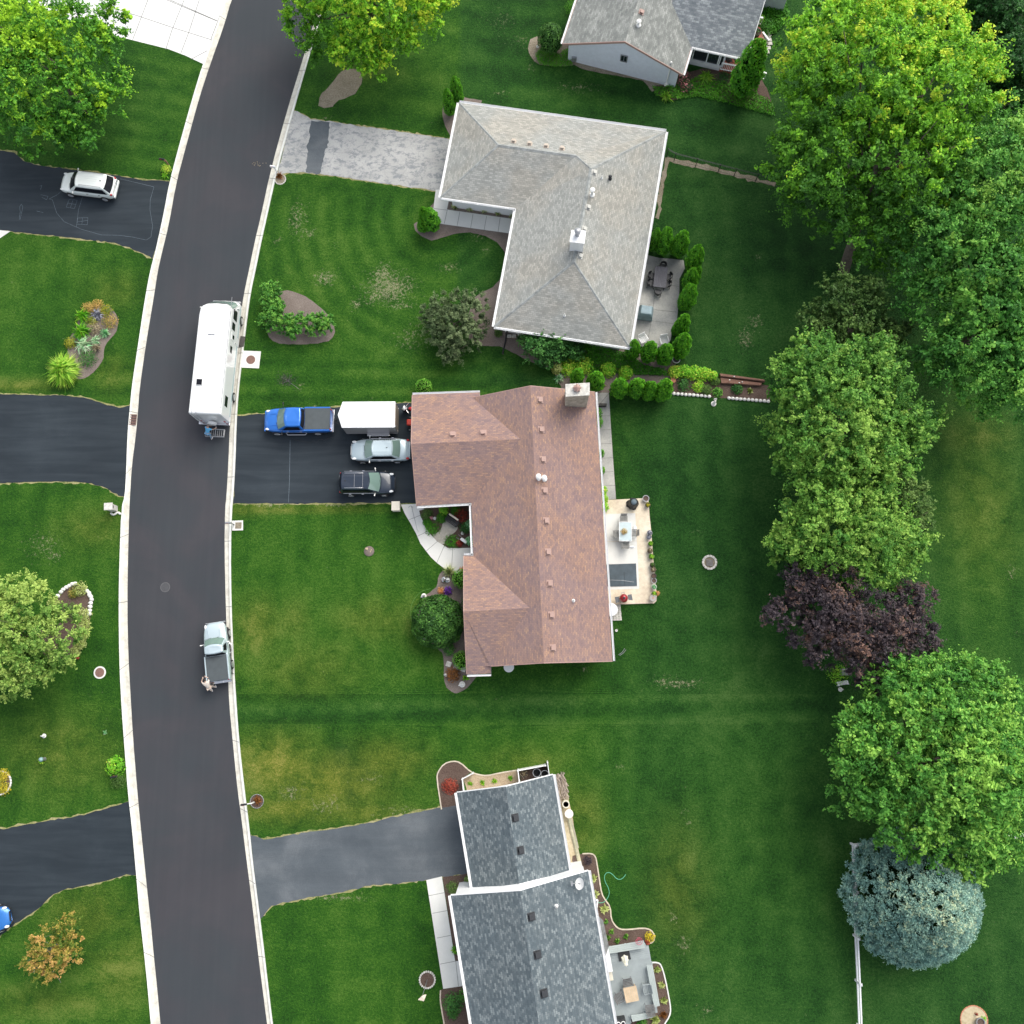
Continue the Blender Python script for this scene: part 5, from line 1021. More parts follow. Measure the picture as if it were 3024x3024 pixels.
# grey house
for i, (x, y) in enumerate([(1344, 613), (1387, 619), (1430, 624), (1473, 632), (1512, 638)]):
    blades(x, y, 70, .5, .03, 'grassy', '%s grass tuft from the left along the white wall by the front walk' % ['first', 'second', 'third', 'fourth and largest', 'fifth'][i], 'ornamental grass', 'grass_tuft', seed=140+i, group='grass tufts along the front walk', up=.8, tb=.5)
puff(1472, 985, .35, .4, 'olive', 'small olive bush at the south-west corner of the grey roof', 'shrub', seed=150)
# ground cover between the two houses, vines and perennials
def cover(name, px, n, h, m, seed, ls=.1, tb=.5, tv=.2, label=None):
    pts = [P(*a) for a in px]; xs = [p.x for p in pts]; ys = [p.y for p in pts]; rg = np.random.default_rng(seed); C = []
    def inside(x, y):
        c = False; j = len(pts)-1
        for i in range(len(pts)):
            if (pts[i].y > y) != (pts[j].y > y) and x < (pts[j].x-pts[i].x)*(y-pts[i].y)/(pts[j].y-pts[i].y)+pts[i].x: c = not c
            j = i
        return c
    while len(C) < n:
        x, y = rg.uniform(min(xs), max(xs)), rg.uniform(min(ys), max(ys))
        if inside(x, y): C.append((x, y, 0))
    C = np.array(C); l = .5+.5*np.sin(C[:, 0]*4.1+seed)*np.cos(C[:, 1]*3.7); C[:, 2] = rg.uniform(.03, 1, n)*h*(.45+.55*l)
    o = leafmesh(name, C, rg.normal(size=(n, 3))*.55+np.array([0, 0, .9]), rg.uniform(.7, 1.3, n)*ls, tb+rg.normal(size=n)*tv*.6+(l-.5)*tv, m, None, seed); tag(o, kind='stuff'); return o
cover('fern_ground_cover', [(1660, 1040), (1720, 1015), (1860, 1045), (1900, 1080), (1960, 1090), (1975, 1110), (1900, 1108), (1800, 1102), (1720, 1100), (1650, 1085)], 7000, .4, 'cover', 160, .13, .45)
cover('ground_cover', [(1580, 160), (1600, 140), (1650, 160), (1690, 140), (1690, 195), (1640, 200), (1590, 190)], 2500, .3, 'cover', 161, .1, .65)
cover('ground_cover', [(1925, 258), (1990, 255), (2060, 230), (2170, 250), (2280, 300), (2290, 345), (2160, 310), (2060, 285), (2000, 295), (1935, 285)], 6000, .35, 'cover', 162, .12, .6)
cover('ground_cover', [(2225, 60), (2250, 30), (2320, 0), (2330, 60), (2290, 100), (2250, 110)], 2600, .5, 'cover', 163, .14, .5)
for i, (x, y, r, m, l) in enumerate([(1645, 1092, .3, 'lime', 'pale yellow-green plant at the west end of the perennials behind the chimney'), (1680, 1088, .55, 'bright', 'bright green bushy perennial behind the arborvitae beside the chimney'), (1725, 1085, .55, 'bright', 'second bright green perennial behind the chimney arborvitae'), (1795, 1095, .45, 'bright', 'yellow-green perennial in the gap of the arborvitae row'), (1847, 1105, .4, 'bright', 'green perennial behind the fourth arborvitae of the chimney row')]):
    puff(x, y, r*1.45, .9, m, l, 'shrub', 'perennial', 700, .14, 170+i, 'perennials behind the arborvitae row', tb=.6)
blades(1650, 1118, 110, .7, .035, 'bluegreen', 'blue-grey spiky plant left of the stone chimney', seed=176, tb=.6); blades(1782, 1140, 40, .35, .12, 'lime', 'variegated hosta in the gap beside the chimney arborvitae', 'hosta', 'hosta', seed=177)
for i, (x, y, r) in enumerate([(1992, 1102, .55), (2020, 1102, .6), (2050, 1104, .65), (2080, 1108, .6), (2103, 1114, .4)]):
    puff(x, y, r, .8, 'bright', '%s shrub from the west in the bright green row east of the arborvitae' % ['first, yellow-tinged', 'second', 'third', 'fourth', 'fifth and smallest'][i], 'shrub', 'bright_shrub', 480, .15, 180+i, 'bright shrubs above the stone edge', tb=.55+(.2 if i == 0 else 0), tv=.35)
for i, (x, y, r, m, l) in enumerate([(2018, 1138, .6, 'dark', 'dark bluish bush in the terrace bed beside the terracotta pot'), (2062, 1142, .5, 'bright', 'green and yellow plant in the middle of the terrace bed'), (2085, 1152, .45, 'olive', 'straggly plant above the terrace stone edge'), (2118, 1160, .4, 'mid', 'green plant spilling over the gap of the stone edge'), (2110, 1128, .45, 'olive', 'tangled vine at the end of the timber wall'), (2175, 1150, .45, 'dark', 'dark low plant in the east half of the terrace bed')]):
    puff(x, y, r, .5, m, l, seed=190+i, n=300, tb=.6, ls=.13)
blades(2214, 1156, 40, .42, .14, 'lime', 'yellow-green hosta in the terrace bed near the trees', 'hosta', 'hosta', seed=198, tb=.3)
blades(2290, 1157, 40, .5, .1, 'bright', 'leafy green plant hidden at the east end of the terrace bed', seed=199)
# brown house plants
for i, (x, y, r, h, m, l) in enumerate([(1312, 1508, .42, .6, 'bright', 'green globe bush under the garage gutter in the courtyard'), (1345, 1508, .38, .6, 'cover', 'darker green bush at the back of the courtyard'), (1363, 1525, .62, .8, 'red', 'dark red-leaved bush behind the courtyard bench'), (1262, 1520, .5, .4, 'olive', 'olive green bush at the entrance of the courtyard bed'),
    (1278, 1562, .6, .4, 'cover', 'low green mound left of the courtyard paver path'), (1305, 1530, .45, .4, 'cover', 'low green mound behind the courtyard paver path'), (1262, 1545, .35, .25, 'cover', 'small green mound by the courtyard walk'), (1334, 1600, .62, .4, 'cover', 'wide low green mound right of the courtyard paver path'), (1375, 1560, .5, .7, 'dark', 'dark bush right of the courtyard bench'),
    (1387, 1550, .4, .7, 'bluegreen', 'grey-green bush against the courtyard east wall'), (1388, 1598, .4, .6, 'bluegreen', 'grey-green bush at the lower end of the courtyard wall'), (1357, 1605, .28, .35, 'red', 'bright red flower clump in the courtyard')]):
    puff(x, y, r, h, m, l, 'shrub' if r > .4 else 'plant', 'courtyard_plant', 420, .1, 200+i, 'courtyard plants', tb=.5)
puff(1275, 1530, .14, .3, 'pink', 'pink flower beside the white courtyard ornament', 'flower', seed=215, n=60, tb=.9)
blades(1328, 1687, 260, .85, .02, 'grassy', 'pale feathery grass overhanging the end of the curved walk', 'ornamental grass', 'grass_tuft', seed=216, up=.8, tb=.7); puff(1366, 1682, .28, .5, 'peach', 'orange-brown flowers by the roof edge at the curved walk', 'flowers', seed=217, n=90)
puff(1303, 1745, .3, .3, 'peach', 'orange flower clump in the bed north of the big yew', 'flowers', 'flowering_plant', seed=218, n=200, tb=.6); puff(1323, 1746, .38, .35, 'violet', 'violet flower clump in the bed north of the big yew', 'flowers', 'flowering_plant', seed=219, n=260, tb=.5)
puff(1378, 1790, .6, 1, 'dark', 'dark bush in the shade between the yew and the roof edge', 'shrub', seed=220, n=400); puff(1328, 1920, .5, .6, 'mid', 'dark green bush below the big yew', 'shrub', seed=221, n=400, tb=.25)
puff(1338, 1992, .62, .6, 'rust', 'rusty brown bush in the rounded bed below the three slabs', 'shrub', seed=222, n=800, tb=.5, tv=.45); blades(1374, 2001, 60, .36, .12, 'bright', 'bright green hosta below the roof corner', 'hosta', 'hosta', seed=223)
for i, (x, y, r) in enumerate([(1766, 1222, .45), (1770, 1250, .4), (1776, 1340, .3), (1778, 1390, .3), (1783, 1450, .35), (1785, 1475, .38), (1786, 1500, .4)]):
    puff(x, y, r, .7, 'bright' if i > 3 else 'mid', '%s bush from the north along the east wall of the brown-roofed house' % ['first', 'second', 'third', 'fourth', 'fifth', 'sixth', 'seventh'][i], 'shrub', 'wall_shrub', 300, .11, 230+i, 'shrubs along the east wall', sx=.75, tb=.6)
# brown young tree with a stake
def sapling():
    o = empty('sapling', P(882, 1148), 0, 'leaning brown-leaved sapling on the lawn above the blue pickup', 'tree'); rg = np.random.default_rng(9); n = 520
    q = P(845, 1122, 1.9)-P(882, 1148); C = rg.normal(size=(n, 3))*np.array([.34, .3, .22])+np.array(q)
    leafmesh('crown', C, rg.normal(size=(n, 3))+np.array([0, 0, .5]), rg.uniform(.05, .1, n), .45+rg.normal(size=n)*.2, 'purple', o, 9)
    mb = MB(); mb.tube([(0, 0, 0), tuple(q*.5+Vector((0, 0, .1))), tuple(q)], .025, 6, r1=.012)
    rr = random.Random(3)
    for _ in range(16): mb.tube([tuple(q*rr.uniform(.6, .95)), tuple(q+Vector((rr.uniform(-.45, .45), rr.uniform(-.4, .4), rr.uniform(-.2, .3))))], .01, 4, r1=.004)
    mb.build('trunk', M['bark_grey'], o)
sapling()
# blue house plants
puff(1329, 2322, .62, .4, 'red', 'low red-leaved bush in the rounded bed by the blue-grey roof', 'shrub', 'red_shrub', 600, .1, 240, tb=.6)
for i, (x, y) in enumerate([(1389, 2314), (1425, 2312), (1461, 2306), (1506, 2297)]): blades(x, y, 70, .32, .05, 'bright', '%s green tuft from the left in the straw-coloured bed' % ['first', 'second', 'third', 'fourth'][i], 'plant', 'green_tuft', seed=241+i, group='green tufts in the straw-coloured bed', up=.5)
for i, (x, y) in enumerate([(1750, 2596), (1758, 2641), (1784, 2684)]): blades(x, y, 80, .44, .2, 'lime', '%s pale hosta from the north in the winding mulch bed' % ['first', 'second', 'third'][i], 'hosta', 'hosta', seed=250+i, group='pale hostas in the winding bed', tb=.85)
for i, (x, y, l) in enumerate([(1790, 2722, 'small green plant beside the bay roof'), (1806, 2750, 'green plant below the bend of the winding bed'), (1848, 2764, 'dark green plant in the middle of the winding bed foot'), (1823, 2778, 'dark green plant just above the deck bench'), (1795, 2768, 'green plant against the bay wall')]): blades(x, y, 70, .34, .05, 'mid', l, 'plant', 'green_tuft', seed=260+i, group='green tufts by the deck', up=.6, tb=.7)
puff(1919, 2765, .38, .45, 'yellow', 'golden yellow plant at the rounded end of the winding bed', seed=266, n=260, tb=.85); puff(1912, 2780, .2, .3, 'red', 'red plant touching the end of the winding bed', seed=267, n=90, tb=.9)
puff(1735, 2540, .3, .5, 'purple', 'dead brown bush at the top of the winding bed', 'shrub', seed=268, n=260, tb=.55)
for i, (x, y, m, l) in enumerate([(1940, 2863, 'lime', 'first yellow-green hosta east of the deck'), (1954, 2908, 'lime', 'second, white-flecked hosta east of the deck'), (1959, 2953, 'lime', 'third yellow-green hosta east of the deck'), (1960, 2996, 'rust', 'rust-red plant east of the deck'), (1935, 3010, 'lime', 'large pale hosta at the lower corner of the deck bed')]): blades(x, y, 70, .36 if i < 4 else .5, .17, m, l, 'hosta' if m == 'lime' else 'plant', 'hosta' if m == 'lime' else 'rust_plant', seed=270+i, group='hostas east of the deck', tb=.45+.1*(i == 1 or i == 4)*3)
puff(1895, 3020, .4, .4, 'mid', 'dark green plant below the lower deck bench', seed=276); puff(1337, 2621, .5, .6, 'olive', 'olive yellow bush at the corner between driveway and front walk', 'shrub', seed=277, n=420, tb=.7); puff(1383, 2596, .28, .5, 'olive', 'small yellowed bush against the garage wall of the blue-grey roof', 'shrub', seed=278, tb=.9)
blades(1345, 2805, 90, .5, .08, 'bright', 'bright green plant beside the front walk of the blue-grey house', seed=279, tb=.4); puff(1340, 2960, .75, .8, 'dark', 'dark green bush in the bed at the bottom of the front walk', 'shrub', seed=280, n=700, tb=.8, ls=.12); puff(1338, 2990, .45, .6, 'mid', 'smaller green bush under the dark one at the bottom of the front walk', 'shrub', seed=281, n=350, tb=.3); puff(1370, 2935, .4, .7, 'mid', 'green bush against the wall at the bottom of the front walk', 'shrub', seed=282, n=350)
puff(1350, 2560, .2, .2, 'rust', 'small rusty tuft', seed=283) if False else None
puff(2470, 1994, .8, .8, 'bright', 'square bright green box plant sticking out under the purple tree', 'shrub', seed=284, n=520, tb=.45)
# top house plants
puff(2010, 235, .75, 1.0, 'pink', 'pink-flowered hydrangea at the corner of the house at the top', 'shrub', 'hydrangea', 620, .13, 290, tb=.45, tv=.45); puff(2025, 262, .6, .7, 'pink', 'lower pink-flowered hydrangea beside the lawn', 'shrub', 'hydrangea', 420, .13, 291, tb=.4, tv=.45)
blades(2085, 232, 150, .95, .05, 'blade', 'yellow-green daylily clump in front of the screened porch', seed=292, tb=.5); blades(1966, 288, 140, .85, .05, 'blade', 'yellow-green daylily clump below the end wall of the top house', seed=293, tb=.45)
puff(2135, 235, .6, .7, 'dark', 'dark bush in front of the top house deck railing', 'shrub', seed=294, n=420); puff(2260, 90, .8, 1.1, 'mid', 'green bush at the back corner of the top house deck', 'shrub', seed=295, n=520, tb=.35); puff(2243, 70, .4, .9, 'bright', 'leafy plant against the top house deck rail', seed=296, n=220, tb=.3)
puff(1690, 30, .7, 1.0, 'cover', 'green bush beside the left eave of the top house', 'shrub', seed=297, n=500, tb=.7)
# ------------------------------------------------------------ vehicles
M['tyre'] = plain('tyre_rubber', (.018, .018, .02), .85, var=.1)
M['rim'] = plain('alloy_rim', (.6, .61, .63), .3, .7, var=0)
M['chrome'] = plain('chrome', (.7, .7, .72), .15, 1, var=0)
M['lamp_clear'] = plain('headlamp_glass', (.75, .77, .78), .1, var=0)
M['lamp_red'] = plain('tail_lamp_glass', (.42, .02, .025), .15, var=0)
M['autoglass'] = glassm('sky_tinted_glass', (.15, .23, .20), .04)  # greenish base colour lightened to stand in for reflected sky
M['darkglass'] = plain('dark_glass', (.008, .009, .014), .25, spec=.25, var=0)
M['blackplastic'] = plain('black_plastic', (.022, .023, .026), .55, var=0)
PT = {'silver': paint('silver_blue_paint', (.50, .60, .64), .35), 'white': paint('pearl_white_paint', (.74, .78, .76), .1), 'blue': paint('blue_paint', (.02, .16, .58), .25), 'black': paint('black_blue_paint', (.012, .022, .042), .2), 'rv': paint('white_gelcoat', (.82, .83, .84), 0), 'blue2': paint('bright_blue_paint', (.02, .16, .5), .3)}
def wheel(parent, x, y, r, side, wd=.22):
    o = MB(); o.lathe([(r*.62, -wd/2), (r*.93, -wd/2), (r, -wd*.3), (r, wd*.3), (r*.93, wd/2), (r*.62, wd/2)], (0, 0, 0), 22)
    w_ = o.build('wheel', M['tyre'], parent, smooth=False); w_.location = (x, y, r); w_.rotation_euler = (R_(90), 0, 0)
    m = MB(); m.lathe([(r*.63, -.02), (r*.63, .03), (r*.5, .05), (.02, .03)], (0, 0, (-side)*wd*.5 if side > 0 else wd*.5-.0), 18)
    z = -side*wd*.46
    for k in range(5):
        a = k*1.2566; m.box((math.cos(a)*r*.33, math.sin(a)*r*.33, z-side*.03), (r*.55, .055, .03), a)
    m.lathe([(.02, -.05), (.06, -.04), (.07, .04), (.02, .05)], (0, 0, z), 8)
    m.build('rim', M['rim'], w_)
def loft(stations, zs=None):
    """stations: (x, half width, bottom z, shoulder z, top z) -> rounded body shell"""
    vs = []; K = 12
    for x, w_, zb, zsd, zt in stations:
        half = [(.80*w_, zb), (.97*w_, zb+.10), (1.0*w_, zb+(zsd-zb)*.5), (.985*w_, zsd-.05), (.93*w_, zsd+(zt-zsd)*.35), (.72*w_, zt-(zt-zsd)*.22)]
        ring = [(x, y, z) for y, z in half]+[(x, 0.36*w_, zt-.006)]+[(x, -0.36*w_, zt-.006)]+[(x, -y, z) for y, z in reversed(half)]
        vs += ring
    n = len(vs)//len(stations); fs = []
    for i in range(len(stations)-1):
        for k in range(n): fs.append((i*n+k, i*n+(k+1) % n, (i+1)*n+(k+1) % n, (i+1)*n+k))
    fs.append(tuple(range(n))); fs.append(tuple(reversed(range((len(stations)-1)*n, len(stations)*n))))
    return vs, fs
def cabin(xf0, xr0, wb, zb, xf1, xr1, wr, zr, crown=.04):
    """greenhouse shell: belt ring to roof ring, both with bowed ends"""
    def ring(xf, xr, w_, z, bow, c):
        pts = []
        for t in (-1, -.5, 0, .5, 1): pts.append((xf+bow*(1-t*t), w_*t, z+c*(1-t*t)))
        pts += [(xf*.5+xr*.5, w_*1.03, z)]
        for t in (1, .5, 0, -.5, -1): pts.append((xr-bow*.6*(1-t*t), w_*t, z+c*(1-t*t)))
        pts += [(xf*.5+xr*.5, -w_*1.03, z)]
        return pts
    a = ring(xf0, xr0, wb, zb, .16, 0); b = ring(xf1, xr1, wr, zr, .10, crown); n = len(a)
    return a, b, n
def lerp3(a, b, t): return tuple(a[i]*(1-t)+b[i]*t for i in range(3))
def glasspane(name, bl, br, tr, tl, parent, m, off=.012, seg=5, bow=None):
    """pane from four corners, pushed out along its normal; bow bends it forwards in the middle"""
    bl, br, tr, tl = map(Vector, (bl, br, tr, tl)); n = ((br-bl).cross(tl-bl)).normalized(); mb = MB(); vs = []
    for i in range(seg+1):
        t = i/seg; q = (1-(2*t-1)**2)
        for a, b in ((bl, br), (tl, tr)): vs.append(a.lerp(b, t)+n*off+(Vector(bow)*q if bow else Vector()))
    mb.add(vs, [(2*i, 2*i+2, 2*i+3, 2*i+1) for i in range(seg)]); return mb.build(name, m, parent, smooth=True)
def car(label, cat, p_rear, p_front, zref, kind, pk, name, width=1.85, group=None, length=None, glass='autoglass'):
    a, b = P(*p_rear, zref), P(*p_front, zref); d = b-a; L = length or d.length; mid = (a+b)/2
    o = empty(name, (mid.x, mid.y, .012), math.atan2(d.y, d.x), label, cat, group); h = L/2; W = width/2; pm = PT[pk]
    if kind == 'sedan':
        st = [(-h, W*.72, .38, .62, .80), (-h+.12, W*.88, .3, .72, .94), (-h+.5, W*.97, .24, .82, 1.02), (-h+1.15, W, .22, .86, 1.04), (0, W, .22, .86, .97), (h-1.55, W, .22, .84, .98), (h-.8, W*.96, .22, .74, .90), (h-.32, W*.84, .26, .62, .78), (h-.08, W*.64, .34, .52, .64), (h, W*.48, .4, .48, .56)]
        cb = (h-1.24, -h+.74, W*.87, .95, h-1.95, -h+1.42, W*.68, 1.43); wr = .33; wx = (h-.95, -h+1.05)
    elif kind == 'suv':
        st = [(-h, W*.8, .42, .8, 1.0), (-h+.1, W*.93, .34, .9, 1.08), (-h+.5, W, .28, .95, 1.1), (0, W, .26, .95, 1.08), (h-1.3, W, .26, .92, 1.06), (h-.6, W*.95, .28, .82, .98), (h-.24, W*.86, .32, .7, .86), (h-.06, W*.72, .38, .58, .72), (h, W*.58, .42, .52, .62)]
        cb = (h-1.1, -h+.14, W*.88, 1.04, h-1.85, -h+.6, W*.72, 1.68) if pk == 'white' else (h-1.18, -h+.1, W*.9, 1.02, h-2.05, -h+.34, W*.74, 1.66); wr = .36; wx = (h-.88, -h+.88)
    elif kind == 'pickup':
        st = [(-h+.08, W*.93, .5, 1.0, 1.16), (-h+.16, W*.98, .46, 1.06, 1.22), (-h+1.0, W, .44, 1.06, 1.22), (-.1, W, .42, 1.06, 1.2), (h-1.75, W, .42, 1.04, 1.2), (h-.8, W*.98, .42, .98, 1.14), (h-.3, W*.88, .46, .88, 1.06), (h-.06, W*.7, .5, .74, .9), (h, W*.56, .54, .66, .8)]
        cb = (h-1.2, -h+2.22, W*.9, 1.15, h-1.98, -h+2.36, W*.76, 1.86) if pk == 'blue' else (h-1.3, -h+2.06, W*.9, 1.12, h-1.88, -h+2.16, W*.74, 1.7); wr = .39; wx = (h-.95, -h+1.2)
    vs, fs = loft(st); mb = MB(); mb.add(vs, fs); body = mb.build('body', pm, o, smooth=True, bevel=0); s = body.modifiers.new('sub', 'SUBSURF'); s.levels = 1; s.render_levels = 1
    # wheel arches, sill and bumpers in black plastic
    k = MB(); k.box((0, 0, .3), (L*.8, W*1.86, .16)); k.build('sill', M['blackplastic'], body)
    k = MB(); k.box((h-.06, 0, .44), (.12, W*1.3, .16)); k.box((h-.02, 0, .6), (.06, W*.8, .12)); k.build('grille', M['blackplastic' if pk != 'silver' else 'grey_metal'], body, bevel=.02)
    ra, rb, n = cabin(*cb); mb = MB(); mb.add(ra+rb, [(i, (i+1) % n, n+(i+1) % n, n+i) for i in range(n)]+[tuple(range(n, 2*n))]); roof = mb.build('roof', pm, o, smooth=False, bevel=.09)
    xf0, xr0, wb, zb, xf1, xr1, wrf, zr = cb; G = M[glass]
    def corner(x0, x1, y0, y1, t): return (x0*(1-t)+x1*t, y0*(1-t)+y1*t, zb*(1-t)+zr*t)
    glasspane('windshield', corner(xf0, xf1, -wb*.93, -wrf*.93, .06), corner(xf0, xf1, wb*.93, wrf*.93, .06), corner(xf0, xf1, wb*.93, wrf*.93, .93), corner(xf0, xf1, -wb*.93, -wrf*.93, .93), o, G, .02, 6, (.135, 0, .012))
    glasspane('rear_window', corner(xr0, xr1, wb*.9, wrf*.9, .12), corner(xr0, xr1, -wb*.9, -wrf*.9, .12), corner(xr0, xr1, -wb*.9, -wrf*.9, .9), corner(xr0, xr1, wb*.9, wrf*.9, .9), o, G if kind == 'sedan' else M['darkglass'], .02, 6, (-.085, 0, .012))
    for sgn in (1, -1):
        e = .035 if kind != 'pickup' else .03
        f0 = corner(xf0-.32, xf1-.1, wb*1.02*sgn, wrf*1.03*sgn, .1); r0 = corner(xr0+.22, xr1+.12, wb*1.02*sgn, wrf*1.03*sgn, .1); r1 = corner(xr0+.22, xr1+.12, wb*1.02*sgn, wrf*1.03*sgn, .82); f1 = corner(xf0-.32, xf1-.1, wb*1.02*sgn, wrf*1.03*sgn, .82)
        if sgn > 0: glasspane('side_window', f0, r0, r1, f1, o, M['darkglass'], e, 4)
        else: glasspane('side_window', r0, f0, f1, r1, o, M['darkglass'], e, 4)
        q = MB(); q.box(((xf0+xr0)/2-.05, sgn*(wb+.055), zb+.03), (xf0-xr0-.7, .02, .03)); q.build('window_trim', M['chrome'] if pk in ('silver', 'black') else pm, o)
        q = MB(); mx = xf0-.32; ml = .2 if pk != 'blue' else .42
        q.tube([(mx, sgn*W*.93, zb+.02), (mx-.02, sgn*(W+ml*.55), zb+.08)], .03, 6); q.blob((mx-.03, sgn*(W+ml*.7), zb+.12), (.06, .09, .07), random.Random(1), 10, .03); q.build('side_mirror', M['white_pipe'] if pk != 'blue' else M['blackplastic'], o, smooth=True)
        q = MB(); q.blob((h-.30, sgn*W*.74, .70 if kind == 'sedan' else (.80 if kind == 'suv' else .93)), (.2, .1, .05), random.Random(1), 12, .02)
        q.build('headlight', M['lamp_clear'], o, smooth=True)
        q = MB(); q.blob((-h+.17, sgn*W*.80, .82 if kind == 'sedan' else (.96 if kind == 'suv' else .98)), (.14, .1, .12 if kind != 'pickup' else .2), random.Random(1), 12, .02); q.build('taillight', M['lamp_red'], o, smooth=True)
        q = MB()
        for xx in ((xf0+xr0)/2+.25, (xf0+xr0)/2-.75): q.box((xx, sgn*(W+.01), .86 if kind == 'sedan' else .95), (.18, .04, .035))
        q.build('door_handle', M['chrome'], o)
        for xx in wx: wheel(o, xx, sgn*(W-.08), wr, sgn)
    if kind == 'sedan':
        q = MB(); q.box((-h+.05, 0, .5), (.12, W*1.5, .22)); q.build('rear_bumper', pm, o, bevel=.04)
        q = MB(); q.blob((-h+1.75, 0, 1.49), (.07, .025, .035)); q.build('antenna', M['blackplastic'], o)
    if kind == 'suv':
        for sgn in (1, -1):
            q = MB(); q.tube([(xf1-.25, sgn*wrf*.86, zr+.03), (xf1-.4, sgn*wrf*.86, zr+.09), (xr1+.3, sgn*wrf*.86, zr+.09), (xr1+.15, sgn*wrf*.86, zr+.03)], .022, 8); q.build('roof_rail', M['chrome'] if pk == 'black' else M['grey_metal'], o, smooth=True)
        q = MB(); q.box((-h+.02, 0, .52), (.14, W*1.7, .24)); q.build('rear_bumper', pm if pk == 'white' else M['blackplastic'], o, bevel=.05)
        q = MB(); q.blob((xr1+.3, 0, zr+.07), (.07, .03, .04)); q.build('antenna', M['blackplastic'], o)
        if pk == 'black':
            for xx in (xf1-.35, (xf1+xr1)/2): q = MB(); q.box((xx, 0, zr+.038), (.02, wrf*1.5, .012)); q.build('roof_seam', M['grey_metal'], o)
        else:
            for yy in (-.3, -.1, .1, .3): q = MB(); q.box(((xf1+xr1)/2, yy, zr+.036), (1.1, .03, .014)); q.build('roof_rib', pm, o, bevel=.005)
    if kind == 'pickup':
        bl = 2.02 if pk == 'blue' else 1.86; x1 = -h+.12; q = MB(); q.box((x1+bl/2-.03, 0, 1.235), (bl, W*1.74, .05)); q.build('bed_cover', M['tonneau'], o, bevel=.02)
        for sgn in (1, -1): q = MB(); q.box((x1+bl/2, sgn*W*.93, 1.235), (bl+.04, .09, .05)); q.build('bed_rail', pm, o, bevel=.015)
        q = MB(); q.box((x1+bl+.03, 0, 1.2), (.06, W*1.75, .03)); q.build('bed_gap', M['blackplastic'], o)
        q = MB(); q.box((-h-.02, 0, .58), (.2, W*1.85, .12)); q.box((-h-.02, 0, .66), (.16, W*.5, .03)); q.build('rear_bumper', M['chrome'], o, bevel=.03)
        q = MB(); q.box((h+.0, 0, .6), (.1, W*1.7, .14)); q.build('front_bumper', M['grey_metal'] if pk == 'silver' else pm, o, bevel=.04)
        for sgn in (1, -1): q = MB(); q.tube([(h-1.7, sgn*(W-.05), .42), (h-1.8, sgn*(W+.09), .38), (-h+2.2, sgn*(W+.09), .38), (-h+2.1, sgn*(W-.05), .42)], .04, 6); q.build('running_board', M['chrome'], o)
        if pk == 'blue': q = MB(); q.box((xr1-.02, 0, zr-.02), (.06, .3, .05)); q.build('third_brake_light', M['lamp_red'], o)
        for yy in (-.36, .36): q = MB(); q.box((h-.95, yy*W*1.3, 1.17), (.9, .035, .02), yy*.12); q.build('hood_crease', pm, o, bevel=.008)
    # wipers
    q = MB()
    for yy in (-.35, .25): q.tube([(xf0+.14, yy, zb+.04), (xf0+.02, yy+.5, zb+.13)], .012, 5)
    q.build('wiper', M['blackplastic'], o)
    return o
M['tonneau'] = plain('tonneau_vinyl', (.062, .075, .082), .75, var=.08, scale=3)
car('blue crew-cab pickup with a grey bed cover hitched to the white trailer', 'pickup truck', (979, 1238), (779, 1239), 1.1, 'pickup', 'blue', 'pickup_truck', 2.0)
car('silver-blue pickup with black bed cover at the kerb, a man at its tailgate', 'pickup truck', (646, 2013), (630, 1838), 1.1, 'pickup', 'silver', 'pickup_truck', 1.85)
car('silver four-door sedan parked between the white trailer and the black car', 'car', (1210, 1326), (1034, 1328), .9, 'sedan', 'silver', 'sedan', 1.86)
car('black crossover with pale roof rails facing the garage', 'car', (1001, 1425), (1165, 1424), 1.0, 'suv', 'black', 'parked_car', 1.86, glass='autoglass')
car('white sport utility vehicle on the dark driveway at the upper left', 'car', (338, 551), (176, 531), 1.0, 'suv', 'white', 'parked_car', 1.9, glass='darkglass')
car('bright blue car cut off by the left edge on the lower left driveway', 'car', (-130, 2745), (24, 2708), .9, 'sedan', 'blue2', 'parked_car', 1.8)
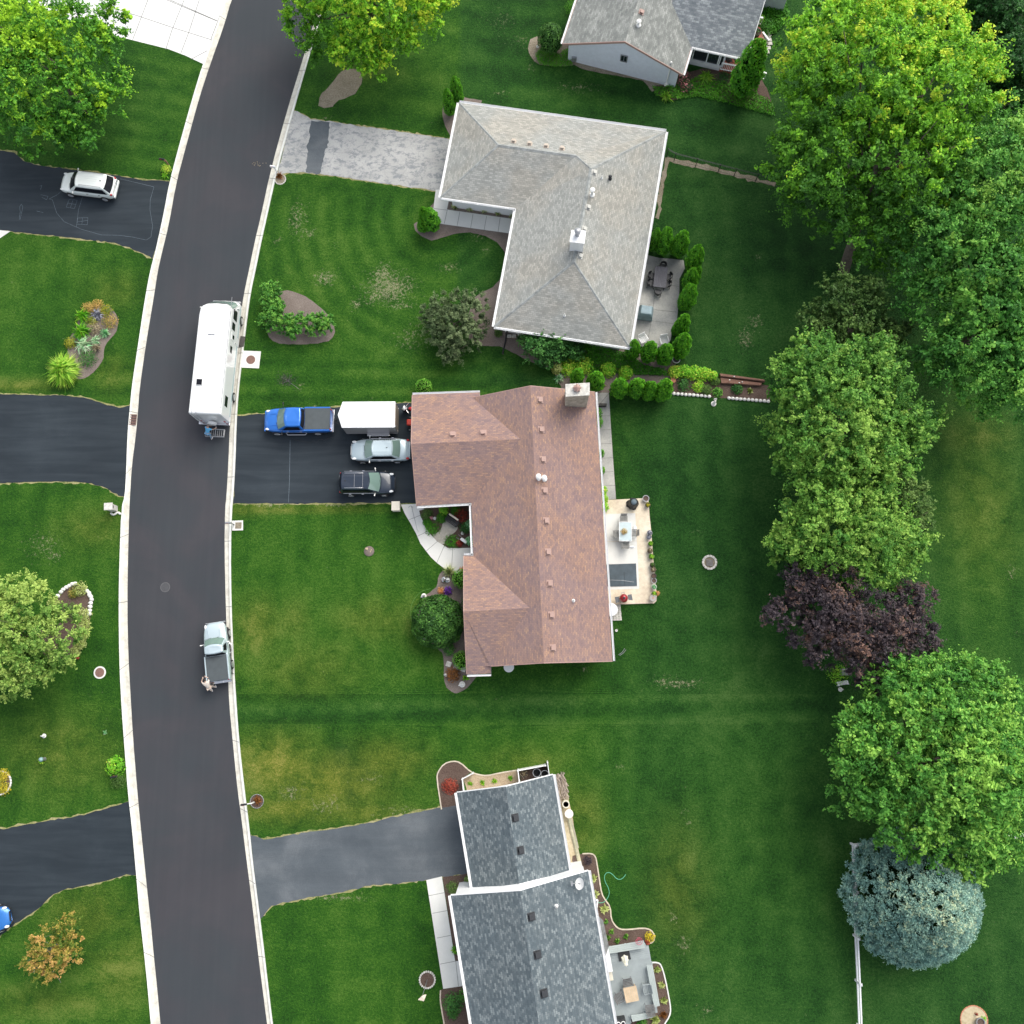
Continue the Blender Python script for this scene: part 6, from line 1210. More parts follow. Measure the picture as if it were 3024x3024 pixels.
# ---- motorhome
def motorhome():
    a, b = P(622, 1238, 1.6), P(663, 884, 1.3); d = b-a; L = d.length; mid = (a+b)/2; o = empty('motorhome', (mid.x, mid.y, .012), math.atan2(d.y, d.x), 'long white motorhome parked at the kerb above the driveways', 'motorhome')
    h = L/2; W = 1.29; zb, zt = .5, 3.1
    def ring(z, inx, iny, nose, fx=0):
        pts = [(-h+inx, -(W-iny)), (-h+inx, (W-iny))]
        for k in range(0, 9):
            t = math.pi/2-k*math.pi/8; pts.append((h-nose-inx-fx+(nose)*math.cos(t)**.7 if math.cos(t) > 1e-6 else h-nose-inx-fx, (W-iny)*math.copysign(abs(math.sin(t))**.55, math.sin(t))))
        return [(x, y, z) for x, y in pts]
    rings = [ring(zb, 0, .03, .55), ring(zb+.5, 0, 0, .6), ring(zt-.25, .02, .0, .95, .98), ring(zt-.07, .06, .03, 1.0, 1.03), ring(zt, .14, .10, 1.08, 1.08)]; n = len(rings[0])
    mb = MB(); mb.add([p for r in rings for p in r], [(i*n+k, i*n+(k+1) % n, (i+1)*n+(k+1) % n, (i+1)*n+k) for i in range(4) for k in range(n)]+[tuple(range(4*n, 5*n)), tuple(reversed(range(n)))])
    body = mb.build('body', PT['rv'], o, bevel=.05); 
    for p in body.data.polygons: p.use_smooth = False
    # wraparound windshield follows the nose
    lo, hi = ring(1.5, -.015, -.015, .69, .26), ring(2.7, -.015, -.015, .93, .90); lo, hi = lo[3:10], hi[3:10]; g = MB(); m_ = len(lo)
    g.add([tuple(p) for p in lo+hi], [(i, m_+i, m_+i+1, i+1) for i in range(m_-1)]); g.build('windshield', M['autoglass'], o, smooth=True)
    for x, z, w_, hh in ((h-1.65, 2.05, .85, .85), (h-2.65, 2.2, .6, .7), (h-4.6, 2.25, .55, .45), (-h+1.35, 2.15, .85, .65)):
        for s in (-1, 1): q = MB(); q.box((x, s*(W+.008), z), (w_, .02, hh)); q.build('side_window', M['darkglass'], o, bevel=.006)
    q = MB(); q.box((h-3.5, -(W+.012), 1.55), (.66, .02, 1.9)); dr = q.build('door', PT['rv'], o, bevel=.008); q = MB(); q.box((h-3.5, -(W+.024), 2.05), (.34, .01, .42)); q.build('door_window', M['darkglass'], dr); q = MB(); q.box((h-3.8, -(W+.03), 1.5), (.06, .04, .12)); q.build('handle', M['chrome'], dr)
    for s in (-1, 1):
        q = MB(); q.box((0, s*(W+.006), .95), (L*.92, .012, .12)); q.build('side_stripe', plain('teal_stripe', (.22, .36, .38), .4, var=0), o)
        q = MB(); q.tube([(h-1.45, s*W*.95, 2.3), (h-1.15, s*(W+.18), 2.25)], .02, 6); q.box((h-1.12, s*(W+.2), 2.1), (.08, .16, .36)); q.build('side_mirror', M['white_pipe'], o, bevel=.02)
        for x in (h-1.5, -h+2.2): wheel(o, x, s*(W-.12), .42, s, .28)
        q = MB(); q.box((-h-.01, s*.95, 1.0), (.04, .14, .3)); q.build('taillight', M['lamp_red'], o)
        q = MB(); q.blob((h-.35, s*.9, .85), (.16, .16, .1), random.Random(1), 10, .02); q.build('headlight', M['lamp_clear'], o, smooth=True)
    q = MB(); q.box((0, -(W-.06), zt-.02), (L*.9, .03, .05)); q.build('awning_rail', M['grey_metal'], o)
    q = MB(); q.box((h-.0, 0, .62), (.2, W*1.8, .3)); q.build('front_bumper', M['grey_metal'], o, bevel=.08)
    q = MB(); q.box((-h-.1, 0, .6), (.22, W*1.95, .14)); q.build('rear_bumper', M['chrome'], o, bevel=.03)
    q = MB(); q.lathe([(.02, .14), (.30, .13), (.36, .06), (.36, -.06), (.02, -.1)], (0, 0, 0), 20); sp = q.build('spare_wheel_cover', M['white_pipe'], o, smooth=False); sp.location = (-h-.2, 0, 1.15); sp.rotation_euler = (0, R_(-90), 0)
    q = MB(); q.tube([(-h-.08, .6, .7), (-h-.08, .6, 3.2), (-h+.3, .6, 3.35)], .02, 6); q.tube([(-h-.08, .95, .7), (-h-.08, .95, 3.2), (-h+.3, .95, 3.35)], .02, 6)
    for k in range(8): q.tube([(-h-.08, .6, .85+k*.3), (-h-.08, .95, .85+k*.3)], .015, 5)
    q.build('ladder', M['grey_metal'], o)
    q = MB(); q.box((-h+2.55, .62, zt+.05), (.55, .52, .1)); hh = q.build('roof_hatch', M['white_pipe'], o, bevel=.02); q = MB(); q.box((-h+2.55, .62, zt+.108), (.47, .44, .02)); q.build('hatch_lid', M['darkglass'], hh, bevel=.01)
    q = MB(); q.box((h-3.7, .1, zt+.03), (.06, .55, .06)); q.build('antenna', M['grey_metal'], o)
    # hitch carrier
    q = MB(); q.tube([(-h-.2, -.1, .5), (-h-.55, -.1, .5)], .035, 6)
    x0, x1, y0, y1 = -h-.55, -h-1.15, -.85, .65
    q.tube([(x0, y0, .5), (x0, y1, .5), (x1, y1, .5), (x1, y0, .5), (x0, y0, .5)], .03, 6); q.tube([(x0, y0, .65), (x0, y1, .65), (x1, y1, .65), (x1, y0, .65), (x0, y0, .65)], .02, 6)
    for k in range(9): q.tube([(x0, y0+(k+.5)*1.5/9, .48), (x1, y0+(k+.5)*1.5/9, .48)], .014, 5)
    q.tube([(x0, -.1, .5), (x1, -.1, .5)], .03, 6)
    for x, y in ((x0, y0), (x0, y1), (x1, y0), (x1, y1)): q.tube([(x, y, .48), (x, y, .67)], .02, 5)
    q.build('cargo_rack', M['grey_metal'], o)
    return o
RV = motorhome()
# ---- enclosed trailer
def trailer():
    z = 2.35; px = [(1013, 1187), (1166, 1186), (1167, 1190), (1165, 1260), (1163, 1262), (1010, 1262), (998, 1225)]
    T_ = [P(a, b, z) for a, b in px]; c = sum(T_, Vector())/len(T_); c.z = 0; d = (T_[0]-T_[1]); ang = math.atan2(d.y, d.x)
    o = empty('cargo_trailer', (c.x, c.y, .012), ang, 'white enclosed V-nosed trailer behind the blue pickup', 'trailer'); Ri = Matrix.Rotation(-ang, 3, 'Z')
    L = [Ri @ (Vector((p.x, p.y, 0))-c) for p in T_]; xs = [p.x for p in L]; ys = [p.y for p in L]; x0, x1 = min(xs), sorted(xs)[-2]; y0, y1 = min(ys), max(ys); nose = max(xs)
    body = MB(); pl = [(x0, y0), (x1, y0), (nose, (y0+y1)/2), (x1, y1), (x0, y1)]; body.prism(pl, .45, z-.04); body.build('body', plain('trailer_side', (.30, .29, .29), .4, .3, var=.05), o, bevel=.02)
    rf = MB(); rf.prism([(a*1.005, b*1.01) for a, b in pl], z-.04, z+.02); rf.build('roof', PT['rv'], o, bevel=.02)
    q = MB(); q.box((x0-.02, (y0+y1)/2, 1.35), (.04, (y1-y0)*.92, 1.75)); dr = q.build('rear_door', plain('bronze_panel', (.22, .19, .155), .5, .2, var=.08), o)
    q = MB()
    for y in (y0+.12, y1-.12): q.box((x0-.05, y, 2.1), (.06, .08, .3)); q.box((x0-.05, y, .7), (.06, .08, .2))
    q.build('hinge', M['chrome'], dr)
    for s, yy in ((-1, y0), (1, y1)):
        q = MB(); q.box((x0+(x1-x0)*.36, yy+s*.15, .95), (1.7, .34, .05)); q.box((x0+(x1-x0)*.36-.86, yy+s*.15, .75), (.05, .34, .42)); q.box((x0+(x1-x0)*.36+.86, yy+s*.15, .75), (.05, .34, .42)); q.box((x0+(x1-x0)*.36, yy+s*.32, .86), (1.7, .02, .16)); q.build('fender', M['chrome'], o, bevel=.02)
        for k in (-.38, .38): wheel(o, x0+(x1-x0)*.36+k, yy+s*.12, .32, s, .2)
        q = MB(); q.box(((x0+x1)/2, yy+s*.012, .5), (x1-x0-.05, .02, .06)); q.build('lower_trim', M['chrome'], o)
    q = MB(); ym = (y0+y1)/2; q.tube([(x1-.3, y0+.3, .45), (nose+.75, ym, .5)], .04, 6); q.tube([(x1-.3, y1-.3, .45), (nose+.75, ym, .5)], .04, 6); q.tube([(nose+.5, ym, .25), (nose+.5, ym, .95)], .04, 6); q.blob((nose+.8, ym, .52), (.12, .09, .08)); q.build('drawbar', M['dark_metal'], o)
trailer()
# ---- motorcycle and ride-on mower peeping out from under the garage eave
def moto():
    b = P(1228, 1216); o = empty('motorcycle', b, R_(178), 'chrome touring motorcycle half under the garage eave', 'motorcycle')
    for x in (-.75, .75): q = MB(); q.lathe([(.2, -.06), (.31, -.05), (.32, .05), (.2, .06)], (0, 0, 0), 20); w_ = q.build('wheel', M['tyre'], o); w_.location = (x, 0, .32); w_.rotation_euler = (R_(90), 0, 0); q = MB(); q.lathe([(.02, -.04), (.2, -.03), (.2, .03), (.02, .04)], (0, 0, 0), 16); q.build('rim', M['chrome'], w_)
    q = MB(); q.blob((0, 0, .5), (.5, .16, .2), random.Random(1), 12, .1); q.build('engine', M['chrome'], o, smooth=True)
    q = MB(); q.blob((.2, 0, .85), (.34, .17, .15), random.Random(2), 12, .03); q.build('fuel_tank', plain('red_tank', (.42, .03, .03), .25, var=0), o, smooth=True)
    q = MB(); q.blob((-.35, 0, .8), (.4, .18, .09), random.Random(2), 12, .03); q.build('saddle', M['blackplastic'], o, smooth=True)
    q = MB(); q.tube([(.45, -.42, 1.05), (.62, -.2, 1.08), (.62, .2, 1.08), (.45, .42, 1.05)], .025, 8); q.tube([(.62, 0, 1.05), (.78, 0, .3)], .04, 8); q.build('handlebar', M['chrome'], o)
    q = MB(); q.blob((.85, 0, .62), (.28, .13, .2), random.Random(2), 12, .03); q.build('mudguard', M['chrome'], o, smooth=True)
    q = MB(); q.blob((.82, 0, .98), (.12, .22, .16), random.Random(2), 12, .03); q.build('windscreen', M['lamp_clear'], o, smooth=True)
    for s in (-1, 1): q = MB(); q.tube([(.2, s*.2, .3), (-.9, s*.24, .32)], .05, 8); q.build('exhaust', M['chrome'], o)
moto()
def mower():
    b = P(1234, 1253); o = empty('ride_on_mower', b, R_(180), 'red and black ride-on mower beside the motorcycle at the garage', 'mower')
    q = MB(); q.box((.45, 0, .55), (.75, .5, .35)); q.build('hood', plain('mower_red', (.5, .04, .02), .3, var=0), o, bevel=.08)
    q = MB(); q.box((-.1, 0, .2), (1.0, .95, .12)); q.build('mower_deck', M['blackplastic'], o, bevel=.04)
    q = MB(); q.box((-.35, 0, .6), (.4, .45, .12)); q.box((-.55, 0, .8), (.1, .45, .4)); q.build('seat', M['grey_metal'], o, bevel=.04)
    q = MB(); q.tube([(.1, 0, .6), (-.02, 0, .85)], .02, 6); q.lathe([(.13, 0), (.16, .015), (.19, 0), (.16, -.015)], (-.02, 0, .87), 16); q.build('steering_wheel', M['blackplastic'], o)
    for x, r in ((.6, .18), (-.45, .25)):
        for s in (-1, 1): wheel(o, x, s*.42, r, s, .16)
mower()
# ------------------------------------------------------------ people
M['skin'] = plain('skin', (.50, .30, .21), .6, var=.04); M['skin2'] = plain('pale_skin', (.62, .44, .35), .6, var=.04)
M['shirt_blue'] = plain('blue_tee', (.10, .38, .66), .85, var=.08); M['jeans'] = plain('light_jeans', (.16, .32, .50), .9, var=.12)
M['shirt_cream'] = plain('cream_shirt', (.64, .57, .50), .85, var=.08); M['shorts_tan'] = plain('pale_trousers', (.52, .44, .38), .9, var=.1); M['hair_dark'] = plain('dark_hair', (.02, .015, .013), .8, var=.2); M['hair_grey'] = plain('greying_hair', (.16, .13, .12), .8, var=.2); M['shoe'] = plain('white_shoe', (.7, .7, .7), .7, var=.05)
def skin(name, pts, edges, rad, m, parent, root=0, sub=2):
    me = bpy.data.meshes.new(name); me.from_pydata([tuple(p) for p in pts], edges, []); o = bpy.data.objects.new(name, me); COL.objects.link(o)
    o.modifiers.new('skin', 'SKIN').use_smooth_shade = True
    for i, r in enumerate(rad):
        v = me.skin_vertices[0].data[i]; v.radius = r if isinstance(r, tuple) else (r, r)
    me.skin_vertices[0].data[root].use_root = True
    s = o.modifiers.new('sub', 'SUBSURF'); s.levels = sub; s.render_levels = sub
    dg = bpy.context.evaluated_depsgraph_get(); nm = bpy.data.meshes.new_from_object(o.evaluated_get(dg)); o.modifiers.clear(); o.data = nm; nm.materials.clear(); nm.materials.append(m); nm.name = name
    for p in nm.polygons: p.use_smooth = True
    o.parent = parent; return o
def person(name, loc, rz, label, J, shirt, trousers, hairm, skinm):
    """J: joint positions; the body is one skinned surface, clothes follow it a little outside"""
    o = empty(name, loc, rz, label, 'person'); K = list(J); idx = {k: i for i, k in enumerate(K)}; pts = [Vector(J[k]) for k in K]
    R = dict(pelvis=(.155, .12), waist=(.135, .105), chest=(.165, .12), neck0=(.06, .06), neck=(.05, .055), sho=.068, elb=.042, wri=.03, hand=.035, hip=.088, knee=.058, ank=.04, toe=.035)
    E = [('pelvis', 'waist'), ('waist', 'chest'), ('chest', 'neck0'), ('neck0', 'neck')]
    for s in 'lr': E += [('chest', 'sho_'+s), ('sho_'+s, 'elb_'+s), ('elb_'+s, 'wri_'+s), ('pelvis', 'hip_'+s), ('hip_'+s, 'knee_'+s), ('knee_'+s, 'ank_'+s), ('ank_'+s, 'toe_'+s)]
    rad = [R[k.split('_')[0]] if k in R or k.split('_')[0] in R else .05 for k in K]
    # hands: palm and five fingers on each wrist
    for s in 'lr':
        w_ = Vector(J['wri_'+s]); e = Vector(J['elb_'+s]); f = (w_-e).normalized(); side = f.cross(Vector((0, 0, 1))).normalized(); dn = Vector((0, 0, -1))
        palm = w_+f*.06; pts.append(palm); rad.append((.032, .02)); pi = len(pts)-1; K.append('palm_'+s); idx['palm_'+s] = pi; E.append(('wri_'+s, 'palm_'+s))
        for k, (off, ln) in enumerate(((-.03, .07), (-.01, .08), (.01, .078), (.03, .062), (.045, .05))):
            a = palm+f*(.035 if k < 4 else -.005)+side*off*(1 if s == 'l' else -1); b = a+f*ln*.55+dn*.012; c = b+f*ln*.4+dn*.03
            if k == 4: b = a+side*(.03 if s == 'l' else -.03)+f*.02; c = b+f*.028+dn*.01
            for j, q in enumerate((a, b, c)): pts.append(q); rad.append(.0095-.001*j); K.append('f%s%d%d' % (s, k, j)); idx[K[-1]] = len(pts)-1
            E += [('palm_'+s, 'f%s%d0' % (s, k)), ('f%s%d0' % (s, k), 'f%s%d1' % (s, k)), ('f%s%d1' % (s, k), 'f%s%d2' % (s, k))]
    hd = Vector(J['head']); up = (hd-Vector(J['neck'])).normalized(); pts.append(hd+up*.08); K.append('crown'); idx['crown'] = len(pts)-1
    rad = rad+[.07]; rad[idx['head']] = (.082, .092); E += [('neck', 'head'), ('head', 'crown')]
    body = skin('body', pts, [(idx[a], idx[b]) for a, b in E], rad, skinm, o, idx['pelvis'])
    face = Vector(J['face']).normalized(); sd = up.cross(face).normalized()
    q = MB(); q.blob(hd+face*.098-up*.01, (.016, .016, .022), random.Random(1), 8, .05)
    for s in (-1, 1): q.blob(hd+sd*s*.085-up*.005, (.02, .02, .03), random.Random(1), 8, .05)
    q.build('nose_and_ears', skinm, body, smooth=True)
    q = MB()
    for s in (-1, 1): q.blob(hd+face*.086+sd*s*.032+up*.02, (.011, .011, .009), random.Random(1), 8, 0)
    q.blob(hd+face*.09-up*.045, (.016, .016, .006), random.Random(1), 8, 0); q.build('eyes_and_mouth', M['hair_dark'], body, smooth=True)
    q = MB(); q.blob(hd+up*.05-face*.022, (.1, .1, .088), random.Random(4), 14, .05); q.build('hair', hairm, o, smooth=True)
    g = lambda a, b, t: Vector(J[a]).lerp(Vector(J[b]), t)
    sp = [J['pelvis'], J['waist'], J['chest'], g('chest', 'neck0', .75)]; se = [(0, 1), (1, 2), (2, 3)]; sr = [(.175, .14), (.158, .128), (.185, .14), (.085, .08)]
    for s in 'lr': b = len(sp); sp += [J['sho_'+s], g('sho_'+s, 'elb_'+s, .7)]; se += [(2, b), (b, b+1)]; sr += [.088, .066]
    skin('shirt', [Vector(p) for p in sp], se, sr, shirt, o, 0)
    tp = [Vector(J['pelvis'])+Vector((0, 0, .0))]; te = []; tr_ = [(.172, .135)]
    for s in 'lr': b = len(tp); tp += [Vector(J['hip_'+s]), Vector(J['knee_'+s]), Vector(J['ank_'+s])+(Vector(J['knee_'+s])-Vector(J['ank_'+s]))*.12]; te += [(0, b), (b, b+1), (b+1, b+2)]; tr_ += [.108, .078, .062]
    skin('trousers', tp, te, tr_, trousers, o, 0)
    for s in 'lr':
        a, t = Vector(J['ank_'+s]), Vector(J['toe_'+s]); q = MB(); q.blob((a+t)/2+Vector((0, 0, -.02)), (.13, .055, .05), random.Random(1), 10, .03); sh = q.build('shoe', M['shoe'], o, smooth=True)
    return o
# man in blue at the hitch carrier, bending over it (local +x = the way he faces)
pc = P(626, 1283, 0)
person('person', (pc.x, pc.y, .012), math.radians(62), 'man in a bright blue t-shirt and light jeans bending over the rack behind the motorhome',
       dict(pelvis=(-.12, 0, .90), waist=(-.02, 0, 1.04), chest=(.16, 0, 1.27), neck0=(.24, 0, 1.38), neck=(.29, 0, 1.43), head=(.36, 0, 1.52), face=(.8, 0, -.5),
            sho_l=(.19, .19, 1.30), elb_l=(.30, .24, 1.04), wri_l=(.47, .16, .86), sho_r=(.19, -.19, 1.30), elb_r=(.30, -.3, 1.05), wri_r=(.50, -.34, .84),
            hip_l=(-.13, .09, .86), knee_l=(-.05, .13, .48), ank_l=(-.14, .13, .09), toe_l=(.0, .14, .04), hip_r=(-.13, -.09, .86), knee_r=(-.16, -.14, .46), ank_r=(-.34, -.18, .09), toe_r=(-.2, -.2, .04)), M['shirt_blue'], M['jeans'], M['hair_grey'], M['skin'])
pc = P(627, 2024, 0)
person('person', (pc.x, pc.y, .012), math.radians(112), 'dark-haired man in a cream shirt leaning over the tailgate of the silver-blue pickup',
       dict(pelvis=(-.16, 0, .93), waist=(-.04, .0, 1.06), chest=(.17, .0, 1.25), neck0=(.27, 0, 1.33), neck=(.32, 0, 1.37), head=(.40, -.02, 1.44), face=(.7, 0, -.7),
            sho_l=(.20, .19, 1.27), elb_l=(.42, .30, 1.20), wri_l=(.60, .14, 1.29), sho_r=(.20, -.19, 1.27), elb_r=(.44, -.32, 1.2), wri_r=(.62, -.18, 1.29),
            hip_l=(-.17, .09, .88), knee_l=(-.25, .12, .48), ank_l=(-.42, .12, .09), toe_l=(-.28, .13, .04), hip_r=(-.17, -.09, .88), knee_r=(-.12, -.16, .48), ank_r=(-.24, -.22, .09), toe_r=(-.1, -.26, .04)), M['shirt_cream'], M['shorts_tan'], M['hair_dark'], M['skin2'])
# ------------------------------------------------------------ street and garden objects
def at(o, px, py, z=0, rz=0): o.location = P(px, py, z); o.rotation_euler = (0, 0, rz); return o
def T(name, px, py, rz, label, cat, group=None, z=0): return empty(name, P(px, py, z), rz, label, cat, group)
M['rustcover'] = plain('rusty_iron', (.20, .115, .095), .9, var=.2, scale=10)
M['terracotta'] = plain('terracotta', (.50, .22, .13), .85, var=.12)
M['darkpot'] = plain('dark_pot', (.06, .055, .05), .7, var=.15)
M['beige'] = plain('beige_plastic', (.66, .62, .52), .6, var=.05)
M['wood_grey'] = plain('grey_composite', (.29, .33, .34), .75, var=.08, scale=2)
M['wood_brown'] = plain('treated_timber', (.20, .105, .075), .85, var=.2, scale=3)
M['wood_tan'] = plain('teak_slats', (.52, .40, .27), .7, var=.12, scale=4)
M['deck_red'] = plain('red_deck_stain', (.36, .10, .06), .75, var=.15, scale=3)
M['flag'] = plain('pale_banner', (.75, .66, .55), .8, var=.1)
def manhole(px, py, r, label, slab=None, ring=True, m='rustcover'):
    o = T('manhole', px, py, 0, label, 'manhole cover')
    if slab:
        c = P(px, py); q = MB(); q.prism([(P(*p).x-c.x, P(*p).y-c.y) for p in slab], .0, .05); q.build('slab', M['conc'], o)
    z = .05 if slab else .03
    if ring: q = MB(); q.lathe([(r, 0), (r+.12, 0), (r+.12, z), (r, z+.005)], (0, 0, 0), 32); q.build('frame', M['conc'], o)
    q = MB(); q.lathe([(r, 0), (r, z+.012), (r*.97, z+.016), (.02, z+.016)], (0, 0, 0), 32)
    q.build('cover', M[m], o)
    q = MB()
    for k in range(-3, 4): q.box((0, k*r*.25, z+.019), (math.sqrt(max(.01, 1-(k*.25)**2))*r*1.7, .02, .006))
    q.build('tread_pattern', M[m], o)
manhole(741, 1063, .37, 'rusty manhole cover on a square pale slab by the right kerb', [(716, 1036), (771, 1038), (765, 1088), (710, 1086)])
manhole(295, 1986, .36, 'round rusty manhole cover in the left lawn', None)
mh = T('manhole', 488, 1734, 0, 'dark manhole cover flush with the road surface', 'manhole cover', z=.006); q = MB(); q.lathe([(.34, 0), (.34, .008), (.02, .008)], (0, 0, 0), 28); q.build('cover', M['road_iron'], mh) if 'road_iron' in M else q.build('cover', plain('asphalted_iron', (.06, .062, .068), .7, var=.2, scale=9), mh); q = MB(); q.lathe([(.345, .0), (.385, 0), (.385, .007), (.345, .007)], (0, 0, 0), 28); q.build('frame', plain('frame_iron', (.12, .12, .125), .7, var=.2), mh)
def grate():
    o = T('storm_drain', 394, 1240, R_(-3), 'dark four-slot storm drain grate in the left kerb', 'storm drain', z=.02); q = MB(); q.box((0, 0, .045), (.5, .86, .06)); q.build('grate_bed', M['blackplastic'], o)
    q = MB()
    for y in (-.42, -.21, 0, .21, .42): q.box((0, y, .085), (.56, .05, .03))
    for x in (-.26, 0, .26): q.box((x, 0, .086), (.03, .88, .03))
    for y in (-.315, -.105, .105, .315):
        for x in (-.17, -.09, .09, .17): q.box((x, y, .084), (.02, .17, .02), .4)
    q.build('grate', M['rustcover'], o)
grate()
at(MB().box((0, 0, .11), (.42, .9, .03)).build('kerb_inlet', M['darkpot'], label='dark kerb inlet cover beside the motorhome door', cat='drain'), 716, 1010, 0, R_(-8))
def mailbox(px, py, rz, label, m='dark_metal', post='wood_brown', h=1.1, dx=.45):
    o = T('mailbox', px, py, rz, label, 'mailbox'); o.scale = (.85, .85, .85); q = MB(); q.box((0, 0, h/2), (.1, .1, h)); q.box((dx*.5, 0, h-.06), (dx, .08, .06)); q.tube([(0, 0, h*.6), (dx*.7, 0, h-.08)], .03, 6); q.build('post', M[post], o)
    q = MB(); vs = [(x, y, z) for x in (-.26, .26) for y, z in [(.09, 0), (.09, .12), (.07, .18), (.035, .21), (0, .22), (-.035, .21), (-.07, .18), (-.09, .12), (-.09, 0)]]
    q.add([(x+dx*.7, y, z+h) for x, y, z in vs], [(i, i+1, i+10, i+9) for i in range(8)]+[tuple(reversed(range(9))), tuple(range(9, 18)), (8, 0, 9, 17)]); b = q.build('box', M[m], o)
    q = MB(); q.box((dx*.7+.262, 0, h+.1), (.012, .15, .17)); q.build('door', M[m], b); q = MB(); q.box((dx*.7+.05, .1, h+.2), (.14, .012, .05)); q.build('flag', M['lamp_red'], b); return o
mailbox(500, 490, R_(172), 'black mailbox beside the yellow-green plant at the upper left driveway')
mailbox(348, 2291, R_(10), 'black mailbox in the bushy plants on the lower left kerb', dx=.2)
mailbox(752, 2368, R_(188), 'mailbox with a black box and white post on the small round bed', post='white_pipe', dx=.9)
mailbox(819, 511, R_(170), 'white mailbox at the corner of the cracked concrete driveway', m='white', post='white', dx=.2)
mailbox(692, 1550, R_(180), 'grey mailbox on the small square slab at the right kerb', m='grey_metal', post='grey_metal', dx=.3)
q = MB(); c = P(701, 1552); q.prism([(P(*p).x-c.x, P(*p).y-c.y) for p in [(686, 1538), (718, 1537), (718, 1566), (686, 1567)]], 0, .05); ps = q.build('paver_square', M['conc'], label='square concrete frame with gravel under the grey mailbox', cat='paving'); ps.location = P(701, 1552); q = MB(); q.box((.1, 0, .055), (.5, .5, .02)); q.build('gravel_fill', M['soil'], ps)
def stonebox():
    o = T('mailbox', 338, 1503, R_(3), 'pale stone mailbox pillar at the corner of the middle left driveway', 'mailbox'); q = MB(); q.box((0, 0, .55), (.55, .45, 1.1)); q.build('pillar', M['stone'], o, bevel=.03); q = MB(); q.box((0, 0, 1.13), (.68, .58, .08)); q.build('cap', M['stone'], o, bevel=.02); q = MB(); q.box((.29, 0, .95), (.03, .2, .2)); q.build('box_door', M['dark_metal'], o)
    rr = random.Random(3)
    for k in range(9): MB().blob((0, 0, .06), (.11, .09, .09), rr, 9, .15).build('edging_stone', M['white_stone'], smooth=True, label='small pale rock on the ground around the stone mailbox pillar', cat='stone', group='rocks around the stone pillar').location = P(330+k*3.2, 1517+3*math.sin(k*.8))
stonebox()
def ring(px, py, r, n, label, cat, m='stone', name='stone_ring', fill='soil', wd=.17, h=.14, scal=False):
    o = T(name, px, py, 0, label, cat); q = MB(); rr = random.Random(n)
    for k in range(n):
        a = 2*math.pi*k/n; L = 2*math.pi*r/n*.9
        if scal: q.cyl((r*math.cos(a), r*math.sin(a), 0), (r*math.cos(a), r*math.sin(a), h), L*.55, L*.5, 8)
        else: q.box((r*math.cos(a), r*math.sin(a), h/2), (wd, L, h*rr.uniform(.85, 1.1)), a+rr.uniform(-.06, .06))
    q.build('edge_blocks', M[m], o, bevel=.02); q = MB(); q.lathe([(r-wd*.4, 0), (r-wd*.4, .035), (.02, .05)], (0, 0, 0), 24); q.build('soil_fill', M[fill], o); return o
fr = ring(2095, 1661, .50, 14, 'round stone fire ring on the back lawn', 'fire pit', name='fire_pit')
q = MB(); [q.tube([(-.25, .1*k, .1), (.25, -.08+.1*k, .14)], .04, 6) for k in range(-2, 3)]; q.build('logs', M['bark_grey'], fr)
fl = ring(1262, 2893, .56, 22, 'scalloped round bed at the foot of the flagpole', 'planter ring', m='terracotta_pale' if 'terracotta_pale' in M else 'stone', name='planter_ring', fill='mulch', wd=.12, h=.12, scal=True)
def flagpole():
    o = T('flagpole', 1262, 2893, 0, 'thin pole with a pale folded banner leaning over the scalloped ring', 'flagpole'); tip = P(1249, 2940, 4.0)-P(1262, 2893); tip = Vector((tip.x*.6, tip.y*.6, 4.0)); q = MB(); q.tube([(0, 0, 0), tuple(tip)], .03, 8, r1=.02); q.build('pole', M['grey_metal'], o)
    q = MB(); q.blob(tip+Vector((0, 0, .05)), (.06, .06, .08)); 
    for k in range(5): q.box(tip+Vector((-.1+.06*k, -.1-.02*k, -.1-.05*k)), (.42, .05, .16), .7+.12*k)
    q.build('banner', M['flag'], o, smooth=False)
flagpole()
rg_ = ring(2876, 3012, .96, 30, 'round pebble bed with a pot at the bottom right corner', 'planter ring', m='terracotta', name='planter_ring', fill='sand', wd=.08, h=.06)
def pot(px, py, r, h, label, m='darkpot', plant=None, seed=1, group=None, z=0, pr=None, soil='mulch', ph=.25):
    o = T('plant_pot', px, py, 0, label, 'plant pot', group, z); q = MB(); q.lathe([(r*.7, 0), (r*.95, h*.85), (r*1.05, h*.85), (r*1.05, h), (r*.88, h), (r*.85, h*.8)], (0, 0, 0), 20); q.build('pot', M[m], o)
    q = MB(); q.lathe([(r*.86, h*.8), (.01, h*.84)], (0, 0, 0), 16); q.build('soil_fill', M[soil], o)
    if plant:
        rg = np.random.default_rng(seed); n = 110; d = unit(rg.normal(size=(n, 3))); d[:, 2] = abs(d[:, 2]); rr = pr or r*1.1
        leafmesh('leaves', d*rr*rg.uniform(.3, 1, n)[:, None]*np.array([1, 1, ph/rr])+np.array([0, 0, h*.9]), d+rg.normal(size=(n, 3))*.4, rg.uniform(.07, .12, n), .55+rg.normal(size=n)*.25, plant, o, seed)
    return o
pot(2889, 3014, .3, .4, 'grey stone pot standing on the pebble bed at the bottom right', m='grey_metal'); puff(2902, 3008, .2, .3, 'bright', 'green plant beside the grey pot at the bottom right', seed=300, n=90); puff(2881, 2993, .1, .3, 'red', 'red garden flower on the pebble bed at the bottom right', seed=301, n=50)
ring(759, 2366, .50, 18, 'small round bed with rusty grass at the right kerb', 'planter ring', m='grey_metal', name='planter_ring', fill='mulch', wd=.05, h=.08); blades(762, 2362, 220, .5, .03, 'rust', 'rusty brown grass clump under the black-and-white mailbox', seed=302, tb=.6)
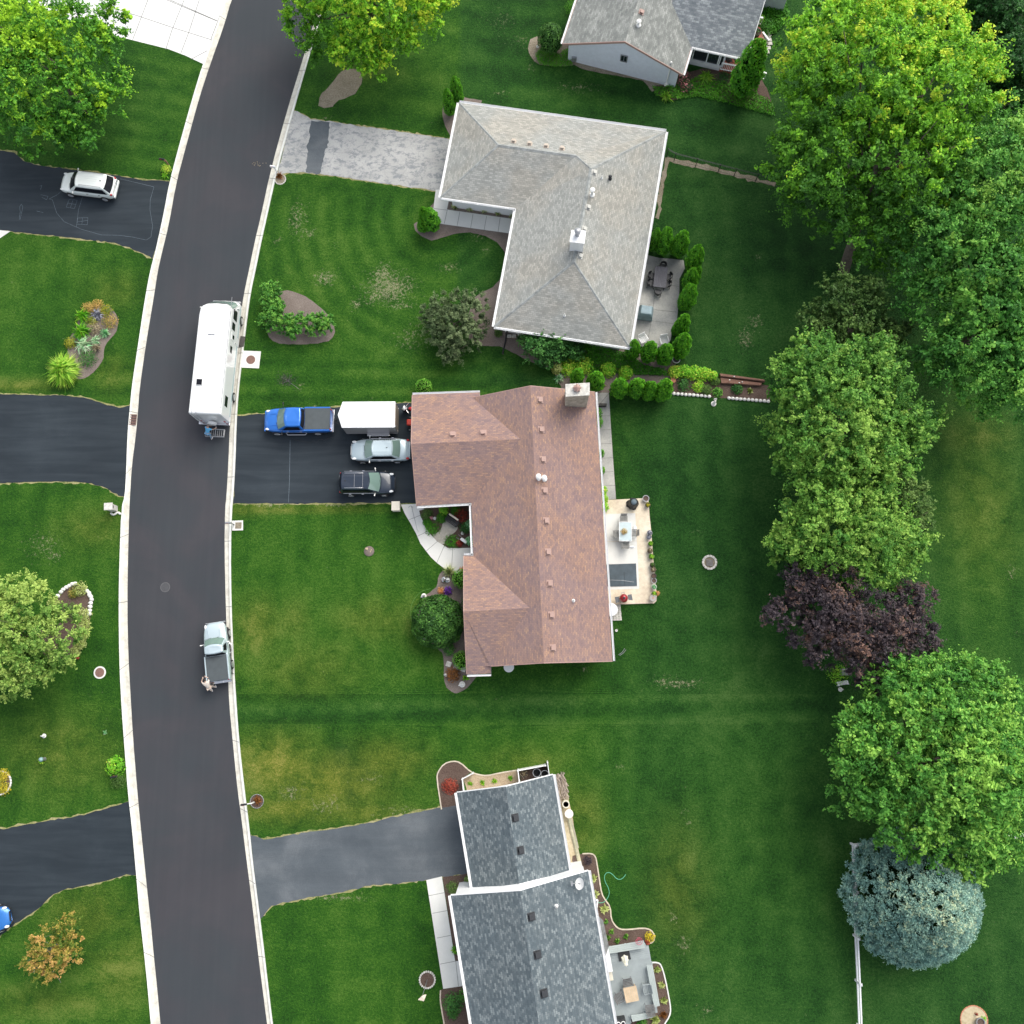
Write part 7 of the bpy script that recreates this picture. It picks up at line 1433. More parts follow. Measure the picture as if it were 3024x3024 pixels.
ring(828, 530, .45, 16, 'round gravel bed under the white mailbox', 'planter ring', name='planter_ring', wd=.1, h=.06)
ring(1090, 1627, .42, 3, 'grey round stump patch with a wooden stake in the front lawn', 'tree stump', name='tree_stump', fill='mulch_grey', wd=.01, h=.02) if False else None
st_ = T('tree_stump', 1090, 1628, 0, 'round grey stump with a pale chip in the middle front lawn', 'tree stump'); q = MB(); q.lathe([(.42, 0), (.38, .05), (.05, .07)], (0, 0, 0), 18); q.build('root_plate', M['mulch_grey'], st_, smooth=True); q = MB(); q.tube([(-.1, .1, .08), (-.3, .25, .12)], .03, 6); q.tube([(.1, -.1, .08), (.2, .15, .12)], .03, 6); q.box((-.18, .2, .1), (.18, .12, .05), .4); q.build('wood_chips', M['wood_tan'], st_)
for i, (x, y, r) in enumerate([(0, 2312, .86)]): ring(x, y, r, 24, 'white stone ring around the yellow flowers at the left edge', 'planter ring', m='white_stone', name='planter_ring', fill='mulch', wd=.12, h=.1)
def glassglobe():
    o = T('garden_globe', 132, 2241, 0, 'pale blue-green glass garden globe on the left lawn', 'garden ornament'); q = MB(); q.lathe([(.14, 0), (.06, .1), (.05, .35), (.12, .42)], (0, 0, 0), 14); q.build('stand', M['grey_metal'], o); q = MB(); q.lathe([(.02, .40), (.13, .44), (.18, .56), (.13, .68), (.02, .73)], (0, 0, 0), 18); q.build('globe', plain('sea_glass', (.22, .36, .36), .08, var=0), o, smooth=True)
glassglobe()
MB().box((0, 0, .3), (.55, .5, .6)).build('utility_box', M['grey_metal'], bevel=.03, label='grey-green utility box in the bright plant under the purple tree', cat='utility box').location = P(2490, 1985)
def figurine(px, py, label, m='white_stone', s=1.0, rz=0, cat='garden ornament'):
    o = T('garden_ornament', px, py, rz, label, cat); q = MB(); q.lathe([(.16*s, 0), (.17*s, .06*s), (.09*s, .1*s)], (0, 0, 0), 12); q.build('base', M[m], o)
    q = MB(); q.blob((0, 0, .22*s), (.12*s, .09*s, .15*s), random.Random(int(px)), 12, .08); q.blob((.05*s, 0, .40*s), (.07*s, .065*s, .08*s), random.Random(int(py)), 12, .05); q.blob((-.13*s, 0, .2*s), (.1*s, .04*s, .06*s), random.Random(3), 10, .08); q.build('figure', M[m], o, smooth=True); return o
figurine(131, 2173, 'white bird ornament alone on the left lawn'); figurine(2107, 1193, 'white statuette lying by the terrace stone edge', s=1.3, rz=1); figurine(2112, 1180, 'small round white ornament above the statuette by the stone edge', s=.7)
figurine(1588, 139, 'white ornament at the left edge of the oval shrub bed', s=.7); figurine(1284, 1531, 'white ball ornament beside the pink flower in the courtyard', s=.8); figurine(1252, 1760, 'white angular ornament at the upper left of the big yew', s=1.2, rz=.5); figurine(1251, 1889, 'white ornament at the lower left of the big yew', s=1.1, rz=2)
figurine(1317, 1993, 'white ornament left of the rusty bush', s=.8); figurine(1365, 2021, 'flat white ornament below the rusty bush', s=1.4, rz=.3); figurine(1366, 1575, 'white curved ornament right of the courtyard path', s=.8, rz=2)
figurine(2481, 2036, 'white oval stone below the white bench at the purple tree', s=1.0); figurine(1313, 1712, 'pair of shiny metal ornaments by the curved walk', m='chrome', s=1.3); figurine(1322, 1713, 'pale blue-white metal ornament next to the shiny pair', m='lamp_clear', s=1.2)
def bench(px, py, rz, label, m='dark_metal', seat='dark_metal', w_=1.3, back=True, cush=None):
    o = T('garden_bench', px, py, rz, label, 'bench'); q = MB(); [q.box((.05-.1*k, 0, .44), (.08, w_, .03)) for k in range(-2, 3)]; q.build('seat', M[seat], o)
    for s in (-1, 1):
        q = MB(); q.box((.18, s*w_*.46, .3), (.05, .05, .6)); q.box((-.2, s*w_*.46, .42), (.05, .05, .84)); q.box((0, s*w_*.46, .6), (.45, .06, .04)); q.build('leg', M[m], o)
    if back: q = MB(); [q.box((-.22, 0, .55+.1*k), (.03, w_*.92, .07)) for k in range(3)]; q.build('backrest', M[m], o)
    if cush: q = MB(); q.box((-.26, 0, .82), (.12, w_*.8, .3)); q.build('backrest_panel', M[cush], o, bevel=.02)
    return o
bench(1337, 1540, R_(235), 'dark bench with a pale backrest panel in the courtyard', cush='flag', w_=1.1); bench(2484, 2018, R_(100), 'small white bench on the lawn under the purple tree', 'white', 'white', .8, False).scale = (.6, 1, .8)
wb = T('wheelbarrow', 1370, 1598, R_(-35), 'white-framed garden cart by the red flowers in the courtyard', 'garden cart'); q = MB(); q.box((0, 0, .35), (.55, .24, .2)); q.build('tray', M['white'], wb, bevel=.05); q = MB(); q.lathe([(.05, -.03), (.16, -.03), (.16, .03), (.05, .03)], (0, 0, 0), 14); w2 = q.build('wheel', M['tyre'], wb); w2.location = (.4, 0, .16); w2.rotation_euler = (R_(90), 0, 0); q = MB(); q.tube([(-.3, .12, .35), (-.6, .15, .45)], .015, 5); q.tube([(-.3, -.12, .35), (-.6, -.15, .45)], .015, 5); q.build('handle', M['grey_metal'], wb)
# white storage bin on the lawn edge
ub = T('deck_box', 1172, 1499, R_(1), 'cream-white storage box at the lawn corner by the driveway', 'storage box'); q = MB(); q.box((0, 0, .35), (.6, .68, .7)); q.build('body', M['beige'], ub, bevel=.02); q = MB(); q.box((0, 0, .73), (.66, .74, .07)); q.build('lid', M['beige'], ub, bevel=.02)
# hand rail along the courtyard walk
hr = T('hand_rail', 1225, 1530, 0, 'thin dark hand rail along the curved courtyard walk', 'railing'); c = P(1225, 1530); pa = P(1219, 1500)-c; pb = P(1236, 1570)-c; q = MB(); q.tube([(pa.x-.25, pa.y-.12, .8), (pa.x-.1, pa.y, .92), tuple(pa+Vector((0, 0, .92))), tuple(pb+Vector((0, 0, .85))), tuple(pb+Vector((0, 0, 0)))], .022, 8); q.tube([tuple(pa), tuple(pa+Vector((0, 0, .92)))], .022, 8); q.build('rail', M['rail_grey'] if 'rail_grey' in M else M['grey_metal'], hr)
# stepping slabs
for i, (x, y, a) in enumerate([(1325, 1961, -.35), (1348, 1968, -.35), (1368, 1976, -.35)]): at(MB().box((0, 0, .04), (.40, .40, .08)).build('stepping_slab', M['stone'], bevel=.01, label='%s square stepping slab by the green globe at the roof corner' % ['left', 'middle', 'right'][i], cat='paving slab', group='stepping slabs'), x, y, 0, a)
rr = random.Random(8)
for r in range(4):
    for c_ in range(4):
        x0, y0 = 1803+c_*8.6+r*.9, 1791+r*12; at(MB().box((0, 0, .035), (.21, .30, .07)).build('paving_stone', M['stone'], bevel=.015, label='paving stone in row %s of the little patch below the patio' % ['one, nearest the patio', 'two', 'three', 'four, farthest from the patio'][r], cat='paving stone', group='paving stones below the patio, row %d' % (r+1)), x0+rr.uniform(-.5, .5), y0+rr.uniform(-.5, .5), 0, rr.uniform(-.06, .06))
for i in range(26):
    t = i/25; x = 1978+t*290; y = 1162+t*24
    if 2103 < x < 2150: continue
    at(MB().blob((0, 0, .1), (.16, .15, .12), random.Random(i), 9, .13).build('edge_stone', M['white_stone'], smooth=True, label='pale rounded block in the %s part of the terrace edge' % ('west' if x < 2110 else 'east'), cat='stone', group='terrace edge blocks, %s part' % ('west' if x < 2110 else 'east')), x, y)
# timber wall
tw = T('timber_wall', 2185, 1120, 0, 'low brown timber retaining wall between the back gardens', 'retaining wall'); c = P(2185, 1120); q = MB(); q.prism([(P(*p).x-c.x, P(*p).y-c.y) for p in [(2122, 1108), (2252, 1126), (2256, 1131), (2125, 1116)]], 0, .5); q.build('top_beam', M['wood_brown'], tw, bevel=.02); q = MB(); q.prism([(P(*p).x-c.x, P(*p).y-c.y) for p in [(2125, 1118), (2248, 1134), (2244, 1141), (2128, 1134)]], 0, .32); q.build('lower_beam', M['wood_brown'], tw, bevel=.02)
for i, (x, y) in enumerate([(2155, 1122), (2168, 1112), (2183, 1130), (2192, 1128)]): at(MB().blob((0, 0, .0), (.07, .05, .06), random.Random(i), 8, .15).build('pebble', M['white_stone'], smooth=True, label='small white pebble lying on the brown timber wall', cat='stone', group='pebbles on the timber wall'), x, y, .53 if i != 3 else .36)
# black mesh fence of the grey house
def fence_black():
    o = T('metal_fence', 1970, 462, 0, 'black metal fence running from the grey-roofed house to the big maple', 'fence'); c = P(1970, 462); pts = [P(x, y)-c for x, y in [(1968, 462), (1990, 475), (2054, 491), (2120, 508), (2167, 520), (2230, 536), (2300, 556)]]
    for p in pts: MB().box(p+Vector((0, 0, .62)), (.06, .06, 1.24)).build('post', M['dark_metal'], o)
    for a, b in zip(pts[:-1], pts[1:]):
        q = MB(); L = (b-a).length
        for z in (.12, 1.05, 1.18): q.tube([a+Vector((0, 0, z)), b+Vector((0, 0, z))], .014, 4)
        n = int(L/.13)
        for k in range(1, n): p = a.lerp(b, k/n); q.tube([p+Vector((0, 0, .12)), p+Vector((0, 0, 1.18))], .008, 4)
        q.build('railing', M['dark_metal'], o)
fence_black()
def fence_white():
    o = T('rail_fence', 2513, 2490, 0, 'white vinyl post-and-rail fence passing under the blue spruce', 'fence'); c = P(2513, 2490)
    run1 = [P(x, y)-c for x, y in [(2512, 2490), (2516, 2625), (2520, 2760), (2526, 2893), (2531, 3024), (2537, 3160)]]; run2 = [P(x, y)-c for x, y in [(2512, 2490), (2620, 2487), (2740, 2480), (2860, 2472), (2976, 2464), (3100, 2455)]]
    for i, p in enumerate(run1+run2[1:]):
        po = MB().box(p+Vector((0, 0, .6)), (.13, .13, 1.2)).build('post', M['white'], o); q = MB(); q.box(p+Vector((0, 0, 1.21)), (.19, .19, .03)); q.lathe([(.1, 1.22), (.01, 1.3)], p, 4); q.build('cap', M['white'], po)
    for run in (run1, run2):
        for a, b in zip(run[:-1], run[1:]):
            for z in (.45, .95):
                d = b-a; MB().box((a+b)/2+Vector((0, 0, z)), (d.length-.13, .1, .14), math.atan2(d.y, d.x)).build('rail', M['white'], o)
fence_white()
# ---- grey house patio
M['table_dark'] = plain('charcoal_slats', (.085, .085, .105), .6, var=.15, scale=2)
def chair(px, py, rz, label, m, group, z=.03, s=1.0, wd=.5, slat=False, proto=[None]):
    o = T('patio_chair', px, py, rz, label, 'chair', group, z)
    q = MB()
    if slat: [q.box((-.2+.1*k, 0, .42), (.075, wd, .03)) for k in range(5)]
    else: q.box((0, 0, .42), (.46, wd, .04))
    q.build('seat', M[m], o, bevel=.01)
    q = MB()
    if slat: [q.box((-.27-.03*k, 0, .5+.1*k), (.03, wd, .07)) for k in range(5)]
    else:
        n = 9
        for k in range(n): a = math.pi/2+math.pi*(k+.5)/n; q.box((-.05+.26*math.cos(a), .27*math.sin(a), .64), (.03, .1, .36), a)
    q.build('backrest', M[m], o)
    for sx in (-.2, .2):
        for sy in (-wd*.45, wd*.45): MB().tube([(sx, sy, .42), (sx*1.2, sy*1.1, 0)], .018, 6).build('leg', M[m], o)
    if slat:
        for sy in (-1, 1): MB().box((-.02, sy*wd*.52, .62), (.5, .06, .03)).build('armrest', M[m], o)
    return o
def table(px, py, w_, l_, rz, label, m, z=.03, h=.74, slats=0, cloth=None, bowed=False):
    o = T('patio_table', px, py, rz, label, 'table', z=z); q = MB()
    if slats:
        for k in range(slats): q.box(((k-(slats-1)/2)*w_/slats, 0, h), (w_/slats*.93, l_, .035))
    else: q.prism([(-w_/2, -l_/2*.92), (0, -l_/2), (w_/2, -l_/2*.92), (w_/2*1.05, 0), (w_/2, l_/2*.92), (0, l_/2), (-w_/2, l_/2*.92), (-w_/2*1.05, 0)], h-.015, h+.01)
    q.build('tabletop', M[m], o)
    q = MB(); [q.box((sx*w_/2, 0, h+.004), (.035, l_, .04)) for sx in (-1, 1)]; [q.box((0, sy*l_/2, h+.004), (w_, .035, .04)) for sy in (-1, 1)]; q.build('table_frame', M[m] if slats else M['white'], o)
    for sx in (-1, 1):
        for sy in (-1, 1): MB().box((sx*w_*.42, sy*l_*.44, h/2), (.06, .06, h)).build('leg', M[m] if slats else M['grey_metal'], o)
    return o
table(1947, 829, 1.0, 1.75, R_(-7), 'long charcoal slatted dining table on the grey patio', 'table_dark', slats=7)
GC = 'black chairs around the charcoal table'
for x, y, a, l in [(1956, 794, -97, 'black round-backed chair at the upper end of the charcoal table'), (1941, 869, 83, 'black round-backed chair at the lower end of the charcoal table'), (1922, 821, -7, 'upper left black chair at the charcoal table'), (1919, 842, -7, 'lower left black chair at the charcoal table'), (1972, 823, 173, 'upper right black chair at the charcoal table'), (1969, 845, 173, 'lower right black chair at the charcoal table')]: chair(x, y, R_(a), l, 'dark_metal', GC)
for x, y, a, l in [(1898, 1008, -60, 'left white slatted armchair at the lower end of the grey patio'), (1959, 1012, -80, 'right white slatted armchair at the lower end of the grey patio')]: chair(x, y, R_(a), l, 'white', 'white slatted armchairs', wd=.62, slat=True)
MB().blob((0, 0, .3), (.2, .2, .3), random.Random(3), 10, .1).build('white_side_stool', M['white'], smooth=True, label='small white stool half hidden between the arborvitae and the white chairs', cat='stool').location = P(1935, 1028, .03)
gc = T('covered_grill', 1904, 930, R_(-8), 'barbecue under a pale blue-grey cover beside the grey house', 'barbecue', z=.03); q = MB(); vs = []
for z, a, b, rr_ in ((0, .66, .5, 0), (.6, .6, .48, 0), (.95, .5, .42, 0), (1.12, .42, .34, 0)): vs += [(-a, -b, z), (a, -b, z), (a, b, z), (-a, b, z)]
q.add(vs, [(i*4+k, i*4+(k+1) % 4, (i+1)*4+(k+1) % 4, (i+1)*4+k) for i in range(3) for k in range(4)]+[(12, 13, 14, 15), (3, 2, 1, 0)]); q.build('cover', plain('grey_blue_cover', (.25, .34, .38), .6, var=.2, scale=2), gc, bevel=.05); q = MB(); q.box((0, -.36, .85), (.5, .1, .05)); q.build('cover_strap', M['grey_metal'], gc)
pot(1995, 1066, .31, .42, 'white-rimmed empty pot at the south-east corner of the arborvitae', m='white_stone', soil='darkpot'); pot(1987, 1126, .2, .3, 'terracotta pot beside the last arborvitae of the chimney row', m='terracotta', soil='terracotta')
for i, (x, y) in enumerate([(1504, 994), (1518, 994)]): at(MB().box((0, 0, .1), (.36, .26, .2)).build('garden_block', M['stone'], bevel=.04, label='%s beige block under the grey roof south-west corner' % ['left', 'right'][i], cat='stone block', group='beige blocks by the downspout'), x, y, 0, .1*i)
figurine(1535, 988, 'blue and white lantern ornament at the south wall of the grey house', m='lamp_clear', s=1.0)
# ---- brown house patio
table(1844, 1574, .95, 1.5, R_(-1), 'frosted glass patio table with a bunch of red and orange flowers', 'frost', z=.115) if 'frost' in M else None
M['frost'] = plain('frosted_glass', (.50, .60, .62), .12, var=.05); table(1844, 1574, .95, 1.5, R_(-1), 'white-framed frosted glass patio table with flowers on it', 'frost', z=.115)
pf = puff(1843, 1570, .27, .35, 'orange', 'bunch of red and orange flowers in a bowl on the glass table', 'flowers', 'flower_bowl', 160, .08, 310, tb=.85, z0=.86)
M['meshgrey'] = plain('grey_mesh', (.22, .22, .21), .7, var=.1)
for x, y, a, l in [(1840, 1537, -90, 'grey mesh chair at the upper end of the glass table'), (1845, 1610, 90, 'grey mesh chair at the lower end of the glass table'), (1822, 1580, 0, 'grey mesh chair on the house side of the glass table'), (1869, 1577, 180, 'grey mesh chair on the lawn side of the glass table')]: chair(x, y, R_(a), l, 'meshgrey', 'grey mesh chairs around the glass table', z=.115, slat=True)
kg = T('covered_kettle_grill', 1868, 1489, 0, 'kettle grill under a black cover at the top of the pale patio', 'barbecue', z=.115); q = MB(); q.lathe([(.48, 0), (.42, .15), (.36, .6), (.28, .95), (.24, 1.0), (.01, 1.02)], (0, 0, 0), 18); c_ = q.build('cover', M['blackplastic'], kg)
rr = random.Random(5)
for v in c_.data.vertices:
    if v.co.z < .7: f = rr.uniform(.85, 1.15); v.co.x *= f; v.co.y *= f
q = MB(); q.lathe([(.24, 1.0), (.2, 1.06), (.01, 1.08)], (0, 0, 0), 18); q.build('lid', plain('slate_lid', (.10, .14, .17), .6, var=.05), kg, smooth=True)
kr = T('kamado_grill', 1839, 1769, R_(10), 'shiny dark red egg-shaped grill with grey side shelves', 'barbecue', z=.115); q = MB(); q.lathe([(.2, .25), (.3, .45), (.34, .7), (.30, .95), (.18, 1.1), (.08, 1.15), (.01, 1.15)], (0, 0, 0), 22); q.build('body', paint('red_enamel', (.34, .015, .025), .1), kr, smooth=True)
q = MB(); q.lathe([(.09, 1.14), (.09, 1.22), (.01, 1.24)], (0, 0, 0), 12); q.build('chimney_cap', M['dark_metal'], kr)
for s in (-1, 1): MB().prism([(s*.34, -.2), (s*.66, -.28), (s*.66, .2), (s*.34, .2)], .72, .75).build('side_shelf', M['grey_dark'] if 'grey_dark' in M else plain('shelf_grey', (.11, .12, .13), .6, var=.1), kr)
MB().tube([(-.12, .33, .8), (-.12, .44, .85), (.12, .44, .85), (.12, .33, .8)], .02, 6).build('handle', M['grey_metal'], kr)
for k in range(4): a = k*math.pi/2+.78; MB().tube([(.2*math.cos(a), .2*math.sin(a), .35), (.34*math.cos(a), .34*math.sin(a), 0)], .02, 6).build('leg', M['dark_metal'], kr)
sp = T('spa_cover', 1836, 1698, 0, 'large dark rectangular cover set into the pale patio', 'pool cover', z=.115); c = P(1836, 1698, .115); q = MB(); q.prism([(P(*p, .12).x-c.x, P(*p, .12).y-c.y) for p in [(1790, 1667), (1878, 1664), (1881, 1730), (1793, 1732)]], 0, .06); q.build('cover', plain('dark_vinyl', (.045, .068, .085), .5, var=.25, scale=1.5), sp, bevel=.01)
q = MB(); a_, b_ = P(1800, 1713, .12)-c, P(1872, 1719, .12)-c; q.tube([(a_.x, a_.y, .065), ((a_.x+b_.x)/2, (a_.y+b_.y)/2+.05, .065), (b_.x, b_.y, .065)], .012, 5); q.build('strap', M['grey_metal'], sp)
q = MB(); a_, b_ = P(1843, 1690, .12)-c, P(1845, 1730, .12)-c; q.tube([(a_.x, a_.y, .064), (b_.x, b_.y, .064)], .01, 5); q.build('seam', M['blackplastic'], sp)
for i, (x, y, w_, h_) in enumerate([(1874, 1561, .3, .45), (1866, 1615, .45, .18)]): at(MB().blob((0, 0, .03), (w_/2, h_/2, .04), random.Random(i+2), 12, .3).build('towel', M['white'], smooth=True, label=['crumpled white cloth on the patio right of the glass table', 'crumpled white cloth on the patio below the glass table'][i], cat='cloth', group='white cloths on the patio'), x, y, .115)
PG = 'plant pots along the patio edge'
for i, (x, y, r, m, pl, l) in enumerate([(1906, 1474, .25, 'grey_metal', None, 'grey watering can shaped pot at the top corner of the pale patio'), (1912, 1493, .2, 'darkpot', 'yellow', 'pot with yellow-green plant near the top corner of the pale patio'), (1917, 1575, .2, 'grey_metal', 'silver', 'uppermost grey pot in the row along the patio edge'), (1915, 1588, .18, 'grey_metal', 'silver', 'second grey pot in the row along the patio edge'), (1920, 1607, .19, 'darkpot', 'bright', 'first pot with bright green plant along the patio edge'), (1918, 1628, .2, 'darkpot', 'tan', 'pot with a dry leggy plant along the patio edge'), (1923, 1645, .22, 'darkpot', 'bright', 'second pot with bright green plant along the patio edge'),
    (1925, 1670, .2, 'darkpot', 'olive', 'pot with an olive plant along the patio edge'), (1928, 1684, .2, 'darkpot', 'tan', 'dark pot with a straggly plant overhanging the patio edge'), (1929, 1702, .2, 'darkpot', None, 'dark brown empty pot along the patio edge'), (1930, 1716, .2, 'grey_metal', None, 'grey empty pot along the patio edge'), (1930, 1734, .2, 'white_stone', 'bluegreen', 'pot with a pale blue-green plant low on the patio edge'), (1930, 1755, .2, 'darkpot', 'bright', 'pot with a spiky green plant next to the orange flowers')]):
    pot(x, y, r, .32, l, m, pl, 320+i, PG, .115)
puff(1940, 1752, .2, .35, 'peach', 'bright orange flowers at the lower corner of the pale patio', 'flowers', seed=340, n=90, tb=.5)
bp = T('round_side_table', 1927, 1767, 0, 'round grey stone side table at the rounded corner of the pale patio', 'side table', z=.115); q = MB(); q.lathe([(.02, .36), (.27, .36), (.28, .32), (.1, .3), (.1, .05), (.2, 0)], (0, 0, 0), 22); q.build('top', M['stone_grey'] if 'stone_grey' in M else plain('stone_grey', (.36, .33, .31), .8, var=.15), bp); q = MB(); q.lathe([(.06, .365), (.05, .39), (.01, .4)], (0, 0, 0), 12); q.build('knob', M['terracotta'], bp)
wt = T('round_white_table', 1803, 1802, 0, 'round white table half under the east eave below the patio', 'table'); q = MB(); q.lathe([(.02, .74), (.48, .73), (.5, .70), (.48, .68), (.05, .68), (.05, .05), (.25, 0)], (0, 0, 0), 28); q.build('tabletop', M['white'], wt)
wt = T('round_white_table', 1503, 1970, 0, 'round white lid half hidden under the south edge of the brown roof', 'lid'); q = MB(); q.lathe([(.02, .52), (.36, .5), (.4, .45), (.38, 0)], (0, 0, 0), 28); q.build('lid', M['white'], wt)
MB().box((0, 0, .22), (.75, .2, .44)).build('planter_trough', M['darkpot'], label='long dark trough on the walk east of the stone chimney', cat='planter', bevel=.02).location = P(1777, 1199, .02)
for i, (x, y, r) in enumerate([(1820, 1862, .1)]):
    q = MB(); q.lathe([(r, 0), (r, .12), (r*.7, .12), (r*.6, .02)], (0, 0, 0), 14); q.build('drain_pipe_end', M['white_pipe'], label='small white pipe ring in the back lawn near the east wall', cat='pipe').location = P(x, y)
q = MB(); a_ = P(1824, 1936); q.tube([(0, 0, .03), (.3, .2, .05), (.5, .5, .03)], .02, 6); q.tube([(.1, -.05, .03), (.4, .15, .05), (.6, .4, .03)], .02, 6); q.build('bent_rods', M['grey_metal'], label='two thin pale bent rods on the lawn at the south-east roof corner', cat='rod').location = P(1826, 1934)
q = MB(); pts = [P(x, y, .03) for x, y in [(1272, 1738), (1245, 1745), (1225, 1765), (1213, 1790), (1212, 1820), (1220, 1845)]]; c = pts[0].copy(); q.tube([p-c+Vector((0, 0, 0)) for p in smoothpts(pts, False, 1)], .012, 5); q.build('garden_hose', plain('green_hose', (.10, .24, .06), .5, var=0), label='faint green hose curving left of the big yew', cat='garden hose').location = (c.x, c.y, 0)
q = MB(); pts = [P(x, y, .03) for x, y in [(1764, 2664), (1775, 2667), (1786, 2663), (1796, 2650), (1800, 2636), (1796, 2620), (1787, 2605), (1784, 2590), (1789, 2578), (1800, 2576), (1811, 2584), (1820, 2595), (1832, 2598), (1841, 2592), (1848, 2582)]]; c = pts[0].copy(); q.tube([p-c for p in smoothpts(pts, False, 2)], .024, 6); q.build('garden_hose', plain('mint_hose', (.12, .42, .27), .4, var=0), label='mint green hose winding from the mulch bed onto the back lawn', cat='garden hose').location = (c.x, c.y, .03)
q = MB(); pts = [P(x, y, .02) for x, y in [(842, 1280), (870, 1300), (905, 1305), (918, 1308), (925, 1300), (935, 1308), (945, 1295), (960, 1302), (968, 1294), (990, 1290)]]; c = pts[0].copy(); q.tube([p-c for p in smoothpts(pts, False, 2)], .016, 5); q.build('power_cable', M['blackplastic'], label='black cable lying in loops below the blue pickup', cat='cable').location = (c.x, c.y, .02)
# ---- blue house yard
def panel(px, h, wd, label, name='privacy_screen', m='white', z0=0):
    pts = [P(*p) for p in px]; c = pts[0].copy(); o = empty(name, c, 0, label, 'fence')
    for a, b in zip(pts[:-1], pts[1:]):
        d = b-a; L = d.length; ang = math.atan2(d.y, d.x); MB().box((a+b)/2-c+Vector((0, 0, h/2)), (L, wd, h), ang).build('panel', M[m], o)
    for p in pts: q = MB(); q.box(p-c+Vector((0, 0, h/2+.03)), (wd*1.8, wd*1.8, h+.06)); q.build('post', M[m], o)
    return o
panel([(1534, 2305), (1530, 2272), (1610, 2257)], 1.1, .06, 'white L-shaped screen around the bins at the top of the blue-grey roof'); panel([(1622, 2290), (1616, 2248)], 1.3, .05, 'single white screen panel at the right of the bins'); panel([(1371, 2335), (1367, 2298), (1398, 2281)], .9, .05, 'short angled white screen between the red shrub and the straw bed')
for i, (x, y, r) in enumerate([(1585, 2279, .29), (1608, 2283, .27)]):
    o = T('rubbish_bin', x, y, 0, ['left open black round bin behind the white screen', 'right open black round bin behind the white screen'][i], 'bin', 'black bins behind the screen'); q = MB(); q.lathe([(r*.8, 0), (r, .75), (r*1.08, .76), (r*1.06, .8), (r*.92, .8), (r*.8, .1), (.01, .09)], (0, 0, 0), 22); q.build('body', M['blackplastic'], o); q = MB(); q.lathe([(r*.95, .79), (r*1.08, .79), (r*1.08, .83), (r*.95, .83)], (0, 0, 0), 22); q.build('rim', M['grey_metal'], o)
pot(1546, 2283, .28, .35, 'round pot with dried tan grass behind the white screen', plant='tan', seed=350, pr=.4)
def woodpile():
    rr = random.Random(7); g = 'driftwood sticks in the heap'
    o = T('driftwood_heap', 1660, 2325, R_(-80), 'heap of grey driftwood sticks beside the blue-grey garage', 'wood pile'); q = MB()
    for k in range(75):
        x, y = rr.uniform(-.85, .85), rr.uniform(-.4, .4); a = rr.gauss(0, .35); L = rr.uniform(.3, .8); z = .05+rr.random()*.3; d = Vector((math.cos(a), math.sin(a), 0))*L/2; c = Vector((x, y, z)); q.tube([c-d, c+Vector((0, rr.uniform(-.08, .08), .03)), c+d], rr.uniform(.018, .04), 5)
    for k in range(5): q.tube([(.9+.15*math.cos(t/3+k), .25*math.sin(t/3+k)-.05*k, .15+.03*k) for t in range(10)], .02, 5)
    q.build('sticks', plain('driftwood', (.36, .30, .25), .9, var=.35, scale=6), o)
woodpile()
o = T('rain_barrel', 1670, 2371, 0, 'cream-rimmed open black barrel beside the blue-grey garage', 'barrel'); q = MB(); q.lathe([(.24, 0), (.28, .4), (.25, .8)], (0, 0, 0), 22); q.build('body', M['beige'], o); q = MB(); q.lathe([(.2, .79), (.27, .79), (.27, .84), (.2, .84)], (0, 0, 0), 22); q.build('rim', M['beige'], o); q = MB(); q.lathe([(.24, .815), (.01, .815)], (0, 0, 0), 16); q.build('opening', M['blackplastic'], o)
o = T('barrel_lid_stand', 1679, 2399, 0, 'round cream lid on a barrel beside the driftwood yard', 'barrel'); q = MB(); q.lathe([(.26, 0), (.3, .4), (.26, .75)], (0, 0, 0), 22); q.build('body', M['beige'], o); q = MB(); q.lathe([(.32, .74), (.32, .8), (.01, .83)], (0, 0, 0), 22); q.build('lid', plain('cream_lid', (.76, .68, .62), .6, var=.04), o)
def boards():
    rr = random.Random(5); c = P(1695, 2480); ang = math.atan2((P(1680, 2412)-P(1712, 2550)).y, (P(1680, 2412)-P(1712, 2550)).x)
    for k in range(5):
        L = (4.0, 3.7, 3.9, 2.6, 1.6)[k]; at(MB().box((0, 0, .06+.05*(k % 2)), (L, .13, .045)).build('lumber_board', plain('weathered_lumber_%d' % k, (.46-.04*k, .44-.04*k, .30-.02*k), .9, var=.25, scale=2), label=['longest pale board, outermost of the lumber', 'second board from the lawn in the lumber', 'inner pale board of the lumber', 'shorter greyish board of the lumber', 'shortest board on the lumber next to the lid'][k], cat='board', group='boards beside the garage'), 1700-3.2*k+(4 if k == 3 else 0), 2485-(34 if k == 3 else (52 if k == 4 else 0)), 0, ang+rr.uniform(-.01, .01))
boards()
panel([(1704, 2290), (1638, 2296)], .25, .06, 'low pale board at the top end of the driftwood yard', 'yard_board', 'edgestrip') if False else None
MB().box((0, 0, 1.35), (1.0, .75, 2.7)).build('corner_annex', M['white'], label='small white box annex at the step between the two blue-grey roofs', cat='annex', bevel=.02).location = P(1702, 2573)
o = T('hose_reel', 1757, 2664, R_(-10), 'white hose reel box at the east wall by the winding bed', 'hose reel'); q = MB(); q.box((0, 0, .12), (.35, .5, .1)); [q.box((0, s*.24, .35), (.35, .04, .5)) for s in (-1, 1)]; q.box((.16, 0, .5), (.04, .5, .08)); q.box((-.16, 0, .5), (.04, .5, .08)); q.build('frame', M['white'], o); q = MB(); q.cyl((0, -.2, .35), (0, .2, .35), .12, n=14); q.build('drum', M['grey_metal'], o)
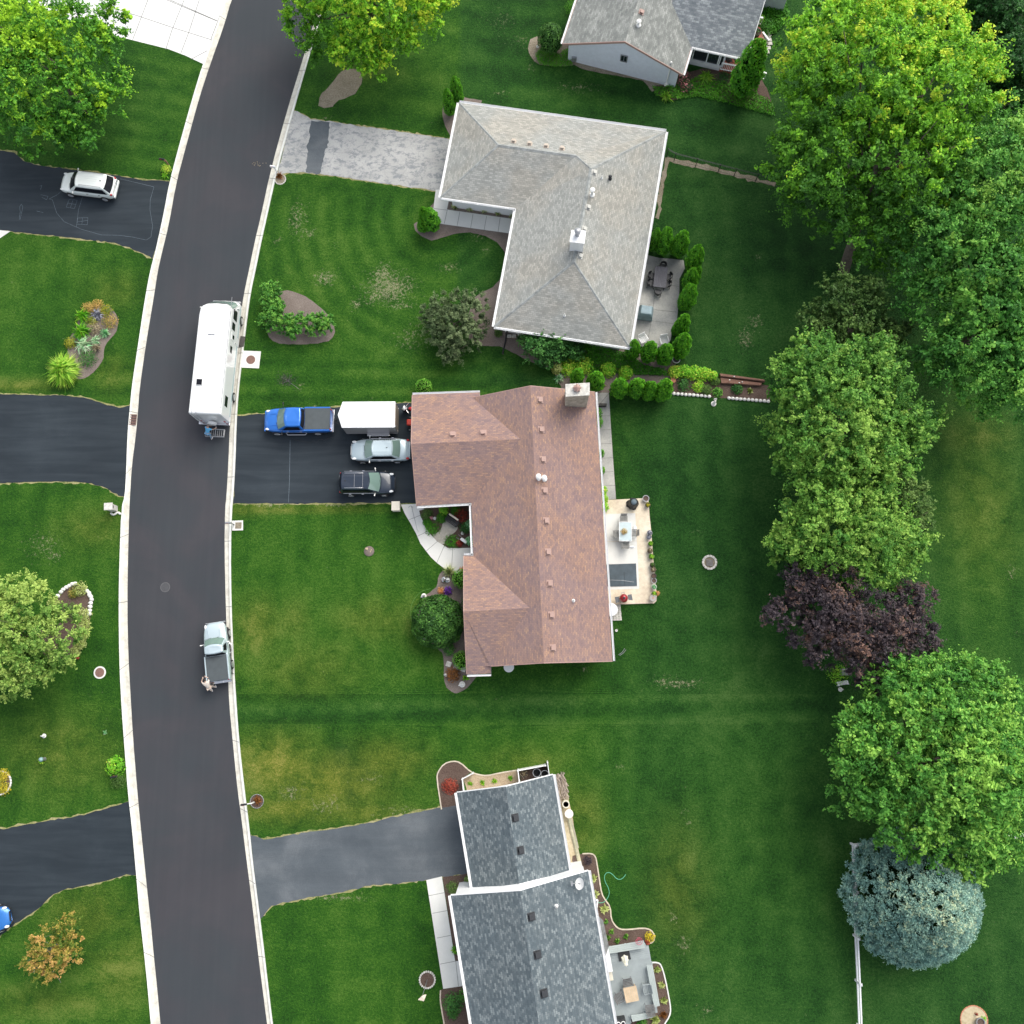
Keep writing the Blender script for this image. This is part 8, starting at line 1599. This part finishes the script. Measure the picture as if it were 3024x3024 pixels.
# deck with benches
def deck():
    out = [P(*p, .42) for p in [(1778, 2822), (1904, 2786), (1907, 2790), (1924, 2842), (1942, 2990), (1935, 2992), (1862, 3010), (1865, 3080), (1805, 3080)]]; c = P(1850, 2920); o = empty('wooden_deck', c, 0, 'grey boarded deck east of the blue-grey house', 'deck')
    MB().prism([(p.x-c.x, p.y-c.y) for p in out], .05, .40).build('skirt', M['wood_grey'], o)
    ang = math.atan2((P(1855, 3010)-P(1825, 2840)).y, (P(1855, 3010)-P(1825, 2840)).x); d = Vector((math.cos(ang), math.sin(ang), 0)); n = Vector((-d.y, d.x, 0)); poly = [(p-c) for p in out]
    def clip(off, dr, nn):
        hits = []
        for i in range(len(poly)):
            a, b = poly[i], poly[(i+1) % len(poly)]; sa, sb = a.dot(nn)-off, b.dot(nn)-off
            if sa*sb < 0: t = sa/(sa-sb); hits.append(a.lerp(b, t).dot(dr))
        return (min(hits), max(hits)) if len(hits) >= 2 else None
    q = MB(); lim = (P(1830, 2840)-c).dot(d)
    for k in range(-24, 24):
        r = clip(k*.15, d, n)
        if r:
            a, b = max(r[0], lim), r[1]
            if b-a > .1: q.box(d*(a+b)/2+n*k*.15+Vector((0, 0, .415)), (b-a, .138, .03), ang)
    for k in range(-40, 40):
        off = k*.15
        if off < lim-.02:
            r = clip(off, n, d)
            if r and r[1]-r[0] > .1: q.box(n*(r[0]+r[1])/2+d*off+Vector((0, 0, .415)), (.138, r[1]-r[0], .03), ang)
    q.build('deck_boards', M['wood_grey'], o)
    return o
deck()
M['bench_grey'] = plain('pale_bench_boards', (.36, .41, .40), .75, var=.06, scale=2)
def dbench(px, label, z=.88):
    pts = [P(*p, z) for p in px]; c = sum(pts, Vector())/4; c.z = 0; o = empty('deck_bench', c, 0, label, 'bench', 'built-in deck benches'); a, b, e, f = [p-c for p in pts]
    q = MB(); n = 4
    for k in range(n): t0, t1 = k/n+.015, (k+1)/n-.015; vs = [a.lerp(f, t0), b.lerp(e, t0), b.lerp(e, t1), a.lerp(f, t1)]; q.prism([(v.x, v.y) for v in vs], z-.04, z)
    q.build('seat', M['bench_grey'], o); q = MB()
    for t in (.08, .5, .92):
        p, r = a.lerp(b, t), f.lerp(e, t); m_ = (p+r)/2; q.box((m_.x, m_.y, z/2+.18), (.12, .3, z-.4), math.atan2((b-a).y, (b-a).x))
    q.build('leg', M['wood_grey'], o)
dbench([(1797, 2795), (1901, 2777), (1905, 2800), (1792, 2818)], 'pale bench along the upper edge of the grey deck'); dbench([(1927, 2848), (1949, 2970), (1932, 2975), (1909, 2851)], 'pale bench along the right edge of the grey deck'); dbench([(1863, 2998), (1925, 2990), (1928, 3005), (1868, 3018)], 'pale bench at the lower edge of the grey deck')
st = T('deck_step', 1914, 2815, 0, 'narrow grey step at the upper right side of the deck', 'step'); c = P(1914, 2815); q = MB(); q.prism([(P(*p).x-c.x, P(*p).y-c.y) for p in [(1905, 2791), (1914, 2790), (1923, 2842), (1914, 2845)]], 0, .28); q.build('tread', M['wood_grey'], st)
def umbrella():
    o = T('closed_parasol', 1843, 2820, R_(12), 'closed cream parasol leaning out of a square black base on the deck', 'parasol', z=.43); q = MB(); q.box((0, 0, .06), (.85, .72, .12)); q.build('base', M['blackplastic'], o, bevel=.03); tip = P(1849, 2850, 2.9)-P(1843, 2820, .43); tip = Matrix.Rotation(R_(-12), 3, 'Z') @ tip
    q = MB(); q.tube([(0, 0, .1), tuple(tip)], .025, 8); q.build('pole', M['dark_metal'], o); u = tip.normalized(); vs = []; pr = [(.05, 1.0), (.13, .92), (.10, .75), (.17, .5), (.22, .38), (.05, .42)]
    for r, t in pr:
        for k in range(12): a = k*math.pi/6; rr = r*(1+.3*(k % 2)); vs.append(tip*t+Vector((rr*math.cos(a), rr*math.sin(a), 0)))
    q = MB(); q.add(vs, [(i*12+k, i*12+(k+1) % 12, (i+1)*12+(k+1) % 12, (i+1)*12+k) for i in range(len(pr)-1) for k in range(12)]+[tuple(range(12))]); q.build('canopy', plain('cream_canvas', (.76, .74, .62), .85, var=.05), o)
umbrella()
table(1861, 2928, .92, .98, R_(11), 'square tan slatted table on the grey deck', 'wood_tan', z=.43, h=.62, slats=6)
M['meshdark'] = plain('dark_mesh', (.14, .14, .14), .7, var=.15)
for x, y, a, l in [(1852, 2896, -80, 'grey slatted lounge chair above the tan table on the deck'), (1829, 2938, 25, 'grey slatted lounge chair left of the tan table on the deck'), (1906, 2914, 190, 'faint grey chair right of the tan table on the deck'), (1917, 2972, 98, 'grey slatted lounge chair at the lower right corner of the deck')]: chair(x, y, R_(a), l, 'wood_grey' if x == 1906 else 'meshdark', 'lounge chairs on the grey deck', z=.43, wd=.6, slat=True)
o = T('storage_cabinet', 1793, 2838, R_(10), 'white storage cabinet against the house wall on the deck', 'cabinet', z=.43); q = MB(); q.box((0, 0, .4), (.45, 1.0, .8)); q.build('body', M['white'], o, bevel=.02); q = MB(); q.box((0, 0, .82), (.5, 1.05, .04)); q.build('lid', M['white'], o)
o = T('planter_box', 1800, 2873, R_(10), 'beige box under the white cabinet on the deck', 'box', z=.43); q = MB(); q.box((0, 0, .25), (.35, .8, .5)); q.build('body', M['beige'], o, bevel=.03); q = MB(); q.box((0, .32, .52), (.34, .2, .05)); q.build('brown_lid', M['wood_brown'], o)
rs = T('red_pinwheel', 1885, 2777, 0, 'red and white spiral ornament lying on the upper deck bench', 'garden ornament', z=.9); q = MB(); q.tube([(.2*math.cos(t*.5)*(.3+t*.04), .2*math.sin(t*.5)*(.3+t*.04), .06+.01*t) for t in range(30)], .018, 5); q.build('spiral', plain('crimson', (.45, .04, .10), .4, var=0), rs)
o = T('grill_cart', 1830, 3010, R_(8), 'dark grill cart with two white rings at the bottom edge of the deck', 'barbecue', z=.43); q = MB(); q.box((0, 0, .45), (.75, .5, .9)); q.build('body', M['blackplastic'], o, bevel=.03); q = MB(); [q.lathe([(.1, .9), (.13, .94), (.16, .9)], (x, 0, .02), 16) for x in (-.17, .17)]; q.build('burner_ring', M['white'], o)
o = T('egg_planter', 1555, 0, 0, '', '') if False else None
# ---- top house deck
def topdeck():
    c = P(2180, 200); o = empty('timber_deck', c, 0, 'red-stained deck wrapping the corner of the house at the top', 'deck')
    q = MB(); q.prism([(P(*p, .5).x-c.x, P(*p, .5).y-c.y) for p in [(2125, 165), (2126, 202), (2175, 213), (2240, 225), (2245, 190), (2262, 130), (2245, 80), (2225, 75), (2190, 160)]], .1, .5); q.build('deck_boards', M['deck_red'], o)
    def rail(a, b, z=.5, h=.9):
        a, b = P(*a, z)-c, P(*b, z)-c; q = MB(); d = b-a; ang = math.atan2(d.y, d.x); L = d.length; q.box((a+b)/2+Vector((0, 0, h)), (L, .14, .05), ang); q.box((a+b)/2+Vector((0, 0, .12)), (L, .05, .06), ang)
        for k in range(int(L/.14)+1): p = a.lerp(b, k/max(1, int(L/.14))); q.box(p+Vector((0, 0, h/2)), (.04, .04, h), ang)
        q.build('railing', M['white'], o)
    rail((2126, 206), (2176, 216)); rail((2232, 172), (2240, 144)); rail((2240, 144), (2258, 168)); rail((2245, 115), (2264, 140)); rail((2230, 70), (2246, 74)); rail((2222, 178), (2240, 192)); rail((2228, 226), (2256, 236))
topdeck()
for i, (x, y, a) in enumerate([(2266, 97, .3), (2271, 108, -.5), (2273, 119, .1), (2273, 130, .1), (2268, 143, .1), (2264, 155, .1), (2258, 167, .1), (2250, 176, .2)]): at(MB().box((0, 0, .05), (.42 if i > 2 else .3, .3, .1)).build('paving_slab', M['stone'], bevel=.02, label='%s pale slab from the top in the curved path by the red deck' % ['first', 'second', 'third', 'fourth', 'fifth', 'sixth', 'seventh', 'eighth'][i], cat='paving slab', group='slabs of the curved path'), x, y, 0, a)
chair(2150, 186, R_(20), 'black metal chair on the red deck below the roof edge', 'dark_metal', 'black chairs on the red deck', z=.5); chair(2172, 184, R_(200), 'second black metal chair on the red deck, nearer the arborvitae', 'dark_metal', 'black chairs on the red deck', z=.5)
pot(2232, 105, .35, .5, 'dark pot with shrub on the upper part of the red deck', plant='dark', seed=360, z=.5, pr=.5, ph=.6); pot(2220, 160, .25, .4, 'dark pot with small plant at the lower part of the red deck', plant='bright', seed=361, z=.5)
sh = T('garden_shed', 2275, -10, R_(-14), 'grey roofed shed corner at the top edge right of the top house', 'shed'); q = MB(); q.box((0, 0, 1.1), (2.6, 2.4, 2.2)); q.build('wall', M['white_siding'], sh); q = MB(); q.add([(-1.5, -1.4, 2.2), (1.5, -1.4, 2.2), (1.5, 0, 2.8), (-1.5, 0, 2.8), (1.5, 1.4, 2.2), (-1.5, 1.4, 2.2)], [(0, 1, 2, 3), (3, 2, 4, 5)]); q.build('roof', plain('slate_panel', (.16, .18, .2), .6, var=.1), sh)
q = MB(); rr = random.Random(12)
for k in range(16): v = P(757+rr.gauss(0, 8), 483+rr.gauss(0, 4), .02); q.blob(v, (.05, .04, .03), rr, 6, .3)
q.build('gravel_crumbs', M['soil'], kind='stuff')
# loose stones on the middle right bed line and odd bits of the lawns
for i, (x, y) in enumerate([(2441, 2015), (1548, 1)]): pass
